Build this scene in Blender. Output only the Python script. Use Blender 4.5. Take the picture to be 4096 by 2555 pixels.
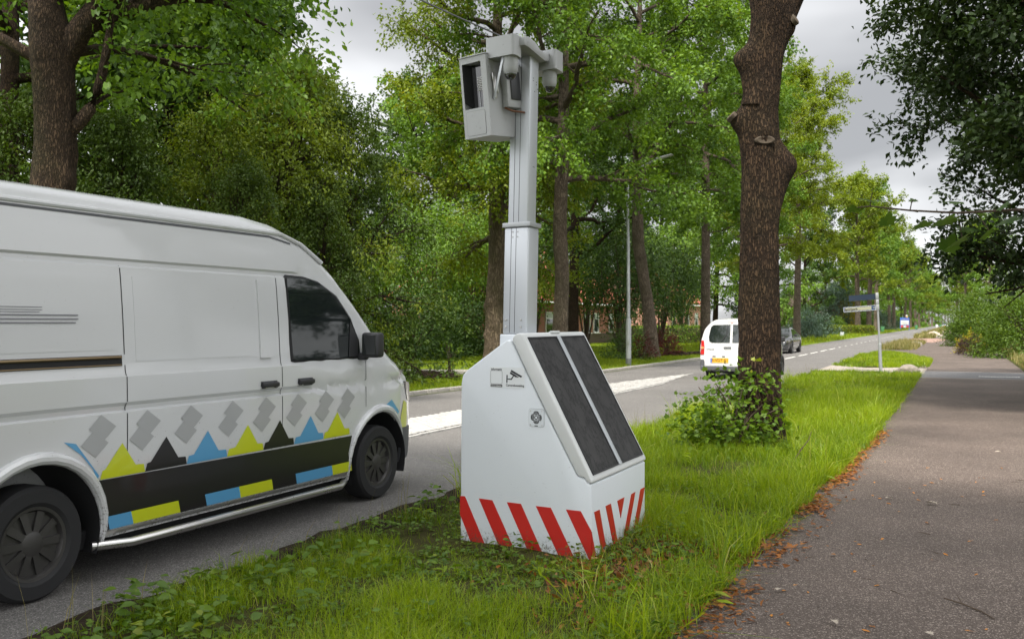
import bpy, bmesh, math, random
import numpy as np
from mathutils import Vector, Matrix, noise as mnoise

random.seed(7)
RNG = np.random.default_rng(7)
R = math.radians
scene = bpy.context.scene
COL = scene.collection
for _o in list(bpy.data.objects):
    bpy.data.objects.remove(_o)

# ------------------------------------------------------------------ camera
cam_d = bpy.data.cameras.new('camera')
cam_d.sensor_width = 36.0
cam_d.lens = 33.0
cam_d.shift_y = 0.00305
cam_d.clip_start = 0.1
cam_d.clip_end = 6000.0
cam_d.dof.use_dof = True
cam_d.dof.focus_distance = 7.2
cam_d.dof.aperture_fstop = 5.0
cam = bpy.data.objects.new('camera', cam_d)
COL.objects.link(cam)
cam.location = (0, 0, 1.68)
cam.rotation_euler = (R(90), 0, R(25.387))
scene.camera = cam

# ------------------------------------------------------------------ light
SUN_DIR = Vector((0.08, -0.52, 0.86)).normalized()          # towards the sun
world = bpy.data.worlds.new('World')
scene.world = world
world.use_nodes = True


def world_nodes():
    nt = world.node_tree
    nt.nodes.clear()
    N, L = nt.nodes.new, nt.links.new
    out = N('ShaderNodeOutputWorld')
    sky = N('ShaderNodeTexSky')
    sky.sky_type = 'NISHITA'
    sky.sun_disc = False
    sky.sun_elevation = math.asin(SUN_DIR.z)
    sky.sun_rotation = math.atan2(SUN_DIR.x, SUN_DIR.y)
    b1 = N('ShaderNodeBackground'); b1.inputs[1].default_value = 0.10
    L(sky.outputs[0], b1.inputs[0])
    tc = N('ShaderNodeTexCoord')
    sep = N('ShaderNodeSeparateXYZ'); L(tc.outputs['Generated'], sep.inputs[0])
    zc = N('ShaderNodeMath'); zc.operation = 'MAXIMUM'; zc.inputs[1].default_value = 0.0
    L(sep.outputs[2], zc.inputs[0])
    za = N('ShaderNodeMath'); za.operation = 'ADD'; za.inputs[1].default_value = 0.22
    L(zc.outputs[0], za.inputs[0])
    dv = N('ShaderNodeVectorMath'); dv.operation = 'DIVIDE'
    cb = N('ShaderNodeCombineXYZ')
    for i in range(3):
        L(za.outputs[0], cb.inputs[i])
    L(tc.outputs['Generated'], dv.inputs[0]); L(cb.outputs[0], dv.inputs[1])
    mp = N('ShaderNodeMapping'); mp.inputs['Location'].default_value = (0.4, 2.2, 0)
    L(dv.outputs[0], mp.inputs[0])
    nz = N('ShaderNodeTexNoise'); nz.inputs['Scale'].default_value = 0.85
    nz.inputs['Detail'].default_value = 4.0; nz.inputs['Roughness'].default_value = 0.48
    nz.inputs['Distortion'].default_value = 0.35
    L(mp.outputs[0], nz.inputs['Vector'])
    rp = N('ShaderNodeValToRGB')
    rp.color_ramp.interpolation = 'EASE'
    rp.color_ramp.elements[0].position = 0.36; rp.color_ramp.elements[0].color = (0.56, 0.565, 0.58, 1)
    rp.color_ramp.elements[1].position = 0.66; rp.color_ramp.elements[1].color = (1.38, 1.39, 1.41, 1)
    L(nz.outputs['Fac'], rp.inputs[0])
    # cloud deck glows around the hidden sun
    dt = N('ShaderNodeVectorMath'); dt.operation = 'DOT_PRODUCT'
    dt.inputs[1].default_value = SUN_DIR
    L(tc.outputs['Generated'], dt.inputs[0])
    mr = N('ShaderNodeMapRange')
    mr.inputs['From Min'].default_value = -0.25; mr.inputs['From Max'].default_value = 1.0
    mr.inputs['To Min'].default_value = 0.72; mr.inputs['To Max'].default_value = 2.3
    mr.interpolation_type = 'SMOOTHSTEP'
    L(dt.outputs['Value'], mr.inputs[0])
    vm = N('ShaderNodeVectorMath'); vm.operation = 'SCALE'
    L(rp.outputs[0], vm.inputs[0]); L(mr.outputs[0], vm.inputs['Scale'])
    b2 = N('ShaderNodeBackground'); b2.inputs[1].default_value = 0.80
    L(vm.outputs[0], b2.inputs[0])
    mx = N('ShaderNodeMixShader'); mx.inputs[0].default_value = 0.93
    L(b1.outputs[0], mx.inputs[1]); L(b2.outputs[0], mx.inputs[2])
    L(mx.outputs[0], out.inputs[0])


world_nodes()
sun_d = bpy.data.lights.new('sun', 'SUN')
sun_d.energy = 4.4
sun_d.angle = R(6)
sun_d.color = (1.0, 0.94, 0.85)
sun = bpy.data.objects.new('sun', sun_d)
COL.objects.link(sun)
sun.rotation_euler = SUN_DIR.to_track_quat('Z', 'Y').to_euler()

vs = scene.view_settings
vs.view_transform = 'Standard'
vs.look = 'None'
vs.gamma = 1.0
vs.use_curve_mapping = False
vs.exposure = 0.58
cy = scene.cycles
cy.use_denoising = True
cy.max_bounces = 7
cy.diffuse_bounces = 4
cy.glossy_bounces = 3
cy.transmission_bounces = 4
cy.transparent_max_bounces = 4
cy.caustics_reflective = False
cy.caustics_refractive = False
cy.sample_clamp_indirect = 8.0


# ------------------------------------------------------------------ helpers
def hash01(ix, iy, iz, seed):
    h = (ix * 374761393 + iy * 668265263 + iz * 2147483647 + seed * 1274126177) & 0xFFFFFFFF
    h = ((h ^ (h >> 13)) * 1274126177) & 0xFFFFFFFF
    h = h ^ (h >> 16)
    return (h & 0xFFFFFF) / float(0xFFFFFF)


def vnoise(P, seed=0):
    """smooth value noise in -1..1 for an (n,3) array"""
    P = np.asarray(P, float)
    i = np.floor(P).astype(np.int64)
    f = P - i
    f = f * f * (3 - 2 * f)
    out = 0
    for dx in (0, 1):
        for dy in (0, 1):
            for dz in (0, 1):
                w = (f[:, 0] if dx else 1 - f[:, 0]) * (f[:, 1] if dy else 1 - f[:, 1]) * (f[:, 2] if dz else 1 - f[:, 2])
                out = out + w * hash01(i[:, 0] + dx, i[:, 1] + dy, i[:, 2] + dz, seed)
    return out * 2 - 1


def nrm(a):
    return a / np.maximum(np.linalg.norm(a, axis=-1, keepdims=True), 1e-9)


def np_mesh(name, V, F, tint=None, smooth=False):
    """mesh from numpy verts (n,3) and a list of (m,k) index arrays"""
    me = bpy.data.meshes.new(name)
    if not isinstance(F, (list, tuple)):
        F = [F]
    F = [f for f in F if len(f)]
    me.vertices.add(len(V))
    me.vertices.foreach_set('co', np.ascontiguousarray(V, np.float32).ravel())
    nl = sum(f.size for f in F)
    npoly = sum(len(f) for f in F)
    me.loops.add(nl)
    me.loops.foreach_set('vertex_index', np.concatenate([f.ravel() for f in F]).astype(np.int32))
    me.polygons.add(npoly)
    st, tot, c = [], [], 0
    for f in F:
        k = f.shape[1]
        st.append(c + np.arange(len(f)) * k)
        tot.append(np.full(len(f), k))
        c += f.size
    me.polygons.foreach_set('loop_start', np.concatenate(st).astype(np.int32))
    me.polygons.foreach_set('loop_total', np.concatenate(tot).astype(np.int32))
    if smooth:
        me.polygons.foreach_set('use_smooth', np.ones(npoly, bool))
    if tint is not None:
        at = me.attributes.new('tint', 'FLOAT', 'FACE')
        at.data.foreach_set('value', np.ascontiguousarray(tint, np.float32))
    me.update(calc_edges=True)
    return me


def link(name, me, mat=None, parent=None, loc=None, rot=None):
    o = bpy.data.objects.new(name, me)
    COL.objects.link(o)
    if mat is not None and me is not None and len(me.materials) == 0:
        for m in (mat if isinstance(mat, (list, tuple)) else [mat]):
            me.materials.append(m)
    if parent is not None:
        o.parent = parent
    if loc is not None:
        o.location = loc
    if rot is not None:
        o.rotation_euler = rot
    return o


def tag(o, label, cat, group=None):
    o['label'] = label
    o['category'] = cat
    if group:
        o['group'] = group
    return o


def struct(o):
    o['kind'] = 'structure'
    return o


def stuff(o, label=None, cat=None):
    o['kind'] = 'stuff'
    if label:
        o['label'] = label
    if cat:
        o['category'] = cat
    return o


def thing(name, label, cat, loc=(0, 0, 0), rotz=0.0, group=None):
    o = bpy.data.objects.new(name, None)
    o.empty_display_size = 0.2
    COL.objects.link(o)
    o.location = loc
    o.rotation_euler = (0, 0, rotz)
    return tag(o, label, cat, group)


def dup(root, loc, rotz=0.0, scale=None, label=None, group=None):
    """copy of a thing with copies of its parts and sub-parts (mesh data shared)"""
    r = root.copy()
    COL.objects.link(r)
    r.location = loc
    r.rotation_euler = (0, 0, rotz)
    if scale is not None:
        r.scale = scale if isinstance(scale, (tuple, list)) else (scale,) * 3
    if label:
        r['label'] = label
    if group:
        r['group'] = group
    for ch in [o for o in root.children]:
        c = ch.copy(); COL.objects.link(c); c.parent = r
        for g in [o for o in ch.children]:
            d = g.copy(); COL.objects.link(d); d.parent = c
    return r


class MB:
    """collects simple shapes into one mesh"""
    def __init__(self):
        self.v, self.f, self.m = [], [], []
        self.mi = 0

    def add(self, vs_, fs_):
        b = len(self.v)
        self.v += [tuple(p) for p in vs_]
        self.f += [tuple(i + b for i in q) for q in fs_]
        self.m += [self.mi] * len(fs_)
        return self

    def box(self, c, s, M=None):
        x, y, z = s[0] / 2, s[1] / 2, s[2] / 2
        P = [Vector(p) for p in ((-x, -y, -z), (x, -y, -z), (x, y, -z), (-x, y, -z), (-x, -y, z), (x, -y, z), (x, y, z), (-x, y, z))]
        if M is not None:
            P = [M @ p for p in P]
        c = Vector(c)
        return self.add([p + c for p in P], [(0, 3, 2, 1), (4, 5, 6, 7), (0, 1, 5, 4), (1, 2, 6, 5), (2, 3, 7, 6), (3, 0, 4, 7)])

    def tube(self, pts, rad, n=8, cap=True):
        pts = [Vector(p) for p in pts]
        if not hasattr(rad, '__len__'):
            rad = [rad] * len(pts)
        rings = []
        ref = None
        for i, p in enumerate(pts):
            d = (pts[min(i + 1, len(pts) - 1)] - pts[max(i - 1, 0)]).normalized()
            if ref is None:
                ref = Vector((0, 0, 1)) if abs(d.z) < 0.9 else Vector((1, 0, 0))
            a = d.cross(ref)
            if a.length < 1e-4:
                a = d.orthogonal()
            a.normalize()
            b = d.cross(a).normalized()
            ref = a.cross(d) * -1 if False else ref
            rings.append([p + (a * math.cos(t) + b * math.sin(t)) * rad[i] for t in [2 * math.pi * k / n for k in range(n)]])
        V = [q for r in rings for q in r]
        F = []
        for i in range(len(pts) - 1):
            for k in range(n):
                F.append((i * n + k, i * n + (k + 1) % n, (i + 1) * n + (k + 1) % n, (i + 1) * n + k))
        if cap:
            F.append(tuple(range(n - 1, -1, -1)))
            F.append(tuple((len(pts) - 1) * n + k for k in range(n)))
        return self.add(V, F)

    def prism(self, poly, f3, a, b):
        """poly (p,q) swept from a to b through f3(p,q,w) -> xyz"""
        n = len(poly)
        V = [f3(p, q, a) for p, q in poly] + [f3(p, q, b) for p, q in poly]
        F = [tuple(range(n - 1, -1, -1)), tuple(range(n, 2 * n))]
        F += [(i, (i + 1) % n, n + (i + 1) % n, n + i) for i in range(n)]
        return self.add(V, F)

    def lathe(self, prof, n=24, M=None, a0=0.0, a1=2 * math.pi):
        """prof (r,z) around local z, M maps to place"""
        full = abs(a1 - a0 - 2 * math.pi) < 1e-6
        cnt = n if full else n + 1
        V = []
        for r, z in prof:
            for k in range(cnt):
                t = a0 + (a1 - a0) * k / n
                p = Vector((r * math.cos(t), r * math.sin(t), z))
                V.append(M @ p if M is not None else p)
        F = []
        for i in range(len(prof) - 1):
            for k in range(n):
                k2 = (k + 1) % cnt
                F.append((i * cnt + k, i * cnt + k2, (i + 1) * cnt + k2, (i + 1) * cnt + k))
        if full:
            if prof[0][0] > 1e-5:
                F.append(tuple(range(n - 1, -1, -1)))
            if prof[-1][0] > 1e-5:
                F.append(tuple((len(prof) - 1) * n + k for k in range(n)))
        return self.add(V, F)

    def grid(self, P):
        """P: rows x cols list of points"""
        r, c = len(P), len(P[0])
        return self.add([q for row in P for q in row],
                        [(i * c + j, i * c + j + 1, (i + 1) * c + j + 1, (i + 1) * c + j) for i in range(r - 1) for j in range(c - 1)])

    def mesh(self, name, bevel=0.0, upright=False, seg=2, smooth=True, angle=32, merge=0.0005):
        bm = bmesh.new()
        vv = [bm.verts.new(p) for p in self.v]
        for q, mi in zip(self.f, self.m):
            try:
                fa = bm.faces.new([vv[i] for i in q])
                fa.material_index = mi
            except ValueError:
                pass
        if merge:
            bmesh.ops.remove_doubles(bm, verts=bm.verts[:], dist=merge)
        bmesh.ops.recalc_face_normals(bm, faces=bm.faces[:])
        if bevel:
            es = [e for e in bm.edges if len(e.link_faces) == 2 and e.calc_face_angle(0) > R(28)
                  and (not upright or abs((e.verts[0].co - e.verts[1].co).normalized().z) > .9)]
            bmesh.ops.bevel(bm, geom=es, offset=bevel, segments=seg, profile=0.5, affect='EDGES', clamp_overlap=True)
        me = bpy.data.meshes.new(name)
        bm.to_mesh(me)
        bm.free()
        if smooth:
            me.polygons.foreach_set('use_smooth', np.ones(len(me.polygons), bool))
            me.set_sharp_from_angle(angle=R(angle))
        return me

    def build(self, name, mat, parent=None, loc=None, rot=None, **k):
        return link(name, self.mesh(name, **k), mat, parent, loc, rot)


def text_mesh(name, body, size, align='CENTER', extrude=0.0, shear=0.0, bold=0.0):
    cu = bpy.data.curves.new(name, 'FONT')
    cu.body = body
    cu.size = size
    cu.align_x = align
    cu.align_y = 'CENTER'
    cu.extrude = extrude
    cu.offset = bold
    cu.shear = shear
    cu.resolution_u = 3
    t = bpy.data.objects.new(name, cu)
    COL.objects.link(t)
    dg = bpy.context.evaluated_depsgraph_get()
    me = bpy.data.meshes.new_from_object(t.evaluated_get(dg))
    bpy.data.objects.remove(t)
    me.name = name
    me.materials.clear()
    return me


# ------------------------------------------------------------------ materials
def mat_new(name):
    m = bpy.data.materials.new(name)
    m.use_nodes = True
    nt = m.node_tree
    return m, nt, nt.nodes['Principled BSDF'], nt.nodes['Material Output']


def simple(name, col, rough=0.5, metal=0.0, coat=0.0, spec=0.5, var=0.0, vscale=4.0, bump=0.0, bscale=60.0, dirt=None, emis=None, stretch=None):
    m, nt, p, out = mat_new(name)
    N, L = nt.nodes.new, nt.links.new
    c = tuple(col) + (1,)
    p.inputs['Base Color'].default_value = c
    p.inputs['Roughness'].default_value = rough
    p.inputs['Metallic'].default_value = metal
    p.inputs['Coat Weight'].default_value = coat
    p.inputs['Coat Roughness'].default_value = 0.05
    p.inputs['Specular IOR Level'].default_value = spec
    if emis:
        p.inputs['Emission Color'].default_value = tuple(emis[0]) + (1,)
        p.inputs['Emission Strength'].default_value = emis[1]
    if var or bump or dirt:
        tc = N('ShaderNodeTexCoord')
        mp = N('ShaderNodeMapping')
        if stretch:
            mp.inputs['Scale'].default_value = stretch
        L(tc.outputs['Object'], mp.inputs[0])
    if var or dirt:
        nz = N('ShaderNodeTexNoise'); nz.inputs['Scale'].default_value = vscale
        nz.inputs['Detail'].default_value = 6; nz.inputs['Roughness'].default_value = 0.65
        L(mp.outputs[0], nz.inputs['Vector'])
        mx = N('ShaderNodeMix'); mx.data_type = 'RGBA'
        mx.inputs['A'].default_value = tuple(max(0, x * (1 - var)) for x in col) + (1,)
        mx.inputs['B'].default_value = tuple(min(1, x * (1 + var)) for x in col) + (1,)
        L(nz.outputs['Fac'], mx.inputs['Factor'])
        src = mx.outputs['Result']
        if dirt:                              # specks and streaks of grime
            n2 = N('ShaderNodeTexNoise'); n2.inputs['Scale'].default_value = dirt[1]
            n2.inputs['Detail'].default_value = 8; n2.inputs['Roughness'].default_value = 0.75
            L(mp.outputs[0], n2.inputs['Vector'])
            rr = N('ShaderNodeValToRGB')
            rr.color_ramp.elements[0].position = dirt[2]; rr.color_ramp.elements[0].color = (0, 0, 0, 1)
            rr.color_ramp.elements[1].position = dirt[2] + 0.14; rr.color_ramp.elements[1].color = (1, 1, 1, 1)
            L(n2.outputs['Fac'], rr.inputs[0])
            ml = N('ShaderNodeMath'); ml.operation = 'MULTIPLY'; ml.inputs[1].default_value = dirt[3]
            L(rr.outputs[0], ml.inputs[0])
            m3 = N('ShaderNodeMix'); m3.data_type = 'RGBA'
            L(ml.outputs[0], m3.inputs['Factor']); L(src, m3.inputs['A'])
            m3.inputs['B'].default_value = tuple(dirt[0]) + (1,)
            src = m3.outputs['Result']
        L(src, p.inputs['Base Color'])
        rm = N('ShaderNodeMapRange'); rm.inputs['To Min'].default_value = max(0.02, rough - 0.08); rm.inputs['To Max'].default_value = min(1, rough + 0.1)
        L(nz.outputs['Fac'], rm.inputs[0]); L(rm.outputs[0], p.inputs['Roughness'])
    if bump:
        nb = N('ShaderNodeTexNoise'); nb.inputs['Scale'].default_value = bscale
        nb.inputs['Detail'].default_value = 5
        L(mp.outputs[0], nb.inputs['Vector'])
        bp = N('ShaderNodeBump'); bp.inputs['Strength'].default_value = bump; bp.inputs['Distance'].default_value = 0.01
        L(nb.outputs['Fac'], bp.inputs['Height']); L(bp.outputs[0], p.inputs['Normal'])
    return m


def leaf_mat(name, ca, cb, cc=None, trans=0.38, rough=0.5, spec=0.35, tcol=(1.35, 1.25, 0.45)):
    """leaf colours spread per leaf by the face attribute 'tint'"""
    k = {'oak_leaf': 1.3, 'light_oak_leaf': 1.2, 'elm_leaf': .8, 'dark_leaf': 1.2, 'hornbeam_leaf': 1.1}.get(name, 1.0)
    ca, cb = [c * k for c in ca], [c * k for c in cb]
    m, nt, p, out = mat_new(name)
    N, L = nt.nodes.new, nt.links.new
    at = N('ShaderNodeAttribute'); at.attribute_name = 'tint'
    rp = N('ShaderNodeValToRGB')
    rp.color_ramp.elements[0].color = tuple(ca) + (1,)
    rp.color_ramp.elements[1].color = tuple(cb) + (1,)
    rp.color_ramp.elements[1].position = 0.86 if cc else 1.0
    if cc:
        e = rp.color_ramp.elements.new(1.0); e.color = tuple(cc) + (1,)
    L(at.outputs['Fac'], rp.inputs[0])
    L(rp.outputs[0], p.inputs['Base Color'])
    p.inputs['Roughness'].default_value = rough
    p.inputs['Specular IOR Level'].default_value = spec
    tr = N('ShaderNodeBsdfTranslucent')
    mu = N('ShaderNodeMix'); mu.data_type = 'RGBA'; mu.blend_type = 'MULTIPLY'
    mu.inputs['Factor'].default_value = 1.0
    L(rp.outputs[0], mu.inputs['A']); mu.inputs['B'].default_value = tuple(tcol) + (1,)
    L(mu.outputs['Result'], tr.inputs['Color'])
    mx = N('ShaderNodeMixShader'); mx.inputs[0].default_value = trans
    L(p.outputs[0], mx.inputs[1]); L(tr.outputs[0], mx.inputs[2])
    L(mx.outputs[0], out.inputs[0])
    return m


def bark_mat(name, ca, cb, moss=0.0, scale=1.0, mosscol=(0.055, 0.07, 0.02)):
    m, nt, p, out = mat_new(name)
    N, L = nt.nodes.new, nt.links.new
    tc = N('ShaderNodeTexCoord')
    mp = N('ShaderNodeMapping'); mp.inputs['Scale'].default_value = (22 * scale, 22 * scale, 5.5 * scale)
    L(tc.outputs['Object'], mp.inputs[0])
    vo = N('ShaderNodeTexVoronoi'); vo.feature = 'DISTANCE_TO_EDGE'; vo.inputs['Scale'].default_value = 1.0
    nd = N('ShaderNodeTexNoise'); nd.inputs['Scale'].default_value = 1.2; nd.inputs['Detail'].default_value = 4
    L(mp.outputs[0], nd.inputs['Vector'])
    ad = N('ShaderNodeVectorMath'); ad.operation = 'MULTIPLY_ADD'
    ad.inputs[1].default_value = (1.5, 1.5, 2.4)
    L(nd.outputs['Color'], ad.inputs[0]); L(mp.outputs[0], ad.inputs[2])
    L(ad.outputs[0], vo.inputs['Vector'])
    n2 = N('ShaderNodeTexNoise'); n2.inputs['Scale'].default_value = 3.0 * scale; n2.inputs['Detail'].default_value = 7
    L(tc.outputs['Object'], n2.inputs['Vector'])
    mx = N('ShaderNodeMix'); mx.data_type = 'RGBA'
    mx.inputs['A'].default_value = tuple(ca) + (1,); mx.inputs['B'].default_value = tuple(cb) + (1,)
    ma = N('ShaderNodeMath'); ma.operation = 'MULTIPLY'; ma.inputs[1].default_value = 1.6
    L(n2.outputs['Fac'], ma.inputs[0])
    mb = N('ShaderNodeMath'); mb.operation = 'MULTIPLY'; mb.use_clamp = True
    vr = N('ShaderNodeMapRange'); vr.inputs['From Max'].default_value = 0.22; vr.inputs['To Min'].default_value = 0.25
    L(vo.outputs['Distance'], vr.inputs[0])
    L(ma.outputs[0], mb.inputs[0]); L(vr.outputs[0], mb.inputs[1])
    L(mb.outputs[0], mx.inputs['Factor'])
    src = mx.outputs['Result']
    if moss:
        n3 = N('ShaderNodeTexNoise'); n3.inputs['Scale'].default_value = 1.1; n3.inputs['Detail'].default_value = 5
        L(tc.outputs['Object'], n3.inputs['Vector'])
        r3 = N('ShaderNodeValToRGB'); r3.color_ramp.elements[0].position = 0.48; r3.color_ramp.elements[1].position = 0.72
        L(n3.outputs['Fac'], r3.inputs[0])
        ml = N('ShaderNodeMath'); ml.operation = 'MULTIPLY'; ml.inputs[1].default_value = moss
        L(r3.outputs[0], ml.inputs[0])
        m3 = N('ShaderNodeMix'); m3.data_type = 'RGBA'
        L(ml.outputs[0], m3.inputs['Factor']); L(src, m3.inputs['A'])
        m3.inputs['B'].default_value = tuple(mosscol) + (1,)
        src = m3.outputs['Result']
    L(src, p.inputs['Base Color'])
    p.inputs['Roughness'].default_value = 0.9
    p.inputs['Specular IOR Level'].default_value = 0.2
    bp = N('ShaderNodeBump'); bp.inputs['Strength'].default_value = 1.0; bp.inputs['Distance'].default_value = 0.05
    sm = N('ShaderNodeMath'); sm.operation = 'MULTIPLY_ADD'; sm.inputs[1].default_value = 0.35
    L(n2.outputs['Fac'], sm.inputs[0]); L(vr.outputs[0], sm.inputs[2])
    L(sm.outputs[0], bp.inputs['Height']); L(bp.outputs[0], p.inputs['Normal'])
    return m


def asphalt_mat(name, base, speck, fine=190.0, patch=0.25, warm=None, bump=0.35):
    m, nt, p, out = mat_new(name)
    N, L = nt.nodes.new, nt.links.new
    tc = N('ShaderNodeTexCoord')
    n1 = N('ShaderNodeTexNoise'); n1.inputs['Scale'].default_value = 0.55; n1.inputs['Detail'].default_value = 8; n1.inputs['Roughness'].default_value = 0.6
    L(tc.outputs['Object'], n1.inputs['Vector'])
    vo = N('ShaderNodeTexVoronoi'); vo.inputs['Scale'].default_value = fine
    L(tc.outputs['Object'], vo.inputs['Vector'])
    sp = N('ShaderNodeSeparateColor'); L(vo.outputs['Color'], sp.inputs[0])
    rp = N('ShaderNodeValToRGB')
    e = rp.color_ramp.elements
    e[0].position = 0.0; e[0].color = tuple(b * 0.45 for b in base) + (1,)
    e[1].position = 1.0; e[1].color = tuple(speck) + (1,)
    k = e.new(0.30); k.color = tuple(b * 0.9 for b in base) + (1,)
    k = e.new(0.82); k.color = tuple(b * 1.15 for b in base) + (1,)
    L(sp.outputs[0], rp.inputs[0])
    mp = N('ShaderNodeMapRange'); mp.inputs['From Min'].default_value = 0.25; mp.inputs['From Max'].default_value = 0.75
    mp.inputs['To Min'].default_value = 1 - patch; mp.inputs['To Max'].default_value = 1 + patch
    L(n1.outputs['Fac'], mp.inputs[0])
    vm = N('ShaderNodeVectorMath'); vm.operation = 'SCALE'
    L(rp.outputs[0], vm.inputs[0]); L(mp.outputs[0], vm.inputs['Scale'])
    L(vm.outputs[0], p.inputs['Base Color'])
    p.inputs['Roughness'].default_value = 0.82
    p.inputs['Specular IOR Level'].default_value = 0.35
    bp = N('ShaderNodeBump'); bp.inputs['Strength'].default_value = bump; bp.inputs['Distance'].default_value = 0.006
    L(vo.outputs['Distance'], bp.inputs['Height']); L(bp.outputs[0], p.inputs['Normal'])
    return m


def ground_mat(name, cols, scale=1.5, bump=0.5):
    m, nt, p, out = mat_new(name)
    N, L = nt.nodes.new, nt.links.new
    tc = N('ShaderNodeTexCoord')
    n1 = N('ShaderNodeTexNoise'); n1.inputs['Scale'].default_value = scale; n1.inputs['Detail'].default_value = 9; n1.inputs['Roughness'].default_value = 0.7
    L(tc.outputs['Object'], n1.inputs['Vector'])
    rp = N('ShaderNodeValToRGB')
    e = rp.color_ramp.elements
    e[0].position = 0.3; e[0].color = tuple(cols[0]) + (1,)
    e[1].position = 0.7; e[1].color = tuple(cols[-1]) + (1,)
    if len(cols) > 2:
        k = e.new(0.5); k.color = tuple(cols[1]) + (1,)
    L(n1.outputs['Fac'], rp.inputs[0]); L(rp.outputs[0], p.inputs['Base Color'])
    p.inputs['Roughness'].default_value = 0.95
    p.inputs['Specular IOR Level'].default_value = 0.1
    nb = N('ShaderNodeTexNoise'); nb.inputs['Scale'].default_value = 45; nb.inputs['Detail'].default_value = 6
    L(tc.outputs['Object'], nb.inputs['Vector'])
    bp = N('ShaderNodeBump'); bp.inputs['Strength'].default_value = bump; bp.inputs['Distance'].default_value = 0.02
    L(nb.outputs['Fac'], bp.inputs['Height']); L(bp.outputs[0], p.inputs['Normal'])
    return m


def brick_mat(name, c1, c2, mortar, scale=1.0):
    m, nt, p, out = mat_new(name)
    N, L = nt.nodes.new, nt.links.new
    tc = N('ShaderNodeTexCoord')
    mp = N('ShaderNodeMapping'); mp.inputs['Rotation'].default_value = (R(90), 0, R(90))
    sp = N('ShaderNodeSeparateXYZ'); L(tc.outputs['Object'], sp.inputs[0])
    sm = N('ShaderNodeMath'); sm.operation = 'ADD'; L(sp.outputs[0], sm.inputs[0]); L(sp.outputs[1], sm.inputs[1])
    cb = N('ShaderNodeCombineXYZ'); L(sm.outputs[0], cb.inputs[0]); L(sp.outputs[2], cb.inputs[1])
    bk = N('ShaderNodeTexBrick')
    bk.inputs['Color1'].default_value = tuple(c1) + (1,); bk.inputs['Color2'].default_value = tuple(c2) + (1,)
    bk.inputs['Mortar'].default_value = tuple(mortar) + (1,)
    bk.inputs['Scale'].default_value = 1.0
    bk.inputs['Brick Width'].default_value = 0.22; bk.inputs['Row Height'].default_value = 0.065; bk.inputs['Mortar Size'].default_value = 0.008
    L(cb.outputs[0], bk.inputs['Vector'])
    L(bk.outputs['Color'], p.inputs['Base Color'])
    p.inputs['Roughness'].default_value = 0.9
    bp = N('ShaderNodeBump'); bp.inputs['Strength'].default_value = 0.5; bp.inputs['Distance'].default_value = 0.01; bp.invert = True
    L(bk.outputs['Fac'], bp.inputs['Height']); L(bp.outputs[0], p.inputs['Normal'])
    return m


M = {}
M['asphalt'] = asphalt_mat('road_asphalt', (0.125, 0.118, 0.112), (0.32, 0.31, 0.29), 150, 0.16)
M['path'] = asphalt_mat('path_asphalt', (0.084, 0.064, 0.053), (0.30, 0.25, 0.215), 150, 0.32)
M['paint_road'] = simple('road_paint', (0.68, 0.67, 0.63), 0.75, var=0.18, vscale=9, dirt=((0.15, 0.145, 0.14), 16, 0.56, 0.7))
M['paver_white'] = simple('painted_paver', (0.40, 0.39, 0.37), 0.8, var=0.20, vscale=3.2, bump=0.3, bscale=90, dirt=((0.15, 0.14, 0.13), 11, 0.50, 0.75))
M['paver_grey'] = simple('grey_paver', (0.33, 0.29, 0.25), 0.9, var=0.25, vscale=7, bump=0.3, bscale=90)
M['paver_red'] = simple('red_paver', (0.27, 0.17, 0.135), 0.9, var=0.25, vscale=7, bump=0.3, bscale=90)
M['joint'] = simple('sand_joint', (0.10, 0.09, 0.075), 0.95, var=0.3, vscale=20)
M['edging'] = simple('edging_concrete', (0.19, 0.175, 0.16), 0.9, var=0.2, vscale=6)
M['concrete'] = simple('concrete_kerb', (0.30, 0.28, 0.25), 0.9, var=0.25, vscale=6, bump=0.4, bscale=60, dirt=((0.08, 0.085, 0.05), 9, 0.52, 0.7))
M['soil'] = ground_mat('verge_soil', [(0.030, 0.022, 0.011), (0.045, 0.045, 0.013), (0.06, 0.085, 0.014)], 2.2)
M['lawn'] = ground_mat('lawn_ground', [(0.085, 0.125, 0.008), (0.115, 0.165, 0.010), (0.15, 0.195, 0.014)], 0.8)
M['field'] = ground_mat('field_ground', [(0.04, 0.07, 0.015), (0.055, 0.09, 0.018), (0.07, 0.10, 0.02)], 0.2)
M['mulch'] = ground_mat('dark_mulch', [(0.012, 0.009, 0.006), (0.03, 0.022, 0.015), (0.06, 0.045, 0.03)], 9, 1.0)
M['white_poly'] = simple('cabinet_shell', (0.62, 0.65, 0.68), 0.42, var=0.035, vscale=2.5, dirt=((0.20, 0.19, 0.16), 26, 0.64, 0.5), bump=0.05, bscale=160)
M['lid_poly'] = simple('cabinet_lid_shell', (0.56, 0.57, 0.565), 0.42, var=0.04, vscale=3, dirt=((0.2, 0.19, 0.16), 18, 0.62, 0.5), bump=0.05, bscale=160)
M['red_foil'] = simple('red_reflective_foil', (0.44, 0.016, 0.012), 0.38, var=0.10, vscale=5, dirt=((0.22, 0.10, 0.07), 30, 0.66, 0.5))
M['alu'] = simple('painted_aluminium', (0.54, 0.56, 0.585), 0.42, 0.45, var=0.05, vscale=3, dirt=((0.20, 0.18, 0.15), 14, 0.63, 0.45), stretch=(1, 1, 0.25))
M['alu_dark'] = simple('weathered_housing', (0.39, 0.395, 0.40), 0.55, 0.1, var=0.07, vscale=4, dirt=((0.10, 0.085, 0.06), 12, 0.60, 0.6))
M['steel'] = simple('brushed_steel', (0.55, 0.54, 0.52), 0.28, 1.0, var=0.05, vscale=6)
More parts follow.
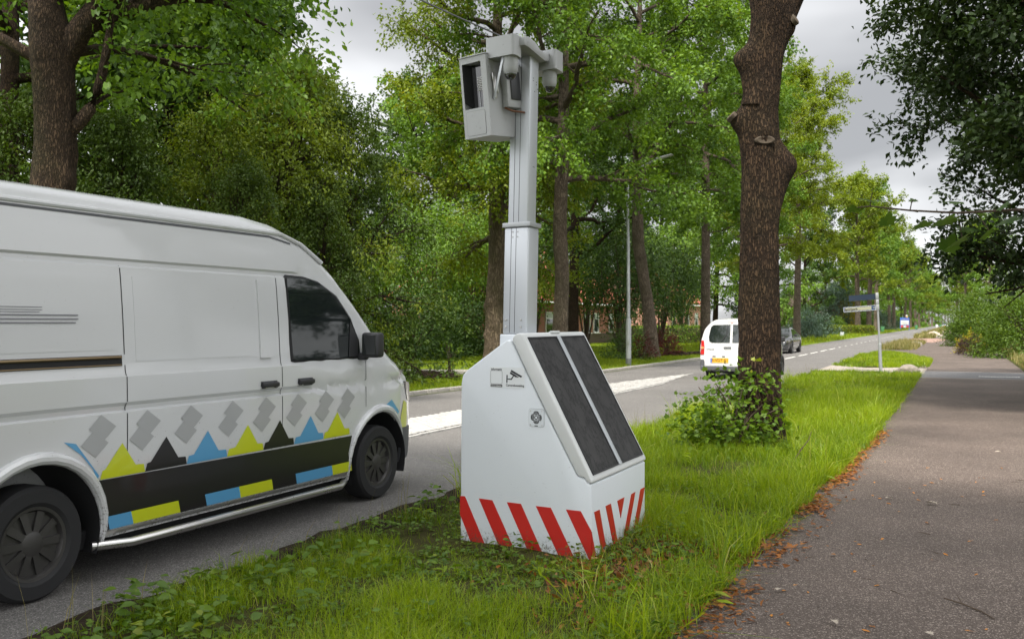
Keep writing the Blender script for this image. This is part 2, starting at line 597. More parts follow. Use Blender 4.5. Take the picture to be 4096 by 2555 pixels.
M['galv'] = simple('galvanised_steel', (0.40, 0.415, 0.42), 0.5, 0.55, var=0.12, vscale=5, dirt=((0.12, 0.13, 0.09), 8, 0.6, 0.5))
M['galv_dark'] = simple('old_galvanised_steel', (0.16, 0.17, 0.165), 0.6, 0.35, var=0.2, vscale=6)
M['rubber'] = simple('black_rubber', (0.010, 0.010, 0.011), 0.75, var=0.2, vscale=8)
M['black_plastic'] = simple('black_plastic', (0.022, 0.022, 0.024), 0.45, var=0.15, vscale=9)
M['grey_plastic'] = simple('grey_bumper_plastic', (0.075, 0.078, 0.085), 0.6, var=0.1, vscale=6)
M['van_white'] = simple('van_white_paint', (0.56, 0.565, 0.575), 0.16, coat=0.8, var=0.02, vscale=1.0)
M['car_white'] = simple('white_car_paint', (0.62, 0.62, 0.605), 0.25, coat=0.6, var=0.02, vscale=1.0)
M['car_black'] = simple('black_car_paint', (0.035, 0.037, 0.04), 0.16, coat=0.8, metal=0.2)
M['car_grey'] = simple('grey_car_paint', (0.16, 0.17, 0.185), 0.2, coat=0.8, metal=0.5)
M['glass'] = simple('dark_window_glass', (0.012, 0.016, 0.016), 0.035, spec=0.8, coat=0.5)
M['dome'] = simple('dark_dome_glass', (0.012, 0.012, 0.014), 0.04, spec=0.8, coat=1.0)
M['rim'] = simple('wheel_rim', (0.065, 0.062, 0.060), 0.42, 0.6, var=0.15, vscale=9)
M['red_lamp'] = simple('red_lamp', (0.45, 0.012, 0.010), 0.15, coat=0.7)
M['amber'] = simple('amber_lamp', (0.75, 0.22, 0.06), 0.2, coat=0.6)
M['lamp_on'] = simple('lit_headlamp', (0.9, 0.9, 0.85), 0.2, emis=((1.0, 0.93, 0.8), 2.2))
M['plate_y'] = simple('yellow_plate', (0.80, 0.40, 0.02), 0.45)
M['blue'] = simple('livery_blue', (0.09, 0.30, 0.52), 0.3, coat=0.5)
M['yellow'] = simple('livery_yellow_green', (0.50, 0.55, 0.02), 0.3, coat=0.5)
M['livery_black'] = simple('livery_black', (0.014, 0.013, 0.014), 0.3, coat=0.5)
M['livery_grey'] = simple('livery_grey', (0.345, 0.35, 0.355), 0.3, coat=0.5)
M['ink'] = simple('black_ink', (0.018, 0.018, 0.022), 0.5)
M['text_grey'] = simple('grey_lettering', (0.17, 0.17, 0.19), 0.4)
M['bronze'] = simple('rail_metal', (0.22, 0.16, 0.09), 0.35, 0.7)
M['sticker'] = simple('clear_sticker', (0.66, 0.68, 0.69), 0.35, var=0.03)


def splash(m, col, h=0.22):
    """mud specks thrown up from the ground onto the lowest part of a shell"""
    nt = m.node_tree; N, L = nt.nodes.new, nt.links.new
    p = nt.nodes['Principled BSDF']
    src = p.inputs['Base Color'].links[0].from_socket
    tc = N('ShaderNodeTexCoord'); sp = N('ShaderNodeSeparateXYZ'); L(tc.outputs['Object'], sp.inputs[0])
    mr = N('ShaderNodeMapRange'); mr.inputs['From Min'].default_value = 0.0; mr.inputs['From Max'].default_value = h
    mr.inputs['To Min'].default_value = 0.17; mr.inputs['To Max'].default_value = -0.06
    L(sp.outputs[2], mr.inputs[0])
    nz = N('ShaderNodeTexNoise'); nz.inputs['Scale'].default_value = 55; nz.inputs['Detail'].default_value = 6; nz.inputs['Roughness'].default_value = .7
    L(tc.outputs['Object'], nz.inputs['Vector'])
    ad = N('ShaderNodeMath'); ad.operation = 'ADD'; L(nz.outputs['Fac'], ad.inputs[0]); L(mr.outputs[0], ad.inputs[1])
    rp = N('ShaderNodeValToRGB'); rp.color_ramp.elements[0].position = .60; rp.color_ramp.elements[1].position = .68
    L(ad.outputs[0], rp.inputs[0])
    mu = N('ShaderNodeMath'); mu.operation = 'MULTIPLY'; mu.inputs[1].default_value = .75; L(rp.outputs[0], mu.inputs[0])
    mx = N('ShaderNodeMix'); mx.data_type = 'RGBA'
    L(mu.outputs[0], mx.inputs['Factor']); L(src, mx.inputs['A']); mx.inputs['B'].default_value = tuple(col) + (1,)
    L(mx.outputs['Result'], p.inputs['Base Color'])


splash(M['white_poly'], (0.10, 0.085, 0.06))
splash(M['red_foil'], (0.10, 0.07, 0.05))
splash(M['van_white'], (0.16, 0.15, 0.13), 1.0)
M['panel_skin'] = None
M['sign_blue'] = simple('sign_blue', (0.012, 0.045, 0.13), 0.4, var=0.1)
M['sign_back'] = simple('dark_sign_blue', (0.010, 0.022, 0.042), 0.5, var=0.15, vscale=8)
M['sign_cream'] = simple('faded_sign_field', (0.32, 0.32, 0.22), 0.55, var=0.30, vscale=9)
M['sign_white'] = simple('sign_white', (0.72, 0.72, 0.70), 0.45)
M['bill_blue'] = simple('billboard_blue', (0.03, 0.13, 0.50), 0.45)
M['bill_red'] = simple('board_red', (0.60, 0.06, 0.04), 0.45)
M['bin_green'] = simple('bin_green', (0.06, 0.20, 0.075), 0.5)
M['bin_white'] = simple('bin_white', (0.66, 0.66, 0.66), 0.5)
M['box_grey'] = simple('utility_grey', (0.36, 0.38, 0.39), 0.55, var=0.08)
M['rock'] = simple('granite_boulder', (0.25, 0.215, 0.18), 0.9, var=0.45, vscale=5, bump=0.9, bscale=14, dirt=((0.07, 0.08, 0.03), 6, 0.5, 0.6))
M['rock_pink'] = simple('pink_boulder', (0.42, 0.34, 0.28), 0.9, var=0.3, vscale=5, bump=0.9, bscale=14)
M['brick'] = brick_mat('red_brick', (0.36, 0.115, 0.065), (0.28, 0.085, 0.05), (0.30, 0.24, 0.20))
M['brick_light'] = brick_mat('pale_red_brick', (0.46, 0.20, 0.14), (0.40, 0.16, 0.11), (0.40, 0.33, 0.28))
M['brick_dark'] = brick_mat('brown_brick', (0.10, 0.065, 0.05), (0.075, 0.05, 0.04), (0.10, 0.085, 0.07))
M['tile'] = simple('red_roof_tile', (0.30, 0.085, 0.05), 0.8, var=0.3, vscale=5)
M['tile_brown'] = simple('brown_roof_tile', (0.10, 0.058, 0.052), 0.8, var=0.3, vscale=5)
M['pvc'] = simple('white_window_frame', (0.75, 0.75, 0.73), 0.45)
M['curtain'] = simple('net_curtain', (0.50, 0.55, 0.52), 0.9, var=0.15, vscale=3)
M['wood_cut'] = simple('sawn_wood', (0.062, 0.046, 0.030), 0.9, var=0.35, vscale=25, bump=0.4, bscale=40)
M['cable'] = simple('black_cable', (0.015, 0.015, 0.016), 0.6)
M['rust'] = simple('rusty_metal', (0.14, 0.06, 0.03), 0.8, var=0.4, vscale=20)
M['twig'] = simple('twig_bark', (0.07, 0.048, 0.032), 0.9, var=0.3, vscale=20)

M['bark_oak'] = bark_mat('oak_bark', (0.018, 0.012, 0.008), (0.085, 0.056, 0.035), 0.30, 1.5)
M['bark_dark'] = bark_mat('dark_oak_bark', (0.009, 0.005, 0.003), (0.066, 0.040, 0.022), 0.12, 1.6)
M['bark_grey'] = bark_mat('grey_oak_bark', (0.05, 0.036, 0.026), (0.205, 0.160, 0.120), 0.30, 0.9)
M['bark_beech'] = bark_mat('beech_bark', (0.07, 0.052, 0.036), (0.19, 0.145, 0.100), 0.35, 0.6)
M['leaf_oak'] = leaf_mat('oak_leaf', (0.036, 0.086, 0.010), (0.120, 0.205, 0.018), (0.24, 0.26, 0.015), 0.36)
M['leaf_oak_yellow'] = leaf_mat('light_oak_leaf', (0.062, 0.105, 0.007), (0.175, 0.225, 0.012), (0.30, 0.29, 0.018), 0.40)
M['leaf_dark'] = leaf_mat('dark_leaf', (0.018, 0.046, 0.010), (0.060, 0.112, 0.014), (0.14, 0.19, 0.02), 0.25)
M['leaf_backlit'] = leaf_mat('backlit_shade_leaf', (0.016, 0.034, 0.008), (0.036, 0.066, 0.012), (0.09, 0.11, 0.02), 0.20)  # darkness of backlit foliage put into the leaf colour
M['leaf_elm'] = leaf_mat('elm_leaf', (0.030, 0.066, 0.009), (0.095, 0.155, 0.014), (0.20, 0.24, 0.02), 0.30, rough=0.5, spec=0.3)
M['leaf_horn'] = leaf_mat('hornbeam_leaf', (0.055, 0.095, 0.007), (0.17, 0.225, 0.012), (0.32, 0.29, 0.03), 0.40)
M['leaf_blue'] = leaf_mat('conifer_needle', (0.035, 0.066, 0.042), (0.075, 0.125, 0.085), None, 0.15)
M['leaf_yellow'] = leaf_mat('golden_leaf', (0.20, 0.18, 0.012), (0.50, 0.42, 0.02), None, 0.35)
M['leaf_red'] = leaf_mat('red_maple_leaf', (0.045, 0.010, 0.008), (0.13, 0.028, 0.018), None, 0.35, tcol=(1.4, 0.6, 0.4))
M['leaf_copper'] = leaf_mat('copper_beech_leaf', (0.028, 0.016, 0.018), (0.07, 0.038, 0.040), None, 0.2, tcol=(1.2, 0.8, 0.7))
M['leaf_shrub'] = leaf_mat('shrub_leaf', (0.028, 0.072, 0.006), (0.105, 0.175, 0.010), (0.22, 0.26, 0.03), 0.35)
M['leaf_sapling'] = leaf_mat('maple_sapling_leaf', (0.040, 0.095, 0.008), (0.125, 0.205, 0.014), (0.28, 0.30, 0.03), 0.40, rough=0.45, spec=0.3)
M['leaf_sycamore'] = leaf_mat('sycamore_leaf', (0.035, 0.085, 0.012), (0.075, 0.135, 0.02), None, 0.40, rough=0.4)
M['grass'] = leaf_mat('grass_blade', (0.085, 0.170, 0.006), (0.30, 0.40, 0.010), (0.42, 0.38, 0.12), 0.48, rough=0.42, spec=0.4, tcol=(1.25, 1.2, 0.4))
M['grass_lawn'] = leaf_mat('lawn_blade', (0.105, 0.165, 0.005), (0.230, 0.300, 0.010), (0.32, 0.31, 0.05), 0.48, tcol=(1.25, 1.2, 0.4))
M['grass_dry'] = leaf_mat('dry_grass_blade', (0.10, 0.12, 0.02), (0.26, 0.23, 0.08), (0.40, 0.33, 0.16), 0.35, tcol=(1.2, 1.1, 0.6))
M['weed'] = leaf_mat('weed_leaf', (0.045, 0.100, 0.008), (0.120, 0.200, 0.012), (0.25, 0.28, 0.03), 0.36, rough=0.45)
M['litter'] = leaf_mat('dead_leaf', (0.13, 0.045, 0.015), (0.36, 0.135, 0.025), (0.40, 0.25, 0.12), 0.22, tcol=(1.1, 0.9, 0.6))
M['litter_orange'] = leaf_mat('orange_dead_leaf', (0.42, 0.15, 0.02), (0.55, 0.24, 0.03), None, 0.2, tcol=(1.1, 0.9, 0.6))
M['litter_pale'] = leaf_mat('pale_dead_leaf', (0.34, 0.29, 0.23), (0.46, 0.40, 0.33), None, 0.15, tcol=(1, 1, 0.9))


def panel_mat():
    m, nt, p, out = mat_new('cracked_solar_film')
    N, L = nt.nodes.new, nt.links.new
    tc = N('ShaderNodeTexCoord')
    mp = N('ShaderNodeMapping'); mp.inputs['Scale'].default_value = (9, 9, 4.5)
    L(tc.outputs['Object'], mp.inputs[0])
    nd = N('ShaderNodeTexNoise'); nd.inputs['Scale'].default_value = 1.3; nd.inputs['Detail'].default_value = 7; nd.inputs['Roughness'].default_value = 0.7
    L(mp.outputs[0], nd.inputs['Vector'])
    ad = N('ShaderNodeVectorMath'); ad.operation = 'MULTIPLY_ADD'; ad.inputs[1].default_value = (2.6, 2.6, 2.6)
    L(nd.outputs['Color'], ad.inputs[0]); L(mp.outputs[0], ad.inputs[2])
    vo = N('ShaderNodeTexVoronoi'); vo.feature = 'DISTANCE_TO_EDGE'; vo.inputs['Scale'].default_value = 0.8
    L(ad.outputs[0], vo.inputs['Vector'])
    rp = N('ShaderNodeValToRGB')
    e = rp.color_ramp.elements
    e[0].position = 0.0; e[0].color = (0.007, 0.007, 0.008, 1)
    e[1].position = 0.07; e[1].color = (0.040, 0.039, 0.039, 1)
    L(vo.outputs['Distance'], rp.inputs[0])
    n2 = N('ShaderNodeTexNoise'); n2.inputs['Scale'].default_value = 5; n2.inputs['Detail'].default_value = 8
    L(tc.outputs['Object'], n2.inputs['Vector'])
    mr = N('ShaderNodeMapRange'); mr.inputs['To Min'].default_value = 0.55; mr.inputs['To Max'].default_value = 1.5
    L(n2.outputs['Fac'], mr.inputs[0])
    vm = N('ShaderNodeVectorMath'); vm.operation = 'SCALE'
    L(rp.outputs[0], vm.inputs[0]); L(mr.outputs[0], vm.inputs['Scale'])
    L(vm.outputs[0], p.inputs['Base Color'])
    p.inputs['Roughness'].default_value = 0.6
    p.inputs['Specular IOR Level'].default_value = 0.3
    return m


M['panel_skin'] = panel_mat()

# ================================================================== setting
def interp(y, ys, xs):
    return np.interp(y, ys, xs)


LE_Y, LE_X = [-60, 15, 30, 60, 1500], [-11.4, -11.4, -10.65, -10.2, -10.0]      # left road edge
RE_Y, RE_X = [-60, 20, 40, 1500], [-4.28, -4.32, -4.42, -4.42]                   # right road edge
PL, PR = -1.10, 1.95                                                             # cycle path


def PLf(y):
    return np.interp(y, [0, 5, 14, 40], [-1.52, -1.40, -1.12, -1.10])


def strip(name, ys, xl, xr, z, mat, nx=1, relief=0.0, rs=1.0, seed=1, edge=0.0):
    P = []
    for y in ys:
        a, b = xl(y), xr(y)
        P.append([(a + (b - a) * i / nx, y, z) for i in range(nx + 1)])
    V = np.array(P).reshape(-1, 3)
    if relief:
        n = vnoise(V * rs, seed) * relief + vnoise(V * rs * 3.1, seed + 1) * relief * 0.4
        t = np.tile(np.linspace(0, 1, nx + 1), len(ys))
        e = np.minimum(1, np.minimum(t, 1 - t) * nx / 2.5)
        V[:, 2] += n * e + edge * (1 - e)
    r, c = len(ys), nx + 1
    idx = np.arange(r * c).reshape(r, c)
    F = np.stack([idx[:-1, :-1], idx[:-1, 1:], idx[1:, 1:], idx[1:, :-1]], -1).reshape(-1, 4)
    me = np_mesh(name, V, F, smooth=True)
    return struct(link(name, me, mat))


g = MB(); g.box((0, 700, -0.60), (3600, 3600, 1.0))
ground = struct(g.build('ground', M['field'], bevel=0, smooth=False))
ys_road = [-60, -20, 0, 5, 10, 15, 20, 30, 40, 60, 100, 200, 400, 800, 1500]
road = strip('road', ys_road, lambda y: interp(y, LE_Y, LE_X), lambda y: interp(y, RE_Y, RE_X), 0.0, M['asphalt'])
path = strip('cycle_path', [-20, -5, 0, 5, 8, 11, 14, 20, 30.8, 31, 35.2, 35.4, 45, 46.5, 52, 60, 90, 108, 112, 150, 400, 900],
             lambda y: float(PLf(y)) if y < 31 else (PL - 0.25 if y < 36 else (PL if y < 46 else (-4.38 if 52 <= y <= 108 else -2.25 + .6 * (y > 140)))),
             lambda y: PR if y < 31 else (PR + 2.6 if y < 35.3 else PR + 0.1), 0.012, M['path'])

ysv = np.concatenate([np.arange(-3, 14, 0.25), np.arange(14, 34.3, 0.6)])
verge = strip('grass_verge', list(ysv), lambda y: float(interp(y, RE_Y, RE_X)) - 0.02,
              lambda y: float(PLf(y)) + 0.02 if y < 31.5 else PL - 0.42 * (y - 31.5), 0.035, M['soil'], 12, 0.03, 0.9, 3, -0.045)
verge2 = strip('grass_verge', list(np.linspace(36.6, 57, 24)), lambda y: -4.42 + 1.6 * max(0, (38.5 - y) / 2) ** 2 + max(0, (y - 52)) * 0.1,
               lambda y: -0.95 - 2.2 * max(0, (38.5 - y) / 2.0) ** 2 - 2.3 * max(0, (y - 44) / 13) ** 1.2, 0.04, M['soil'], 8, 0.03, 0.8, 5, -0.05)
far_verge = strip('far_grass_verge', list(np.concatenate([np.linspace(62, 84, 12), ])), lambda y: -4.35, lambda y: -2.2, 0.03, M['soil'], 5, 0.03, 0.5, 6, -0.04)
far_verge2 = strip('far_grass_verge', list(np.linspace(108, 900, 40)), lambda y: -4.35, lambda y: -2.2 + 0.6 * (y > 140), 0.03, M['soil'], 4, 0.02, 0.5, 8, -0.04)
lawn = strip('lawn', list(np.concatenate([np.arange(-10, 60, 1.2), np.arange(60, 400, 8)])),
             lambda y: -75, lambda y: float(interp(y, LE_Y, LE_X)) + 0.01, 0.06, M['lawn'], 60, 0.05, 0.25, 9, -0.05)
right_bank = strip('right_grass_bank', list(np.concatenate([np.arange(-6, 30, 1.0), ])), lambda y: PR - 0.02, lambda y: 40.0, 0.05, M['soil'], 30, 0.05, 0.5, 12, -0.05)
right_bank2 = strip('right_grass_bank', list(np.concatenate([np.arange(36.2, 90, 1.5), np.arange(92, 900, 20)])), lambda y: PR + 0.12 - 0.0 * y, lambda y: 60.0, 0.06, M['soil'], 30, 0.08, 0.4, 13, -0.06)

dirt = strip('road_edge_soil', list(np.arange(1.5, 22, .15)), lambda y: -4.52 + .10 * float(vnoise(np.array([[0, y * 2.3, 1.]]), 6)[0]) + .05 * float(vnoise(np.array([[0, y * 7.3, 1.]]), 7)[0]), lambda y: -4.2, 0.006, M['mulch'], 3)

# dark crossing band and pale pavers of the side entrance
def sheet(name, pts, z, mat, parent=None):
    m = MB(); m.add([(x, y, z) for x, y in pts], [tuple(range(len(pts)))])
    return m.build(name, mat, parent, smooth=False)


M['asphalt_dark'] = asphalt_mat('crossing_asphalt', (0.105, 0.103, 0.106), (0.24, 0.24, 0.24), 120, 0.12)
struct(sheet('crossing_band', [(PL - 0.22, 31.2), (PR + 2.4, 31.4), (PR + 2.4, 34.8), (PL - 0.22, 35.1)], 0.018, M['asphalt_dark']))
for k_, (y0, y1) in enumerate(((31.02, 31.2), (35.1, 35.24))):
    e_ = MB(); e_.box((0.4, (y0 + y1) / 2, 0.008), (3.3, y1 - y0, 0.024))
    struct(e_.build('edging_strip', M['edging'], bevel=0.004, seg=1))

# white rumble blocks painted across the path
rum = None
for i in range(14):
    b = MB(); b.box((0, 0, 0), (0.055, 0.13 + 0.03 * (i % 3), 0.012))
    if rum is None:
        rum = b.mesh('rumble_block')
    o = link('rumble_block', rum, M['paint_road'] if i == 0 else None, path, (0.62 + i * 0.082, 32.3 + (i % 2) * 0.03, 0.020))

# lane dashes
dash_me = None
ysd = [40.6 + 4.15 * i for i in range(6)]
spec = [(y, 2.9, 0.11) for y in ysd] + [(66.5 + i * 4.0, 1.1, 0.11) for i in range(46)]
for y, l, w in spec:
    b = MB(); b.add([(-w / 2, 0, 0), (w / 2, 0, 0), (w / 2, l, 0), (-w / 2, l, 0)], [(0, 1, 2, 3)])
    key = 'long' if l > 2 else 'short'
    if dash_me is None:
        dash_me = {}
    if key not in dash_me:
        dash_me[key] = b.mesh('lane_dash', smooth=False)
        dash_me[key].materials.append(M['paint_road'])
    link('lane_dash', dash_me[key], None, road, (-7.22, y, 0.005))

# kerb stones on the far side of the road
kerb_me = MB().box((0, 0, 0), (0.16, 0.985, 0.16)).mesh('kerb_stone', bevel=0.015)
kerb_me.materials.append(M['concrete'])
kerb = None
for i in range(46):
    y = -4 + i * 1.0
    x = float(interp(y + 0.5, LE_Y, LE_X)) - 0.09
    dx = float(interp(y + 1, LE_Y, LE_X)) - float(interp(y, LE_Y, LE_X))
    link('kerb_stone', kerb_me, None, road, (x, y + 0.5, 0.02 + 0.004 * math.sin(i * 2.3)), (0, 0, -math.atan(dx)))

# ------------------------------------------------------------------ traffic island of white-painted pavers
isl = struct(sheet('traffic_island', [(-7.27, 7), (-7.27, 25.1), (-7.70, 27.6), (-7.80, 30.6), (-8.62, 24.2), (-8.60, 7)], 0.004, M['joint']))


def isl_in(x, y):
    """kept inside the tapering outline"""
    if y < 7 or y > 30.4:
        return False
    xr = -7.29 if y < 25 else -7.29 - (y - 25) * 0.094
    xl = -8.59 if y < 24.2 else -8.62 + (y - 24.2) * 0.125
    return xl < x < xr


pv, halves = [], []
for j in range(int((30.4 - 7) / 0.105)):
    y = 7.05 + j * 0.105
    for i in range(7):
        x = -8.485 + i * 0.206 + (0.103 if j % 2 else 0)
        if isl_in(x - 0.08, y) and isl_in(x + 0.08, y):
            pv.append((x, y))
        elif isl_in(x - 0.08, y) and isl_in(x - .02, y):
            halves.append((x - .05, y))
        elif isl_in(x + 0.08, y) and isl_in(x + .02, y):
            halves.append((x + .05, y))
rp_ = random.Random(4)
pav_me = []
for k_ in range(3):
    b = MB(); b.box((0, 0, 0), (0.199, 0.094, 0.05))
    mm = b.mesh('brick', bevel=0.006, seg=1); mm.materials.append(M['paver_white']); pav_me.append(mm)
near = [p for p in pv if 11.6 <= p[1] <= 15.9 or p[1] >= 27.9][:300]
ns = set(near)
for x, y in near:
    link('brick', pav_me[rp_.randrange(3)], None, isl, (x, y, rp_.uniform(-0.006, 0.004)), (rp_.uniform(-.02, .02), rp_.uniform(-.02, .02), rp_.uniform(-.015, .015)))
rest = MB()
for x, y in pv:
    if (x, y) not in ns:
        rest.box((x, y, rp_.uniform(-0.006, 0.004)), (0.199, 0.094, 0.05), Matrix.Rotation(rp_.uniform(-.02, .02), 3, 'X') @ Matrix.Rotation(rp_.uniform(-.015, .015), 3, 'Z'))
for x, y in halves:
    rest.box((x, y, rp_.uniform(-0.006, 0.004)), (0.097, 0.094, 0.05))
for k_ in range(90):
    rest.box((-7.235, 7.1 + k_ * .2, rp_.uniform(-.004, .004)), (.07, .195, .05))
stuff(rest.build('brick_field', M['paver_white'], isl, smooth=False, merge=0))

# side entrance of pale pavers between the two grass verges
ent = struct(sheet('side_entrance', [(-4.45, 34.0), (-1.45, 33.3), (-0.98, 35.0), (-0.98, 36.9), (-4.45, 39.2)], 0.006, M['joint']))
rest = MB()
for j in range(30):
    for i in range(16):
        x = -4.35 + (i + (0.5 if j % 2 else 0)) * 0.21
        y = 33.3 + j * 0.2
        yl = 34.0 - (x + 4.45) * 0.233
        yh = 39.2 - (x + 4.45) * 0.66
        if yl + 0.1 < y < yh - 0.05 and x < -1.05:
            rest.box((x, y, 0.0 + rp_.uniform(-.004, .004)), (0.2, 0.19, 0.05))
stuff(rest.build('paver_field', M['paver_grey'], ent, smooth=False, merge=0))
# red brick crossing patch further on
ent2 = struct(sheet('red_entrance', [(-4.3, 86), (-2.1, 84.5), (-0.9, 97), (-1.4, 107), (-4.3, 107)], 0.020, M['joint']))
rest = MB()
for j in range(54):
    for i in range(8):
        x = -4.1 + i * 0.41 + (0.2 if j % 2 else 0)
        y = 85.6 + j * 0.4
        if x < -2.0 + (y - 85) * 0.085 and y < 106.5 and x < -1.2:
            rest.box((x, y, 0.018), (0.39, 0.38, 0.04))
stuff(rest.build('paver_field', M['paver_red'], ent2, smooth=False, merge=0))

# ------------------------------------------------------------------ leaf and blade templates
def T_simple(fold=0.10, w=0.5):
    V = np.array([(0, 0, 0), (-w / 2, 0.45, fold), (0, 1, -0.08), (w / 2, 0.45, fold)], float)
    F = np.array([(0, 2, 1), (0, 3, 2)])
    return V, F


def T_oval(fold=0.08, w=0.5):
    V = np.array([(0, 0, 0), (-w * .42, 0.25, fold), (-w / 2, 0.55, fold), (-.12 * w, .93, 0), (0, 1, -0.05), (.12 * w, .93, 0), (w / 2, 0.55, fold), (w * .42, 0.25, fold), (0, .5, 0)], float)
    F = np.array([(0, 8, 1), (1, 8, 2), (2, 8, 4), (8, 6, 4), (8, 7, 6), (0, 7, 8)])
    return V, F


def T_oak():
    o = [(0, 0), (.10, .14), (.24, .22), (.17, .34), (.34, .46), (.22, .56), (.33, .72), (.16, .82), (.0, 1.0)]
    left = [(-x, y) for x, y in o[1:-1]]
    ring = o + left[::-1]
    V = [(0, .45, -0.03)] + [(x, y, abs(x) * 0.35 - 0.12 * y * y) for x, y in ring]
    n = len(ring)
    F = [(0, 1 + i, 1 + (i + 1) % n) for i in range(n)]
    return np.array(V, float), np.array(F)


def T_maple():
    o = [(0, 0), (.16, .06), (.46, .02), (.36, .20), (.60, .42), (.40, .44), (.44, .66), (.20, .60), (.16, .80), (0, 1.0)]
    left = [(-x, y) for x, y in o[1:-1]]
    ring = o + left[::-1]
    V = [(0, .38, 0.0)] + [(x, y, -0.25 * x * x - 0.10 * y * y) for x, y in ring]
    n = len(ring)
    F = [(0, 1 + i, 1 + (i + 1) % n) for i in range(n)]
    return np.array(V, float), np.array(F)


def scatter(T, pos, d, n, size, wid=None):
    """place leaf template T at every pos, along d, facing n"""
    tv, tf = T
    d = nrm(d)
    x = nrm(np.cross(d, n))
    n2 = np.cross(x, d)
    s = size[:, None, None]
    w = s if wid is None else wid[:, None, None]
    V = pos[:, None, :] + (w * tv[None, :, 0:1]) * x[:, None, :] + (s * tv[None, :, 1:2]) * d[:, None, :] + (s * tv[None, :, 2:3]) * n2[:, None, :]
    k = len(tv)
    F = tf[None] + (np.arange(len(pos)) * k)[:, None, None]
    return V.reshape(-1, 3), F.reshape(-1, tf.shape[1]), len(tf)


def rdir(rng, n):
    return nrm(rng.normal(size=(n, 3)))


# ================================================================== trees
def tube_np(pts, rad, n):
    pts = np.asarray(pts, float)
    t = np.gradient(pts, axis=0)
    t = nrm(t)
    ref = np.array([0.31, 0.17, 0.93])
    a = nrm(np.cross(t, ref))
    b = np.cross(t, a)
    ang = np.linspace(0, 2 * np.pi, n, endpoint=False)
    ring = a[:, None, :] * np.cos(ang)[None, :, None] + b[:, None, :] * np.sin(ang)[None, :, None]
    V = pts[:, None, :] + ring * np.asarray(rad)[:, None, None]
    k = len(pts)
    idx = np.arange(k * n).reshape(k, n)
    F = np.stack([idx[:-1], np.roll(idx[:-1], -1, 1), np.roll(idx[1:], -1, 1), idx[1:]], -1).reshape(-1, 4)
    return V.reshape(-1, 3), F


def merge(parts):
    V, F, o = [], [], 0
    for v, f in parts:
        V.append(v); F.append(f + o); o += len(v)
    return np.concatenate(V), np.concatenate(F)


def smooth_path(pts, m):
    pts = np.asarray(pts, float)
    t = np.arange(len(pts))
    tt = np.linspace(0, len(pts) - 1, m)
    out = np.stack([np.interp(tt, t, pts[:, i]) for i in range(pts.shape[1])], 1)
    for _ in range(max(1, m // len(pts) // 2)):
        out[1:-1] = (out[:-2] + 2 * out[1:-1] + out[2:]) / 4
    return out


def trunk_np(path, n=20, rings=40, seed=0, amp=0.05, flare=0.35, bumps=(), ridge=0.0):
    """path rows: x,y,z,r"""
    P = smooth_path(path, rings)
    pts, r = P[:, :3], P[:, 3].copy()
    r *= 1 + flare * np.exp(-np.maximum(pts[:, 2] - pts[0, 2], 0) / 0.35)
    V, F = tube_np(pts, np.ones(len(pts)), n)
    C = np.repeat(pts, n, 0)
    D = V - C
    ang = np.arctan2(D[:, 1], D[:, 0])
    rr = np.repeat(r, n)
    q = np.stack([np.cos(ang) * 2.2, np.sin(ang) * 2.2, C[:, 2] * 0.7], 1)
    k = 1 + amp * vnoise(q, seed) + amp * 0.6 * vnoise(q * 2.3, seed + 3)
    if ridge:
        q2 = np.stack([np.cos(ang) * 8, np.sin(ang) * 8, C[:, 2] * 2.4], 1)
        rd = np.abs(vnoise(q2 + 0.8 * vnoise(q2 * .5, seed + 9)[:, None], seed + 5))
        k += ridge * (rd - 0.4)
    for h, az, am, sh, sa in bumps:
        da = np.angle(np.exp(1j * (ang - az)))
        k += am * np.exp(-((C[:, 2] - h) / sh) ** 2 - (da / sa) ** 2)
    return C + D * (rr * k)[:, None], F


def grow(rng, p, d, L, k, wob, up):
    pts = [np.array(p, float)]
    d = np.array(d, float)
    for i in range(k):
        d = d + rng.normal(size=3) * wob
        d[2] += up
        d /= np.linalg.norm(d)
        pts.append(pts[-1] + d * L / k)
    return np.array(pts)


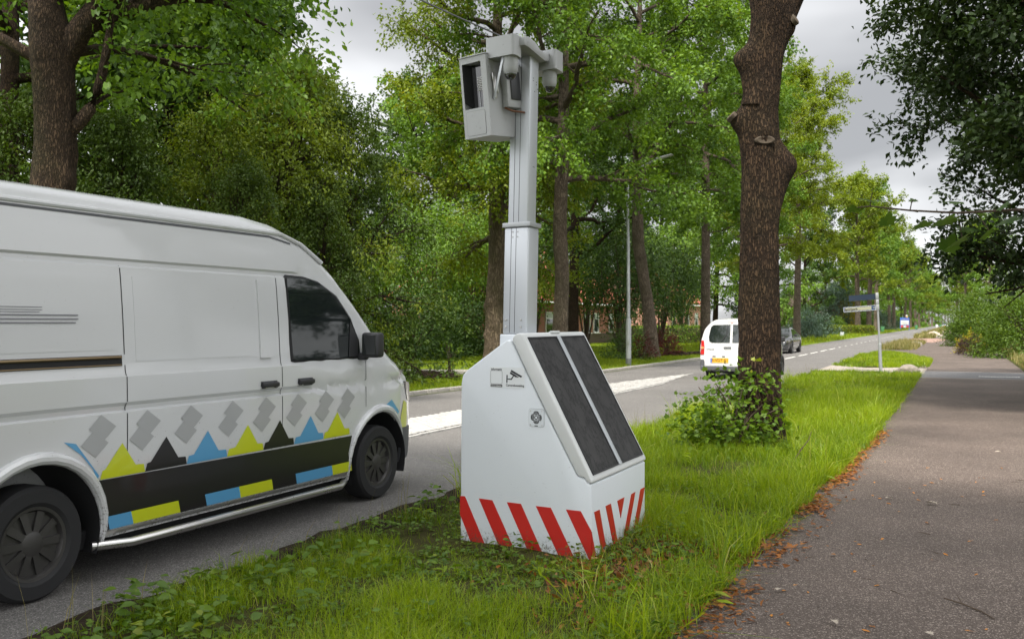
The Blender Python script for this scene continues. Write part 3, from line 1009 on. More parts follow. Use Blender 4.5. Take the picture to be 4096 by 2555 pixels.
def make_tree(seed, H, r0, hb, spread, nl, sub=7, twigs=6, lpt=32, leaf=0.13, lw=0.62, T=None, droop=0.0, up0=0.35, twl=0.75,
              path=None, shape=None, extra=(), n=18, rings=40, ridge=0.0, bumps=(), amp=0.05, flare=0.35, limb_r=0.32, clump=0.13,
              hang=0.35, top=0.97, wob=0.16, gap=None, leafup=0.9, limb_az=None, r_top=0.16):
    """returns (trunk mesh arrays, leaf arrays): trunk, limbs, branches, twigs with leaves along them"""
    rng = np.random.default_rng(seed)
    if path is None:
        a, b = rng.uniform(-1, 1, 2)
        path = [(0, 0, -0.15, r0), (0.05 * a, 0.05 * b, 0.25 * H * .5, r0 * .86), (0.25 * a, .2 * b, 0.4 * H, r0 * .68), (0.1 * a, .4 * b, 0.62 * H, r0 * .46), (0.3 * a, .3 * b, 0.82 * H, r0 * .28), (.3 * a, .2 * b, top * H, r0 * .06)]
    path = np.array(path, float)
    solids = [trunk_np(path, n, rings, seed, amp, flare, bumps, ridge)]
    zz = path[:, 2]
    tw_p, tw_d, tw_l = [], [], []
    limbs = []
    for i in range(nl):
        u = (i + 0.5) / nl
        h = hb + (H * top - hb) * u ** 0.95
        s = shape(u) if shape else (0.62 + 1.15 * u) * (1 - u ** 2.6) * 0.86 + 0.12
        L = spread * s * rng.uniform(0.82, 1.15)
        az = i * 2.39996 + rng.uniform(-.4, .4) if limb_az is None else limb_az[i % len(limb_az)] + rng.uniform(-.3, .3)
        el = up0 + u * 0.9 + rng.uniform(-.15, .15)
        p0 = np.array([np.interp(h, zz, path[:, c]) for c in (0, 1, 2)])
        pr = np.interp(h, zz, path[:, 3])
        d = np.array([math.cos(az) * math.cos(el), math.sin(az) * math.cos(el), math.sin(el)])
        up = (0.05 + 0.05 * u) - droop * (1 - u)
        pts = grow(rng, p0, d, L, 7, wob, up)
        limbs.append((pts, min(pr * 0.75, limb_r * pr + 0.012 * L)))
    for pts, rl in extra:
        limbs.append((smooth_path(np.array(pts, float), 10), rl))
    for pts, rl in limbs:
        m = len(pts)
        L = np.linalg.norm(np.diff(pts, axis=0), axis=1).sum()
        rad = rl * np.linspace(1, 0.16, m)
        solids.append(tube_np(pts, rad, 7))
        for k in range(sub):
            t = 0.22 + 0.78 * (k + rng.uniform(0, 1)) / sub
            f = t * (m - 1)
            j = min(int(f), m - 2)
            p = pts[j] + (pts[j + 1] - pts[j]) * (f - j)
            d = nrm(pts[j + 1] - pts[j])
            sd = np.cross(d, (0, 0, 1.0))
            sd = sd / max(np.linalg.norm(sd), .1)
            sg = 1 if k % 2 else -1
            a = rng.uniform(0.5, 1.1)
            bd = d * math.cos(a) + sd * sg * math.sin(a) + np.array([0, 0, rng.uniform(-.25, .35)])
            bl = (0.50 * L * (1.05 - 0.6 * t) + 0.35) * rng.uniform(.7, 1.2)
            bp = grow(rng, p, nrm(bd), bl, 4, 0.2, 0.02 - droop * 0.6)
            br = max(0.006, rl * (1 - 0.8 * t) * 0.45)
            solids.append(tube_np(bp, br * np.linspace(1, 0.25, 5), 4))
            nt_ = max(2, int(twigs * bl / 1.6 + 0.5))
            for q in range(nt_):
                tt = 0.12 + 0.88 * (q + rng.uniform()) / nt_
                f2 = tt * 4
                j2 = min(int(f2), 3)
                pp = bp[j2] + (bp[j2 + 1] - bp[j2]) * (f2 - j2)
                dd = nrm(bp[j2 + 1] - bp[j2]) * 0.8 + rng.normal(size=3) * 0.55
                dd[2] -= hang * 0.5
                tw_p.append(pp); tw_d.append(nrm(dd)); tw_l.append(twl * rng.uniform(.6, 1.25))
    tw_p, tw_d, tw_l = np.array(tw_p), np.array(tw_d), np.array(tw_l)
    nt_ = len(tw_p)
    keep = rng.uniform(size=nt_) < 0.92
    tw_p, tw_d, tw_l = tw_p[keep], tw_d[keep], tw_l[keep]
    nt_ = len(tw_p)
    dens = np.clip(rng.normal(1, .35, nt_), .3, 1.8)
    cnt = (lpt * dens * tw_l / twl).astype(int) + 3
    ti = np.repeat(np.arange(nt_), cnt)
    N = len(ti)
    t = rng.uniform(0.05, 1.05, N)
    pos = tw_p[ti] + tw_d[ti] * (tw_l[ti] * t)[:, None] + rng.normal(size=(N, 3)) * clump * (twl / 0.75)
    pos[:, 2] -= hang * 0.25 * tw_l[ti] * t * t
    d = tw_d[ti] * 0.6 + rng.normal(size=(N, 3)) * 0.65
    d[:, 2] -= hang * 0.7
    nn = rng.normal(size=(N, 3)) * 0.55
    nn[:, 2] += leafup
    tone = np.clip(rng.uniform(0, 1, nt_)[ti] * 0.35 + rng.uniform(0, 1, N) * 0.35 + .3 * (.5 + .9 * vnoise(tw_p * .8, seed + 40))[ti], 0, 1)
    if gap is not None:
        k = gap(pos)
        pos, d, nn, tone = pos[k], d[k], nn[k], tone[k]
        N = len(pos)
    sz = leaf * rng.uniform(.65, 1.25, N)
    V, F, nf = scatter(T or T_simple(w=lw), pos, d, nrm(nn), sz)
    return merge(solids), (V, F, np.repeat(tone, nf))


def tree_thing(name, label, cat, loc, data, bark, leafm, group=None, rotz=0.0, scale=None):
    t = thing(name, label, cat, loc, rotz, group)
    if scale:
        t.scale = scale if isinstance(scale, tuple) else (scale,) * 3
    (tv, tf), (V, F, tone) = data
    link('trunk', np_mesh('trunk', tv, tf, smooth=True), bark, t)
    link('crown', np_mesh('crown', V, F, tint=tone), leafm, t)
    return t


def bush(seed, rx, ry, h, n, leaf, lw=0.5, T=None, stems=14, hang=0.2, flat=0.0, base=0.0, clump=0.16, up=0.7, per=26, hollow=0.35, leafup=0.8):
    """many-stemmed shrub: stems fan from the base, leaf sprays through the volume"""
    rng = np.random.default_rng(seed)
    solids = []
    for i in range(stems):
        az = i * 2.4 + rng.uniform(-.4, .4)
        rr = rng.uniform(.3, .85)
        e = np.array([math.cos(az) * rx * rr, math.sin(az) * ry * rr, h * rng.uniform(.55, .95)])
        mid = e * np.array([.35, .35, .6]) + rng.normal(size=3) * .05 * h
        p = smooth_path(np.array([(0.05 * math.cos(az), .05 * math.sin(az), -0.05), mid, e]), 7)
        solids.append(tube_np(p, np.linspace(1, .25, 7) * (0.012 + 0.008 * h), 5))
    nc = max(8, n // per)
    q = rdir(rng, nc)
    q[:, 2] = np.abs(q[:, 2]) if base <= 0 else q[:, 2]
    rad = hollow + (1 - hollow) * rng.uniform(size=nc) ** 0.5
    lump = 1 + 0.28 * vnoise(q * 2.2 + seed, seed)
    cen = q * rad[:, None] * lump[:, None] * np.array([rx, ry, h if base <= 0 else (h - base) / 2])
    if base > 0:
        cen[:, 2] += base + (h - base) / 2
    cen[:, 2] = np.maximum(cen[:, 2], base * 0 + 0.08 * rng.uniform(size=nc))
    dirc = nrm(q + rng.normal(size=(nc, 3)) * .35 + np.array([0, 0, -hang]))
    ci = np.repeat(np.arange(nc), per)
    N = len(ci)
    L = 0.16 * (rx + ry + h) * 0.45
    t = rng.uniform(-.6, 1, N)
    pos = cen[ci] + dirc[ci] * (L * t)[:, None] + rng.normal(size=(N, 3)) * clump * L * 2
    pos[:, 2] = np.maximum(pos[:, 2], 0.02)
    d = dirc[ci] * .7 + rng.normal(size=(N, 3)) * .6
    d[:, 2] -= hang * .6
    nn = rng.normal(size=(N, 3)) * .5
    nn[:, 2] += leafup
    nn += q[ci] * .4
    tone = np.clip(rng.uniform(0, 1, nc)[ci] * .5 + rng.uniform(0, 1, N) * .5, 0, 1)
    V, F, nf = scatter(T or T_simple(w=lw), pos, d, nrm(nn), leaf * rng.uniform(.65, 1.25, N))
    return merge(solids), (V, F, np.repeat(tone, nf))


def bush_thing(name, label, cat, loc, data, leafm, stemm=None, group=None, rotz=0.0):
    t = thing(name, label, cat, loc, rotz, group)
    (tv, tf), (V, F, tone) = data
    link('stem', np_mesh('stem', tv, tf, smooth=True), stemm or M['twig'], t)
    link('foliage', np_mesh('foliage', V, F, tint=tone), leafm, t)
    return t


def ax(px, dist):
    """ground point seen in the photograph's column px, dist metres along the lens axis"""
    th = R(25.387); a = (px - 2048) / 3755.0
    return (dist * (-math.sin(th) + a * math.cos(th)), dist * (math.cos(th) + a * math.sin(th)))


# ---- the thick trunk on the near verge
def big_trunk():
    x0, y0 = -2.352, 12.577
    t = thing('oak_tree', 'thick dark oak trunk with sawn branch stubs on the near verge', 'tree', (x0, y0, 0))
    s = 12.37 / 3755.0
    rows = [(1830, 2935, 3140), (1700, 2943, 3130), (1500, 2957, 3120), (1300, 2957, 3122), (1000, 2960, 3110), (800, 2965, 3106), (600, 2972, 3109), (430, 2978, 3112),
            (300, 2990, 3124), (150, 3000, 3145), (40, 3004, 3180)]
    path = []
    for py, a, b in rows:
        c = (a + b) / 2 - 3040
        path.append((0.9034 * c * s, 0.4288 * c * s, 1.68 + (1290 - py) * s, (b - a) / 2 * s))
    path[0] = (path[0][0], path[0][1], -0.2, path[0][3])
    # the main stem goes on straight up, a limb leaves to the right
    path += [(0.14, 0.07, 6.4, 0.30), (0.10, 0.1, 8.5, 0.25), (0.0, 0.2, 12, 0.18), (0.1, 0.2, 16, 0.09), (0.1, 0.2, 19, 0.02)]
    Rt, Fw = R(25.4), R(25.4) + math.pi                     # azimuth of the photo's right, towards the lens
    Lf = Rt + math.pi
    bumps = [(5.12, Lf, 0.8, 0.17, 0.5), (4.85, Lf, 0.30, 0.25, 0.5), (4.34, Lf, 0.72, 0.15, 0.42), (4.1, Lf, .25, .3, .5), (3.80, Rt, 0.85, 0.22, 0.5), (3.5, Rt, .35, .3, .5), (3.55, Rt, 0.2, .5, .6),
             (4.15, Rt - math.pi / 2, 0.16, 0.13, 0.35), (2.6, Rt - math.pi / 2 + .5, 0.05, 0.12, 0.3), (5.55, Rt - .4, .25, .2, .5), (0.1, Lf - .5, .15, .3, .5), (0.1, Rt + .3, .15, .3, .5)]
    ext = []
    lp = [(-0.03, -0.01, 4.5), (0.04, 0.02, 5.0), (0.19, 0.09, 5.5), (0.36, 0.17, 5.95), (0.80, 0.38, 6.9), (1.5, .7, 8.9), (2.4, 1.2, 11), (2.9, 1.6, 14)]
    ext.append((lp, 0.24))
    data = make_tree(101, 19, 0.26, 10.5, 3.6, 12, sub=5, twigs=4, lpt=12, leaf=0.18, path=path, extra=ext, n=112, rings=300, ridge=0.085, bumps=bumps, amp=0.035, flare=0.18,
                     gap=lambda P: P[:, 2] > 7.6)
    (tv, tf), (V, F, tone) = data
    link('trunk', np_mesh('trunk', tv, tf, smooth=True), M['bark_dark'], t)
    link('crown', np_mesh('crown', V, F, tint=tone), M['leaf_oak'], t)
    # sawn faces
    def cut(h, az, off, r1, r2, tilt):
        c = np.array([np.interp(h, [p[2] for p in path], [p[k] for p in path]) for k in (0, 1)])
        d = Vector((math.cos(az) * math.cos(tilt), math.sin(az) * math.cos(tilt), math.sin(tilt)))
        q = d.to_track_quat('Z', 'X').to_matrix().to_4x4()
        pos = Vector((c[0], c[1], h)) + Vector((math.cos(az), math.sin(az), 0)) * off
        b = MB()
        mtx = Matrix.Translation(pos) @ q @ Matrix.Diagonal((r1, r2, 1, 1))
        b.lathe([(1.0, -0.05), (1.0, 0.0), (.82, .012), (.4, .004), (0.0, 0.002)], 16, mtx)
        b.build('sawn_stub', M['wood_cut'], t)
    cut(4.40, Lf, 0.40, 0.07, 0.12, 0.75)
    cut(4.04, Rt - math.pi / 2, 0.236, 0.055, 0.13, -0.05)
    cut(5.62, Rt - .6, 0.33, 0.08, 0.07, 0.5)
    return t


big_trunk()

# ---- unseen oak added behind the lens to shade the foreground
tree_thing('oak_tree', 'unseen oak added behind the view, its crown shading the foreground', 'tree', (-1.7, -2.6, 0),
           make_tree(102, 19, .26, 6.2, 5.6, 28, sub=8, twigs=8, lpt=42, leaf=.34, n=16, rings=30, droop=.05, up0=.1), M['bark_dark'], M['leaf_oak'])

# ---- oaks and others across the road
row_y = {}


def gapleft(P):
    return np.ones(len(P), bool)


def thin(h, k=.3):
    return lambda P: (P[:, 2] < h) | (hash01((P[:, 0] * 997).astype(np.int64), (P[:, 1] * 991).astype(np.int64), (P[:, 2] * 983).astype(np.int64), 3) < k)


LW = (-13.2, 10.5)
path_l = [(0, 0, -.2, .40), (0.0, 0, 2, .37), (-.02, 0, 3.6, .33), (.06, .03, 4.9, .315), (.02, .0, 6.0, .34), (-.12, -.05, 7.0, .25), (-.28, -.1, 8.6, .21), (-.3, .2, 12, .16), (0, .3, 17, .08), (0, .3, 21, .02)]
ext_l = [([(.05, .03, 5.7), (.45, .22, 6.5), (1.1, .5, 7.3), (2.2, 1.2, 8.4), (3.6, 2.4, 9.4)], .24),
         ([(.25, .12, 4.75), (.62, .30, 5.15), (.78, .38, 5.9), (.86, .42, 6.8), (1.3, 1.2, 8.2)], .12),
         ([(0, 0, 6.2), (.9, 1.2, 7.1), (1.25, 2.0, 7.4), (1.55, 2.7, 7.3), (1.75, 3.1, 7.1)], .13),
         ([(0, 0, 6.0), (-.4, 1.6, 6.6), (-.6, 3.6, 6.7), (-.9, 5.6, 6.3)], .11),
         ([(0, 0, 5.8), (-.9, -.6, 6.4), (-2.4, -.8, 6.8), (-3.8, -.9, 6.4)], .11),
         ([(.5, .3, 6.5), (.9, 1.8, 7.6), (1.0, 2.6, 8.0), (.9, 3.4, 7.9)], .12)]
tree_thing('oak_tree', 'thick oak trunk with forking limbs rising above the white delivery van roof', 'tree', (*LW, 0),
           make_tree(11, 21, .38, 6.6, 5.6, 22, sub=7, twigs=7, lpt=30, leaf=.125, T=T_oval(w=.62), path=path_l, gap=thin(10), extra=ext_l, n=36, rings=110, ridge=.05, droop=.05,
                     bumps=[(4.0, .4, .22, .15, .5), (4.4, 1.0, .12, .2, .5), (2.8, 3.6, .10, .15, .4), (6.0, -1.2, .1, .15, .4)], hang=.45), M['bark_oak'], M['leaf_oak'])

# beech left of the mast
bx = ax(1985, 37.5)
path_b = [(0, 0, -.2, .50), (-.05, 0, 1.2, .42), (-.02, 0, 2.6, .40), (.05, 0, 4.0, .36), (.02, 0, 6, .33), (-.05, .1, 9, .27), (.0, .1, 13, .2), (.1, 0, 18, .12), (.1, 0, 22, .03)]
bb = [(h, az, a, .16, .4) for h, az, a in ((1.2, 4.0, .22), (1.6, 5.3, .16), (2.3, 3.6, .24), (2.5, 4.6, .2), (3.0, 4.3, .18), (0.7, 4.8, .2), (1.9, 4.5, .12), (3.4, 5.0, .1))]
tree_thing('beech_tree', 'burly old beech trunk with knobs partly behind the camera mast', 'tree', (*bx, 0),
           make_tree(12, 22, .42, 4.2, 4.7, 30, sub=8, twigs=7, lpt=30, leaf=.15, path=path_b, n=26, rings=80, bumps=bb, droop=.09, up0=.0, hang=.6), M['bark_beech'], M['leaf_oak_yellow'])

# oak right of the mast
o2 = ax(2237, 34.5)
path_2 = [(0, 0, -.2, .31), (.03, .02, 1.5, .28), (.10, .05, 3.4, .26), (.02, 0, 5, .26), (.06, .0, 6.4, .25), (.15, .05, 8.5, .22), (.1, .2, 12, .17), (0, .2, 17, .09), (0, .2, 22, .02)]
tree_thing('oak_tree', 'brown oak trunk just right of the camera mast above the solar panels', 'tree', (*o2, 0),
           make_tree(13, 22, .28, 6.6, 5.8, 30, sub=8, twigs=7, lpt=34, leaf=.165, path=path_2, n=26, rings=80, ridge=.04, droop=.12, up0=.05,
                     bumps=[(3.2, 5.6, .16, .12, .35), (2.0, 6.0, .14, .12, .3), (1.2, 5.7, .2, .1, .3), (4.3, 4.0, .1, .2, .4)]), M['bark_grey'], M['leaf_oak'])

# dark trunk behind it on the lawn
o3 = ax(2292, 50)
tree_thing('oak_tree', 'dark shaded trunk on the lawn right behind the brown oak trunk', 'tree', (*o3, 0),
           make_tree(14, 20, .32, 5.0, 6.0, 26, sub=6, twigs=5, lpt=20, leaf=.21, n=14, rings=30, droop=.1, up0=.1), M['bark_dark'], M['leaf_dark'])

# oak beside the lamp post
o4 = ax(2607, 43.6)
path_4 = [(0, 0, -.2, .42), (-.03, 0, .6, .33), (-.14, -.06, 2.4, .275), (-.42, -.2, 4.2, .27), (-.58, -.27, 5.4, .275), (-.60, -.28, 7.2, .26), (-.56, -.2, 8.4, .25), (-.7, -.2, 11, .19), (-.6, 0, 15, .13), (-.5, 0, 22, .02)]
ext4 = [([(-.57, -.25, 8.2), (-.2, -.1, 9.0), (.35, .1, 9.9), (1.0, .4, 11.2), (1.5, .8, 13)], .16)]
ob = tree_thing('oak_tree', 'leaning oak with a bark scar standing beside the lamp post', 'tree', (*o4, 0),
                make_tree(15, 23, .3, 8.0, 6.0, 30, sub=8, twigs=7, lpt=33, leaf=.18, path=path_4, extra=ext4, n=26, rings=80, ridge=.04, droop=.13, up0=.05,
                          bumps=[(6.3, 5.3, .14, .14, .4), (5.0, 4.4, .16, .1, .35), (4.7, 6.0, .2, .12, .35), (4.35, 6.1, .2, .1, .3)]), M['bark_grey'], M['leaf_oak'])
sc = MB(); sc.lathe([(1, -.03), (1, 0), (.8, .012), (0, .012)], 14, Matrix.Translation((0.085, -.325, 1.0)) @ Vector((.25, -1, .0)).to_track_quat('Z', 'Y').to_matrix().to_4x4() @ Matrix.Diagonal((.17, .08, 1, 1)))
sc.build('bark_scar', M['wood_cut'], ob)

o5 = ax(2822, 54.3)
d5 = make_tree(16, 24, .32, 8.4, 5.0, 30, sub=7, twigs=7, lpt=30, leaf=.21, n=16, rings=44, ridge=.03, droop=.13, up0=.05, bumps=[(4, 6, .15, .15, .4)], r_top=.1)
t5 = tree_thing('oak_tree', 'straight oak trunk rising behind the small white van', 'tree', (*o5, 0), d5, M['bark_grey'], M['leaf_oak'])
d6 = make_tree(17, 24, .36, 8.2, 6.2, 28, sub=7, twigs=7, lpt=28, leaf=.22, n=16, rings=44, ridge=.03, droop=.11, up0=.1)
o6 = ax(3187, 85)
t6 = tree_thing('oak_tree', 'oak trunk across the road directly behind the black oncoming car', 'tree', (*o6, 0), d6, M['bark_grey'], M['leaf_oak_yellow'])
dup(t5, (-13.3, 66, 0), 2.1, .86, 'roadside oak whose stem hides behind the thick near trunk', None)
dup(t6, (-13.4, 77, 0), 4.0, .84, 'roadside oak showing only its crown right of the thick near trunk', None)

# receding row at the far end of the road
dfa = [make_tree(30 + i, 23, .46, 7.4, 6.4, 24, sub=6, twigs=5, lpt=18, leaf=.36, n=10, rings=18, droop=.05, up0=.25, clump=.2) for i in range(2)]
far_t = [tree_thing('oak_tree', 'x', 'tree', (0, 0, 0), d, M['bark_grey'], m) for d, m in zip(dfa, (M['leaf_oak_yellow'], M['leaf_oak']))]
FAR = [(3416, 140, 'far oak trunk just left of the street name sign, behind the yellow conifer'), (3457, 152, 'far oak trunk seen under the street name sign'),
       (3519, 176, 'far oak trunk directly right of the sign post'), (3566, 205, 'far oak trunk behind the first green wheelie bin'),
       (3584, 212, 'ivy-clad far oak trunk left of the blue town billboard'), (3619, 236, 'far oak trunk right behind the blue town billboard'),
       (3641, 262, 'far oak trunk just right of the blue town billboard'), (3662, 290, 'leaning far oak trunk beside the second green bin')]
GRP = 'oaks in the receding row along the far road'
used = [False, False]
cnt_ = 0
for i, (px, Z, lab) in enumerate(FAR + [(3676 + 13 * k, 310 + 42 * k, None) for k in range(10)]):
    x, y = ax(px, Z)
    x = -13.4 + 0.5 * math.sin(i * 2.1) if Z < 225 else x
    w = i % 2
    lab = lab or 'distant oak in the dense row of trunks beyond the second green bin'
    if not used[w]:
        used[w] = True
        o = far_t[w]; o.location = (x, y, 0); o['label'] = lab; o['group'] = GRP; o.rotation_euler.z = i
    else:
        dup(far_t[w], (x, y, 0), i * 1.3, 0.92 + 0.12 * ((i * 7) % 5) / 5, lab, GRP)
# the row on the right-hand side of the path, far away
for i, (px, Z, s) in enumerate(((3830, 150, .62), (3858, 120, .55), (3905, 135, .68), (3960, 110, .6), (3846, 230, .7))):
    x, y = ax(px, Z)
    dup(far_t[i % 2], (x, y, 0), i * 1.9, s, ('far tree above the rhododendron at the path bend, tallest', 'slim far tree rising above the bright green shrub', 'far tree half hidden behind the bright green shrub',
                                              'far tree under the dark overhanging crown', 'farthest tree on the path side near the vanishing point')[i], 'trees behind the shrubs right of the path')

# second rows further from the road, closing the view
db1 = make_tree(41, 19, .3, 2.6, 5.8, 30, sub=7, twigs=6, lpt=16, leaf=.27, n=10, rings=20, droop=.1, up0=.15)
db2 = make_tree(42, 17, .28, 1.0, 5.4, 30, sub=7, twigs=6, lpt=16, leaf=.26, n=10, rings=20, droop=.14, up0=.05, hang=.6)
b1 = tree_thing('woodland_tree', 'x', 'tree', (0, 0, 0), db1, M['bark_dark'], M['leaf_dark'])
b2 = tree_thing('woodland_tree', 'x', 'tree', (0, 0, 0), db2, M['bark_dark'], M['leaf_oak'])
BG = [(0, 22, 1.0, 0), (400, 27, .95, 1), (700, 28, 1.0, 0), (860, 31, .8, 1), (250, 40, 1.15, 1), (820, 46, 1.05, 0), (1120, 36, .66, 1),
      (1130, 52, .62, 0), (1330, 60, .62, 1), (1500, 72, .62, 0), (1660, 70, 1.0, 0), (1790, 64, 1.1, 1), (1930, 96, 1.3, 0), (2110, 104, 1.4, 0), (2290, 98, 1.35, 0), (2480, 112, 1.45, 0),
      (2650, 120, 1.4, 0), (2860, 126, 1.4, 0), (3060, 118, 1.2, 1), (3220, 140, 1.1, 0), (3300, 160, 1.0, 1), (3390, 185, 1.15, 1), (3450, 200, 1.2, 1), (3510, 235, 1.25, 1), (3560, 265, 1.3, 1), (3605, 300, 1.3, 1), (3645, 350, 1.35, 1), (3690, 420, 1.5, 1), (3730, 520, 1.6, 1)]
used = [False, False]
BGL = ['behind the oak at the far left edge', 'behind the left oak trunk', 'behind the hornbeam over the van roof', 'behind the hornbeam near the sky gap']
for i, (px, Z, s, w) in enumerate(BG):
    x, y = ax(px, Z)
    lab = 'deep woodland tree closing the view behind the roadside trees'
    o = (b1, b2)[w]
    if not used[w]:
        used[w] = True
        o.location = (x, y, 0); o.scale = (s, s, s); o['label'] = lab; o['group'] = 'woodland trees behind the roadside row'
    else:
        dup(o, (x, y, 0), i * 2.2, s, lab, 'woodland trees behind the roadside row')

# ---- hornbeams hanging down to the ground over the van
dh = make_tree(51, 7.8, .16, .9, 2.6, 36, sub=8, twigs=4, lpt=30, clump=.11, leaf=.11, lw=.45, n=10, rings=24, droop=.12, up0=.45, hang=.9, leafup=.5, shape=lambda u: 1.0 - .75 * u ** 1.6, twl=.7)
h1 = tree_thing('hornbeam', 'yellow-green hornbeam with hanging seed tassels behind the van windscreen', 'tree', (*ax(1150, 23.5), 0), dh, M['bark_oak'], M['leaf_horn'])
dup(h1, (*ax(830, 21.5), 0), 2.0, .82, 'olive green hornbeam drooping above the middle of the van roof', None)
dh2 = make_tree(52, 7.2, .14, .3, 2.6, 36, sub=8, twigs=4, lpt=32, clump=.11, leaf=.115, lw=.5, n=10, rings=24, droop=.16, up0=.35, hang=.8, leafup=.6, shape=lambda u: 1.05 - .75 * u ** 1.8)
h3 = tree_thing('elm_tree', 'dark green elm bush reaching the ground in front of the van bonnet', 'tree', (*ax(1385, 25.5), 0), dh2, M['bark_oak'], M['leaf_elm'])
dup(h3, (*ax(480, 19.5), 0), 1.2, .78, 'dark elm behind the van roof right of the oak trunk', None)
dup(h3, (*ax(960, 19.6), 0), 3.3, .64, 'dark glossy elm low behind the front of the van roof', None)
dup(h3, (*ax(80, 18.5), 0), 4.4, .8, 'dark elm behind the van roof left of the oak trunk', None)
dup(h3, (*ax(1290, 22.5), 0), 5.2, .62, 'dark elm between the hornbeam and the van bonnet', None)

# ---- dark crown leaning in from the right
dr = make_tree(61, 17, .34, 2.7, 7.8, 60, sub=10, twigs=11, lpt=40, leaf=.14, lw=.6, gap=lambda P: thin(10.5)(P) & (P[:, 2] > 2.5 + .35 * vnoise(P * .9, 4)), n=20, rings=40, droop=.0, up0=.10, hang=.15, shape=lambda u: float(np.interp(u, [0, .06, .15, .28, .4, .7, 1], [.52, .60, .68, .72, .58, .48, .15])))
tree_thing('roadside_tree', 'dark leafy tree leaning over the cycle path from the right edge', 'tree', (3.9, 21.2, 0), dr, M['bark_dark'], M['leaf_backlit'])
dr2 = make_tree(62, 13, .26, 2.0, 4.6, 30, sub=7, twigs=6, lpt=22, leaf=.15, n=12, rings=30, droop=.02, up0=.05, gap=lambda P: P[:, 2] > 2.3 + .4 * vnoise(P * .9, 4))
tree_thing('roadside_tree', 'dark tree behind the overhanging crown at the right edge', 'tree', (3.75, 29.0, 0), dr2, M['bark_dark'], M['leaf_backlit'])


# ================================================================== speed camera: cabinet, mast and camera head
U = Vector((-0.9914, 0.1306, 0.0))
V2 = Vector((0.0, 1.0, 0.0))


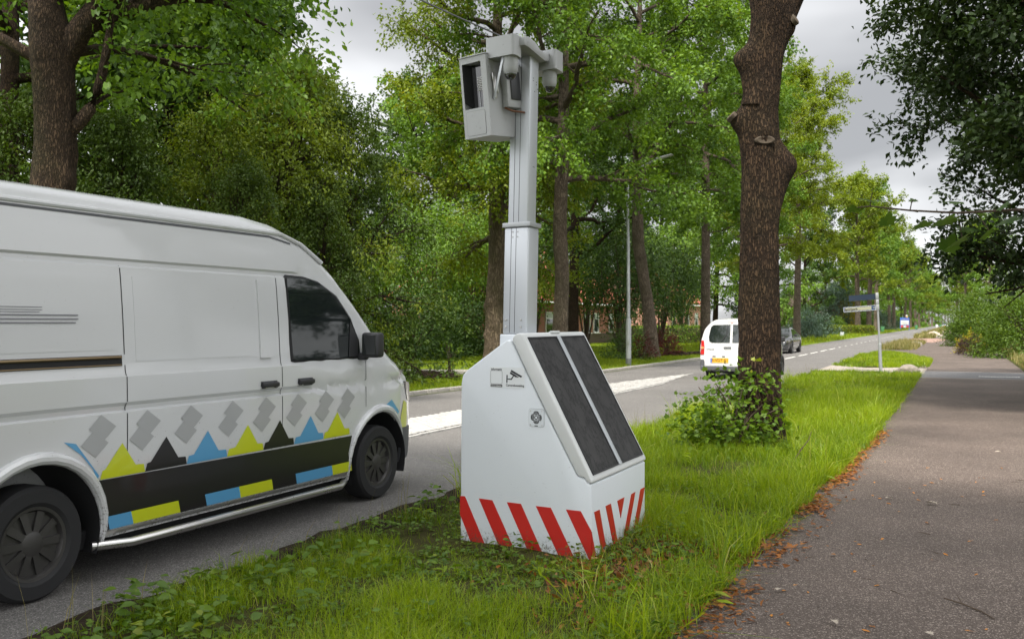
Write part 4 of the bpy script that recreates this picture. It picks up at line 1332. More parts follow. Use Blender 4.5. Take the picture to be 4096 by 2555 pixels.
def speed_camera():
    t = thing('speed_camera', 'white roadside speed camera with striped cabinet, slanted black panels and tall mast', 'speed camera', (-2.29, 6.11, 0.0))
    D = 1.235

    def P(a, d, z):
        return U * a + V2 * d + Vector((0, 0, z))

    def side(a, z, w):                     # on the face towards the lens, w outwards
        return P(a, -w, z)

    cab_prof = [(0, -0.05), (0, .560), (.030, .560), (.053, .594), (.114, .604), (.376, 1.046), (.547, 1.342), (.662, 1.548), (.70, 1.556), (1.058, 1.325), (1.100, 1.285), (1.115, 1.22), (1.125, -0.05)]
    b = MB(); b.prism(cab_prof, lambda p, q, w: P(p, w, q), 0, D)
    cab = b.build('cabinet', M['white_poly'], t, bevel=0.014, seg=3, angle=40)
    b = MB(); b.prism([(.02, .50), (.1, .55), (.66, 1.50), (.9, 1.3), (.9, .3), (.03, .3)], lambda p, q, w: P(p, w, q), 0.02, D - .02)  # black core set inside so the open lid seam reads as shade
    b.build('seam_dark_core', M['rubber'], cab, smooth=False)
    lid_prof = [(-.006, .566), (-.006, .588), (.560, 1.592), (.585, 1.606), (.625, 1.598), (.650, 1.575), (.655, 1.553), (.540, 1.346), (.369, 1.051), (.110, .610), (.055, .600), (.030, .566)]
    b = MB(); b.prism(lid_prof, lambda p, q, w: P(p, w, q), -.003, D + .003)
    lid = b.build('lid', M['lid_poly'], t, bevel=0.012, seg=3, angle=40)

    def S(d, s, h):
        return P(-.006 + .4936 * s - .8697 * h, d, .587 + .8697 * s + .4936 * h)

    def slab(d0, d1, s0, s1, h0, h1, name, mat, par, bevel=0.0):
        bb = MB()
        V = [S(d, s, h) for h in (h0, h1) for d, s in ((d0, s0), (d1, s0), (d1, s1), (d0, s1))]
        bb.add(V, [(0, 3, 2, 1), (4, 5, 6, 7), (0, 1, 5, 4), (1, 2, 6, 5), (2, 3, 7, 6), (3, 0, 4, 7)])
        return bb.build(name, mat, par, bevel=bevel, seg=2)
    for d0, d1 in ((.050, .592), (.672, 1.190)):
        fr = MB()
        for q in ((d0, d1, .030, .042), (d0, d1, 1.118, 1.130), (d0, d0 + .010, .042, 1.118), (d1 - .010, d1, .042, 1.118)):
            V = [S(d, s, h) for h in (-.004, .010) for d, s in ((q[0], q[2]), (q[1], q[2]), (q[1], q[3]), (q[0], q[3]))]
            fr.add(V, [(0, 3, 2, 1), (4, 5, 6, 7), (0, 1, 5, 4), (1, 2, 6, 5), (2, 3, 7, 6), (3, 0, 4, 7)])
        pn = slab(d0 + .010, d1 - .010, .042, 1.118, -.004, .005, 'solar_panel', M['panel_skin'], t)
        fr.build('frame', M['black_plastic'], pn, smooth=False)
    slab(.600, .664, .028, 1.134, -.004, .013, 'centre_rail', M['alu'], t, .004)
    slab(.52, .70, 1.160, 1.178, -.01, .012, 'lid_lip', M['lid_poly'], lid, .004)
    # black frame strips around the panels
    # stripes
    sd = [[(1.124, 0.369), (1.078, 0.371), (0.867, -0.02), (0.997, -0.02), (1.124, 0.229)], [(0.951, 0.368), (0.829, 0.367), (0.607, -0.02), (0.74, -0.02)],
          [(0.701, 0.366), (0.578, 0.367), (0.366, -0.02), (0.490, -0.02)], [(0.452, 0.364), (0.327, 0.366), (0.104, -0.02), (0.233, -0.02)],
          [(0.203, 0.366), (0.084, 0.367), (0.002, 0.24), (0.002, 0.01)]]
    for q in sd:
        b = MB(); b.prism(q, side, -.002, .0022)
        b.build('warning_stripe', M['red_foil'], cab, smooth=False)
    fs = [[(0.001, 0.235), (0.116, -0.02), (0.001, -0.02)], [(0.048, 0.361), (0.160, 0.358), (0.335, -0.02), (0.24, -0.02)], [(0.283, 0.361), (0.4, 0.359), (0.585, -0.02), (0.49, -0.02)],
          [(0.543, 0.355), (0.708, 0.354), (0.621, 0.212)], [(0.872, 0.349), (0.978, 0.351), (0.745, -0.02), (0.640, -0.02)], [(1.109, 0.35), (1.221, 0.349), (0.985, -0.02), (0.88, -0.02)], [(1.234, 0.137), (1.234, -0.02), (1.10, -0.02)]]
    for q in fs:
        b = MB(); b.prism(q, lambda d, z, w: P(-w, d, z), -.002, .0022)
        b.build('warning_stripe', M['red_foil'], cab, smooth=False)
    for d0, d1, z0, z1 in ((.235, .395, -.02, .075), (.825, .99, .0, .066)):
        b = MB(); b.prism([(d0, z0), (d1, z0), (d1, z1), (d0, z1)], lambda d, z, w: P(-w, d, z), -.002, .006)
        pl = b.build('type_plate', M['galv_dark'], cab, bevel=.002, seg=1)
        b = MB()
        for k in range(5):
            zz = z1 - .012 - k * .013
            b.prism([(d0 + .02, zz), (d1 - .02 - .02 * (k % 3), zz), (d1 - .02 - .02 * (k % 3), zz + .003), (d0 + .02, zz + .003)], lambda d, z, w: P(-w, d, z), .005, .0072)
        b.build('plate_print', M['alu_dark'], pl, smooth=False)

    # information sticker: letters and pictogram in ink
    X = -U
    Zo = X.cross(Vector((0, 0, 1)))
    st = MB()

    def rr(cx, cz, w, h, r, n=5):
        pts = []
        for sx, sz, a0 in ((1, 1, 0), (-1, 1, 90), (-1, -1, 180), (1, -1, 270)):
            for k in range(n + 1):
                an = R(a0 + 90 * k / n)
                pts.append((cx + sx * (w / 2 - r) + r * math.cos(an), cz + sz * (h / 2 - r) + r * math.sin(an)))
        return pts
    st.prism(rr(.70, 1.277, .305, .150, .012), side, -.002, .0014)
    sk = st.build('sticker', M['sticker'], cab, smooth=False)

    def ontext(body, size, a, z, mat, off=.0016, bold=0.0):
        me = text_mesh('lettering', body, size, 'CENTER', 0.0003, bold=bold)
        o = link('lettering', me, mat, sk)
        m = Matrix.Identity(4)
        for i in range(3):
            m[i][0] = X[i]; m[i][1] = (0, 0, 1)[i]; m[i][2] = Zo[i]
        m.translation = P(a, 0, z) + Zo * off
        o.matrix_local = m
        return o
    ontext('Informatie', .0235, .792, 1.3365, M['ink'], bold=.0004)
    ontext('Camerabewaking', .0225, .630, 1.222, M['ink'], bold=.0006)
    b = MB(); b.prism(rr(.792, 1.2155, .104, .018, .004), side, .001, .0020)
    b.build('web_bar', M['ink'], sk, smooth=False)
    ontext('www.om.nl/flexflitser', .0105, .792, 1.2155, M['sign_white'], .0030, .0002)
    ring = MB()
    o1, o2 = rr(.792, 1.278, .104, .100, .012), rr(.792, 1.278, .100, .096, .011)
    n = len(o1)
    ring.add([side(p, q, .0022) for p, q in o1] + [side(p, q, .0022) for p, q in o2], [(i, (i + 1) % n, n + (i + 1) % n, n + i) for i in range(n)])
    ring.build('code_outline', M['ink'], sk, smooth=False)
    ic = MB()
    # px of the pictogram in the close-up, turned into panel metres
    def q2(x, y):
        return (.8549 - (x - 155) * .3095 / 795, 1.3525 - (y - 100) * .1455 / 435 - (x - 155) * .0065 / 795 + 0.0125 * (x - 155) / 795)
    for poly in ([(545, 275), (572, 275), (566, 447), (540, 447)], [(572, 352), (645, 356), (690, 290), (712, 300), (660, 382), (572, 374)],
                 [(655, 162), (897, 300), (866, 330), (636, 200)], [(634, 208), (783, 292), (768, 334), (618, 246)], [(790, 298), (812, 310), (818, 322), (805, 331), (780, 325)]):
        ic.prism([q2(*p) for p in poly], side, .001, .0022)
    ic.build('camera_pictogram', M['ink'], sk, smooth=False)

    # round vent grille with screws
    b = MB(); b.prism(rr(.4465, .9965, .127, .126, .016), side, -.002, .004)
    vt = b.build('vent_grille', M['white_poly'], cab, smooth=False)
    b = MB(); b.prism(rr(.4465, .9965, .131, .130, .018), side, -.002, .0012)
    b.build('vent_gasket', M['galv_dark'], vt, smooth=False)
    sl = MB()
    for r, segs, dphi in ((.013, 4, .9), (.024, 4, .75), (.034, 4, .62), (.042, 4, .55)):
        for k in range(segs):
            c = k * math.pi / 2
            pts = [(c + (j / 5 - .5) * 2 * dphi * .75) for j in range(6)]
            poly = [(.4465 + (r - .003) * math.cos(a), .9995 + (r - .003) * math.sin(a)) for a in pts] + [(.4465 + (r + .0035) * math.cos(a), .9995 + (r + .0035) * math.sin(a)) for a in pts[::-1]]
            sl.prism(poly, side, .003, .0052)
    for k in range(4):
        c = math.pi / 4 + k * math.pi / 2
        for da in (-.28, .28):
            a0 = c + da
            p0 = (.4465 + .026 * math.cos(c), .9995 + .026 * math.sin(c)); p1 = (.4465 + .042 * math.cos(a0), .9995 + .042 * math.sin(a0))
            nx, nz = -(p1[1] - p0[1]), p1[0] - p0[0]
            l = math.hypot(nx, nz); nx, nz = nx / l * .003, nz / l * .003
            sl.prism([(p0[0] + nx, p0[1] + nz), (p1[0] + nx, p1[1] + nz), (p1[0] - nx, p1[1] - nz), (p0[0] - nx, p0[1] - nz)], side, .003, .0052)
    sl.prism(rr(.4465, .9395, .028, .006, .002), side, .003, .0052)
    sl.build('vent_slot', M['black_plastic'], vt, smooth=False)
    sc = MB().lathe([(.005, 0), (.005, .002), (.003, .0035), (0, .0035)], 10).mesh('screw'); sc.materials.append(M['steel'])
    for a, z in ((.398, 1.047), (.495, 1.047), (.398, .946), (.495, .946)):
        o = link('screw', sc, None, vt)
        o.matrix_local = Matrix.Translation(P(a, 0, z) + Zo * .004) @ Zo.to_track_quat('Z', 'Y').to_matrix().to_4x4()

    # ---------------- mast
    cx, cd = .893, .61
    RT = Vector((0.9034, 0.4288, 0))

    def Mx(a, d, z):
        return U * (cx + a) + V2 * (cd + d) + RT * (.020 * (z - 1.6)) + Vector((0, 0, z))

    def post(name, ha, hd, z0, z1, mat, par, bevel, r=None):
        bb = MB()
        V = [Mx(a, d, z) for z in (z0, z1) for a, d in ((-ha, -hd), (ha, -hd), (ha, hd), (-ha, hd))]
        bb.add(V, [(0, 3, 2, 1), (4, 5, 6, 7), (0, 1, 5, 4), (1, 2, 6, 5), (2, 3, 7, 6), (3, 0, 4, 7)])
        return bb.build(name, mat, par, bevel=bevel, seg=3, angle=50)
    base = post('mast_base', .132, .117, .9, 1.588, M['white_poly'], t, .012)
    low = post('lower_mast', .115, .10, 1.589, 2.437, M['alu'], t, .014)
    upm = post('upper_mast', .094, .084, 2.40, 3.86, M['alu'], t, .016)
    colr = post('mast_collar', .130, .114, 2.437, 2.474, M['galv'], t, .005)
    for par, ha, hd, z0, z1, offs in ((low, .115, .10, 1.60, 2.43, (.048, .002)), (upm, .094, .084, 2.48, 3.84, (.038, -.010))):
        for a in offs:
            bb = MB()
            V = [Mx(p, -hd - w, z) for z in (z0, z1) for p, w in ((a - .0022, .0006), (a + .0022, .0006), (a + .0022, -.002), (a - .0022, -.002))]
            bb.add(V, [(0, 3, 2, 1), (4, 5, 6, 7), (0, 1, 5, 4), (1, 2, 6, 5), (2, 3, 7, 6), (3, 0, 4, 7)])
            bb.build('mast_seam', M['ink'], par, smooth=False)
    bolt = MB().lathe([(.009, 0), (.009, .006), (.006, .008), (0, .008)], 6).mesh('bolt', smooth=False); bolt.materials.append(M['steel'])
    qz = Zo.to_track_quat('Z', 'Y').to_matrix().to_4x4()
    for par, hd, pts in ((low, .10, [(.08, 1.645), (.08, 1.70), (-.06, 1.645), (-.06, 1.70), (.035, 2.40), (.035, 2.36), (-.012, 2.40), (-.012, 2.36)]),):
        for a, z in pts:
            o = link('bolt', bolt, None, par)
            o.matrix_local = Matrix.Translation(Mx(a, -hd, z) + Zo * .0005) @ qz @ Matrix.Scale(1.0 if z < 2 else .6, 4)
    # rivet marks on the sun-averted face
    rv = MB().lathe([(.005, 0), (.005, .002), (0, .002)], 8).mesh('rivet'); rv.materials.append(M['galv_dark'])
    for d, z in ((-.03, 3.60), (-.03, 3.62), (.03, 3.58), (.03, 3.60), (.0, 3.52), (.055, 3.55), (.0, 2.92), (.02, 2.92)):
        o = link('rivet', rv, None, upm)
        o.matrix_local = Matrix.Translation(Mx(-.0945, d, z)) @ Vector((1, 0, 0)).to_track_quat('Z', 'Y').to_matrix().to_4x4()

    # ---------------- camera housing
    O = Vector((-2.29, 6.11, 0))
    hb = MB()
    W_, Dp, Hh = .262, .42, .62
    # shell with a deep window recess on the front, x right, y back, z up, origin at top right front corner
    x0, x1 = -W_, 0.0
    wx0, wx1, wz0, wz1 = -W_ + .022, -.052, -.395, -.045
    def bx(a, b_, c, d, e, f):
        hb.box(((a + b_) / 2, (c + d) / 2, (e + f) / 2), (b_ - a, d - c, f - e))
    bx(x0, x1, .10, Dp, -Hh, 0)
    bx(x0, wx0, 0, .10, -Hh, 0); bx(wx1, x1, 0, .10, -Hh, 0)
    bx(wx0, wx1, 0, .10, wz1, 0); bx(wx0, wx1, 0, .10, -Hh, wz0)
    house = hb.build('camera_housing', M['alu_dark'], t, merge=0.0005, bevel=0, angle=30)
    house.location = Vector((-3.274, 6.416, 3.742)) - O
    house.rotation_euler = (R(6.0), R(-1.0), R(-12.1))
    hf = MB(); hf.box((-W_ / 2, .16, .006), (W_ + .006, .34, .008)); hf.build('housing_roof', M['alu_dark'], house, bevel=.002, seg=1)
    gl = MB(); gl.box(((wx0 + wx1) / 2, .092, (wz0 + wz1) / 2), (wx1 - wx0 - .001, .012, wz1 - wz0 - .001)); gl.build('flash_window', M['dome'], house, smooth=False)
    lin = MB()
    lin.add([(wx1 - .001, .004, wz1 - .004), (wx1 - .001, .004, wz0 + .03), (wx1 - .03, .085, wz0 + .004), (wx1 - .03, .085, wz1 - .004)], [(0, 1, 2, 3)])
    lin.add([(wx0 + .001, .004, wz1 - .004), (wx0 + .001, .004, wz0 + .05), (wx0 + .03, .085, wz0 + .004), (wx0 + .03, .085, wz1 - .004)], [(0, 3, 2, 1)])
    lin.build('window_hood', M['black_plastic'], house, smooth=False)
    dots = MB()
    for i in range(6):
        for j in range(8):
            dots.lathe([(.0052, 0), (.004, -.003), (0, -.004)], 6, Matrix.Translation((wx1 - .038 - i * .0125 - (j % 2) * .006, .083, -.15 - j * .0135)) @ Matrix.Rotation(R(-90), 4, 'X'))
    dots.build('flash_reflector', M['steel'], house)
    b = MB(); b.box(((wx0 + wx1) / 2 + .0, .083, -.315), (.004, .004, .12)); b.build('inner_rod', M['alu'], house, smooth=False)
    b = MB()
    ro = rr(-W_ / 2 - .006, -.508, .186, .185, .016)
    b.prism(ro, lambda p, q, w: (p, -w, q), -.001, .0025)
    b.build('front_panel', M['alu_dark'], house, smooth=False)
    b = MB(); b.prism(rr(-W_ / 2 - .006, -.508, .191, .190, .018), lambda p, q, w: (p, -w, q), -.001, .0012)
    b.build('panel_gasket', M['galv_dark'], house, smooth=False)
    b = MB()
    b.box((.012, .075, -.25), (.02, .030, .17)); b.box((.018, .055, -.17), (.012, .02, .06)); b.box((.02, .10, -.24), (.01, .014, .11))
    b.build('latch', M['steel'], house, bevel=.005)
    b = MB()
    b.box((.03, .27, -.23), (.06, .20, .34)); b.build('mounting_box', M['alu_dark'], house, bevel=.008)
    b = MB(); b.box((.066, .27, -.23), (.012, .12, .22)); b.build('mounting_disc', M['black_plastic'], house, bevel=.01)
    b = MB(); b.tube([(.02, .17, -.40), (.06, .22, -.43), (.10, .32, -.44)], .008, 6); b.build('cable_gland', M['rust'], house)

    # ---------------- dome camera boxes on the top arm
    def wl(x, y, z):
        return Vector((x, y, z)) - O

    def uvbox(corner, lu, lv, z0, z1, name, mat, par, bevel):
        bb = MB(); c = Vector((corner[0], corner[1], 0)) - O
        V = [c + U * a + V2 * d + Vector((0, 0, z)) for z in (z0, z1) for a, d in ((0, 0), (lu, 0), (lu, lv), (0, lv))]
        bb.add(V, [(0, 3, 2, 1), (4, 5, 6, 7), (0, 1, 5, 4), (1, 2, 6, 5), (2, 3, 7, 6), (3, 0, 4, 7)])
        return bb.build(name, mat, par, bevel=bevel, upright=True, seg=4, angle=40)
    arm = MB()
    prof = [(6.52, 3.865), (6.60, 3.885), (6.72, 3.875), (6.82, 3.84), (6.92, 3.845), (7.02, 3.86), (7.02, 3.795), (6.90, 3.775), (6.60, 3.80), (6.52, 3.80)]
    arm.prism(prof, lambda y, z, w: wl(w, y, z), -3.19, -2.985)
    armo = arm.build('top_arm', M['alu_dark'], t, bevel=.006, seg=2)
    for corner, lv, z0, dpos in (((-3.029, 6.421), .150, 3.712, (-3.106, 6.518)), ((-2.925, 6.985), .175, 3.730, (-3.020, 7.080))):
        bo = uvbox(corner, .27, lv, z0, z0 + .157, 'dome_bracket', M['alu_dark'], t, .030)
        Tm = Matrix.Translation(wl(dpos[0], dpos[1], z0))
        dm = MB(); dm.lathe([(.060, .005), (.060, -.055), (.0615, -.056), (.0615, -.060), (.060, -.061), (.058, -.095), (.050, -.116), (.043, -.124), (0, -.124)], 28, Tm)
        dmo = dm.build('dome_camera', M['alu_dark'], t, angle=40)
        gd = MB(); gd.lathe([(.046, -.121)] + [(.046 * math.cos(a), -.124 - .045 * math.sin(a)) for a in [R(x) for x in (10, 25, 40, 55, 70, 82)]] + [(0, -.1695)], 24, Tm)
        gd.build('dome_glass', M['dome'], dmo, angle=60)
        rg = MB(); rg.lathe([(.0475, -.1195), (.0495, -.122), (.0475, -.125), (.0455, -.122)], 24, Tm); rg.build('dome_ring', M['galv'], dmo)
    b = MB()
    b.prism([(-.012, -.16), (.012, -.16), (.012, .16), (-.012, .16)], lambda p, q, w: Vector((p, w, q)), -.004, .004)
    br = b.build('bracket_arm', M['alu'], t, bevel=.003)
    p0, p1 = wl(-3.150, 6.47, 3.70), wl(-3.235, 6.50, 3.42)
    dz = (p0 - p1).normalized(); dx = dz.cross(Vector((0.2, 1, 0))).normalized(); dy = dz.cross(dx)
    m = Matrix.Identity(4)
    for i in range(3):
        m[i][0], m[i][1], m[i][2] = dx[i], dy[i], dz[i]
    m.translation = (p0 + p1) / 2
    br.matrix_local = m
    return t


speed_camera()
cab_pts = [Vector((-3.16, 6.50, 3.875))]
e_ = Vector((-9.6, 9.4, 8.3))
for k in range(1, 13):
    f_ = k / 12
    cab_pts.append(cab_pts[0].lerp(e_, f_) - Vector((0, 0, .25 * math.sin(math.pi * f_))))
b = MB(); b.tube(cab_pts, .007, 6)
tag(b.build('overhead_cable', M['cable']), 'thin black cable running up and left from the top of the camera mast', 'cable')


# ================================================================== vehicles
def boolean_cut(me, cutters):
    a = bpy.data.objects.new('a', me); COL.objects.link(a)
    bm = bmesh.new()
    cobs = []
    for cme in cutters:
        c = bpy.data.objects.new('c', cme); COL.objects.link(c)
        md = a.modifiers.new('b', 'BOOLEAN'); md.operation = 'DIFFERENCE'; md.solver = 'EXACT'; md.object = c
        cobs.append(c)
    bm.free()
    dg = bpy.context.evaluated_depsgraph_get()
    out = bpy.data.meshes.new_from_object(a.evaluated_get(dg))
    for c in cobs + [a]:
        bpy.data.objects.remove(c)
    return out


class Shell:
    """car body: silhouette top(y), half width hw(y,z); y forward, x right, origin on the ground"""
    def __init__(self, y0, y1, top, taper, tumble, zb=.3, r=.14, levels=None, crown=.03):
        self.y0, self.y1, self.topk, self.taper, self.tumble, self.zb, self.r, self.crown = y0, y1, top, taper, tumble, zb, r, crown
        self.levels = levels

    def top(self, y):
        return float(np.interp(y, [k[0] for k in self.topk], [k[1] for k in self.topk]))

    def hw(self, y, z):
        w = float(np.interp(z, [k[0] for k in self.tumble], [k[1] for k in self.tumble]))
        return w * float(np.interp(y, [k[0] for k in self.taper], [k[1] for k in self.taper]))

    def mesh(self, name, n=60, cutters=(), ys=None):
        if ys is None:
            ys = np.linspace(self.y0, self.y1, n)
        rows = []
        lv = self.levels
        ztop_l = lv[-1]
        for y in ys:
            zt = self.top(y)
            r = min(self.r, (zt - self.zb) * .35)
            zs = zt - r
            pts = []
            zl = [z if zs >= ztop_l else self.zb + (z - self.zb) * (zs - self.zb) / (ztop_l - self.zb) for z in lv] if zs < ztop_l else list(lv)
            if zs > ztop_l + .02:
                zl.append(zs)
            else:
                zl.append(zs + .002)
            for z in zl:
                pts.append((self.hw(y, z), z))
            w = self.hw(y, zs)
            wt = self.hw(y, zt)
            for a in (25, 50, 75, 90):
                pts.append((wt - r + r * math.cos(R(a)) + (w - wt) * (1 - math.sin(R(a))), zs + r * math.sin(R(a))))
            pts.append(((wt - r) * .5, zt + self.crown * .7))
            half = pts
            full = [(x, y, z) for x, z in half] + [(0, y, zt + self.crown)] + [(-x, y, z) for x, z in half[::-1]]
            rows.append(full)
        m = MB()
        k = len(rows[0])
        V = [p for r_ in rows for p in r_]
        F = []
        for i in range(len(rows) - 1):
            for j in range(k):
                F.append((i * k + j, i * k + (j + 1) % k, (i + 1) * k + (j + 1) % k, (i + 1) * k + j))
        F.append(tuple(range(k))); F.append(tuple((len(rows) - 1) * k + j for j in range(k - 1, -1, -1)))
        m.add(V, F)
        me = m.mesh(name, angle=35, merge=0)
        if cutters:
            me = boolean_cut(me, cutters)
            me.polygons.foreach_set('use_smooth', np.ones(len(me.polygons), bool))
            me.set_sharp_from_angle(angle=R(30))
        return me

    def decal(self, poly, off=.004, sgn=1, thick=None, step=.08):
        """polygon in (y,z) laid onto the side: fine mesh that follows the panel"""
        bm = bmesh.new()
        vs_ = [bm.verts.new((0, y, z)) for y, z in poly]
        bm.faces.new(vs_)
        ys = [p[0] for p in poly]; zs = [p[1] for p in poly]
        for lo, hi, nrm_ in ((min(ys), max(ys), (0, 1, 0)), (min(zs), max(zs), (0, 0, 1))):
            v = math.ceil(lo / step) * step
            while v < hi:
                co = (0, v, 0) if nrm_[1] else (0, 0, v)
                bmesh.ops.bisect_plane(bm, geom=bm.verts[:] + bm.edges[:] + bm.faces[:], plane_co=co, plane_no=nrm_, dist=1e-5)
                v += step
        if thick:
            ret = bmesh.ops.extrude_face_region(bm, geom=bm.faces[:])
            for e in ret['geom']:
                if isinstance(e, bmesh.types.BMVert):
                    e.co.x = 1
        for v in bm.verts:
            o = off if (not thick or v.co.x > .5) else off - thick
            v.co.x = sgn * (self.hw(v.co.y, v.co.z) + o)
        bmesh.ops.recalc_face_normals(bm, faces=bm.faces[:])
        if not thick:
            for f in bm.faces:
                if f.normal.x * sgn < 0:
                    f.normal_flip()
        me = bpy.data.meshes.new('decal')
        bm.to_mesh(me); bm.free()
        me.polygons.foreach_set('use_smooth', np.ones(len(me.polygons), bool))
        me.set_sharp_from_angle(angle=R(30))
        return me

    def part(self, name, poly, mat, par, off=.004, sgn=1, thick=None, step=.08):
        return link(name, self.decal(poly, off, sgn, thick, step), mat, par)


def cyl_x(x0, x1, y, z, r, n=40):
    b = MB()
    V = [(x, y + r * math.cos(2 * math.pi * k / n), z + r * math.sin(2 * math.pi * k / n)) for x in (x0, x1) for k in range(n)]
    b.add(V, [(k, (k + 1) % n, n + (k + 1) % n, n + k) for k in range(n)] + [tuple(range(n - 1, -1, -1)), tuple(range(n, 2 * n))])
    return b.mesh('cutter', smooth=False)


def wheel(par, x, y, r, w, sgn, spokes=5, rimr=.62, rim_mat=None):
    """wheel > tyre, rim ; axis along x, sgn = outer side"""
    Mw = Matrix.Translation((x, y, r)) @ Matrix.Rotation(R(90) * sgn, 4, 'Y')
    t = MB(); t.lathe([(r * rimr, -w / 2), (r * .93, -w / 2), (r * .985, -w * .40), (r, -w * .25), (r, w * .25), (r * .985, w * .40), (r * .93, w / 2), (r * (rimr + .08), w / 2), (r * rimr, w * .42), (r * rimr, -w / 2)], 40, Mw)
    wh = t.build('wheel', M['rubber'], par, angle=25)
    rm = MB()
    rm.lathe([(r * rimr, w * .30), (r * rimr * 1.02, w * .44), (r * rimr * .93, w * .43), (r * rimr * .86, w * .30), (r * rimr * .86, w * .1), (r * .12, w * .1)], 36, Mw)
    rm.lathe([(r * .24, w * .1), (r * .22, w * .38), (r * .15, w * .42), (0, w * .42)], 20, Mw)
    for k in range(spokes):
        a = 2 * math.pi * k / spokes + .3
        ca, sa = math.cos(a), math.sin(a)
        def pt(rad, off, h):
            return Mw @ Vector((rad * ca - off * sa, rad * sa + off * ca, h))
        h0, h1 = w * .39, w * .36
        o0, o1 = r * min(.10, .55 / spokes), r * min(.085, .75 / spokes)
        V = [pt(r * .17, -o0, h0), pt(r * .17, o0, h0), pt(r * rimr * .90, o1, h1), pt(r * rimr * .90, -o1, h1), pt(r * .17, -o0, h0 - w * .2), pt(r * .17, o0, h0 - w * .2), pt(r * rimr * .9, o1, h1 - w * .2), pt(r * rimr * .9, -o1, h1 - w * .2)]
        rm.add(V, [(0, 1, 2, 3), (7, 6, 5, 4), (0, 4, 5, 1), (1, 5, 6, 2), (2, 6, 7, 3), (3, 7, 4, 0)])
    rm.build('rim', rim_mat or M['rim'], wh, angle=30)
    return wh


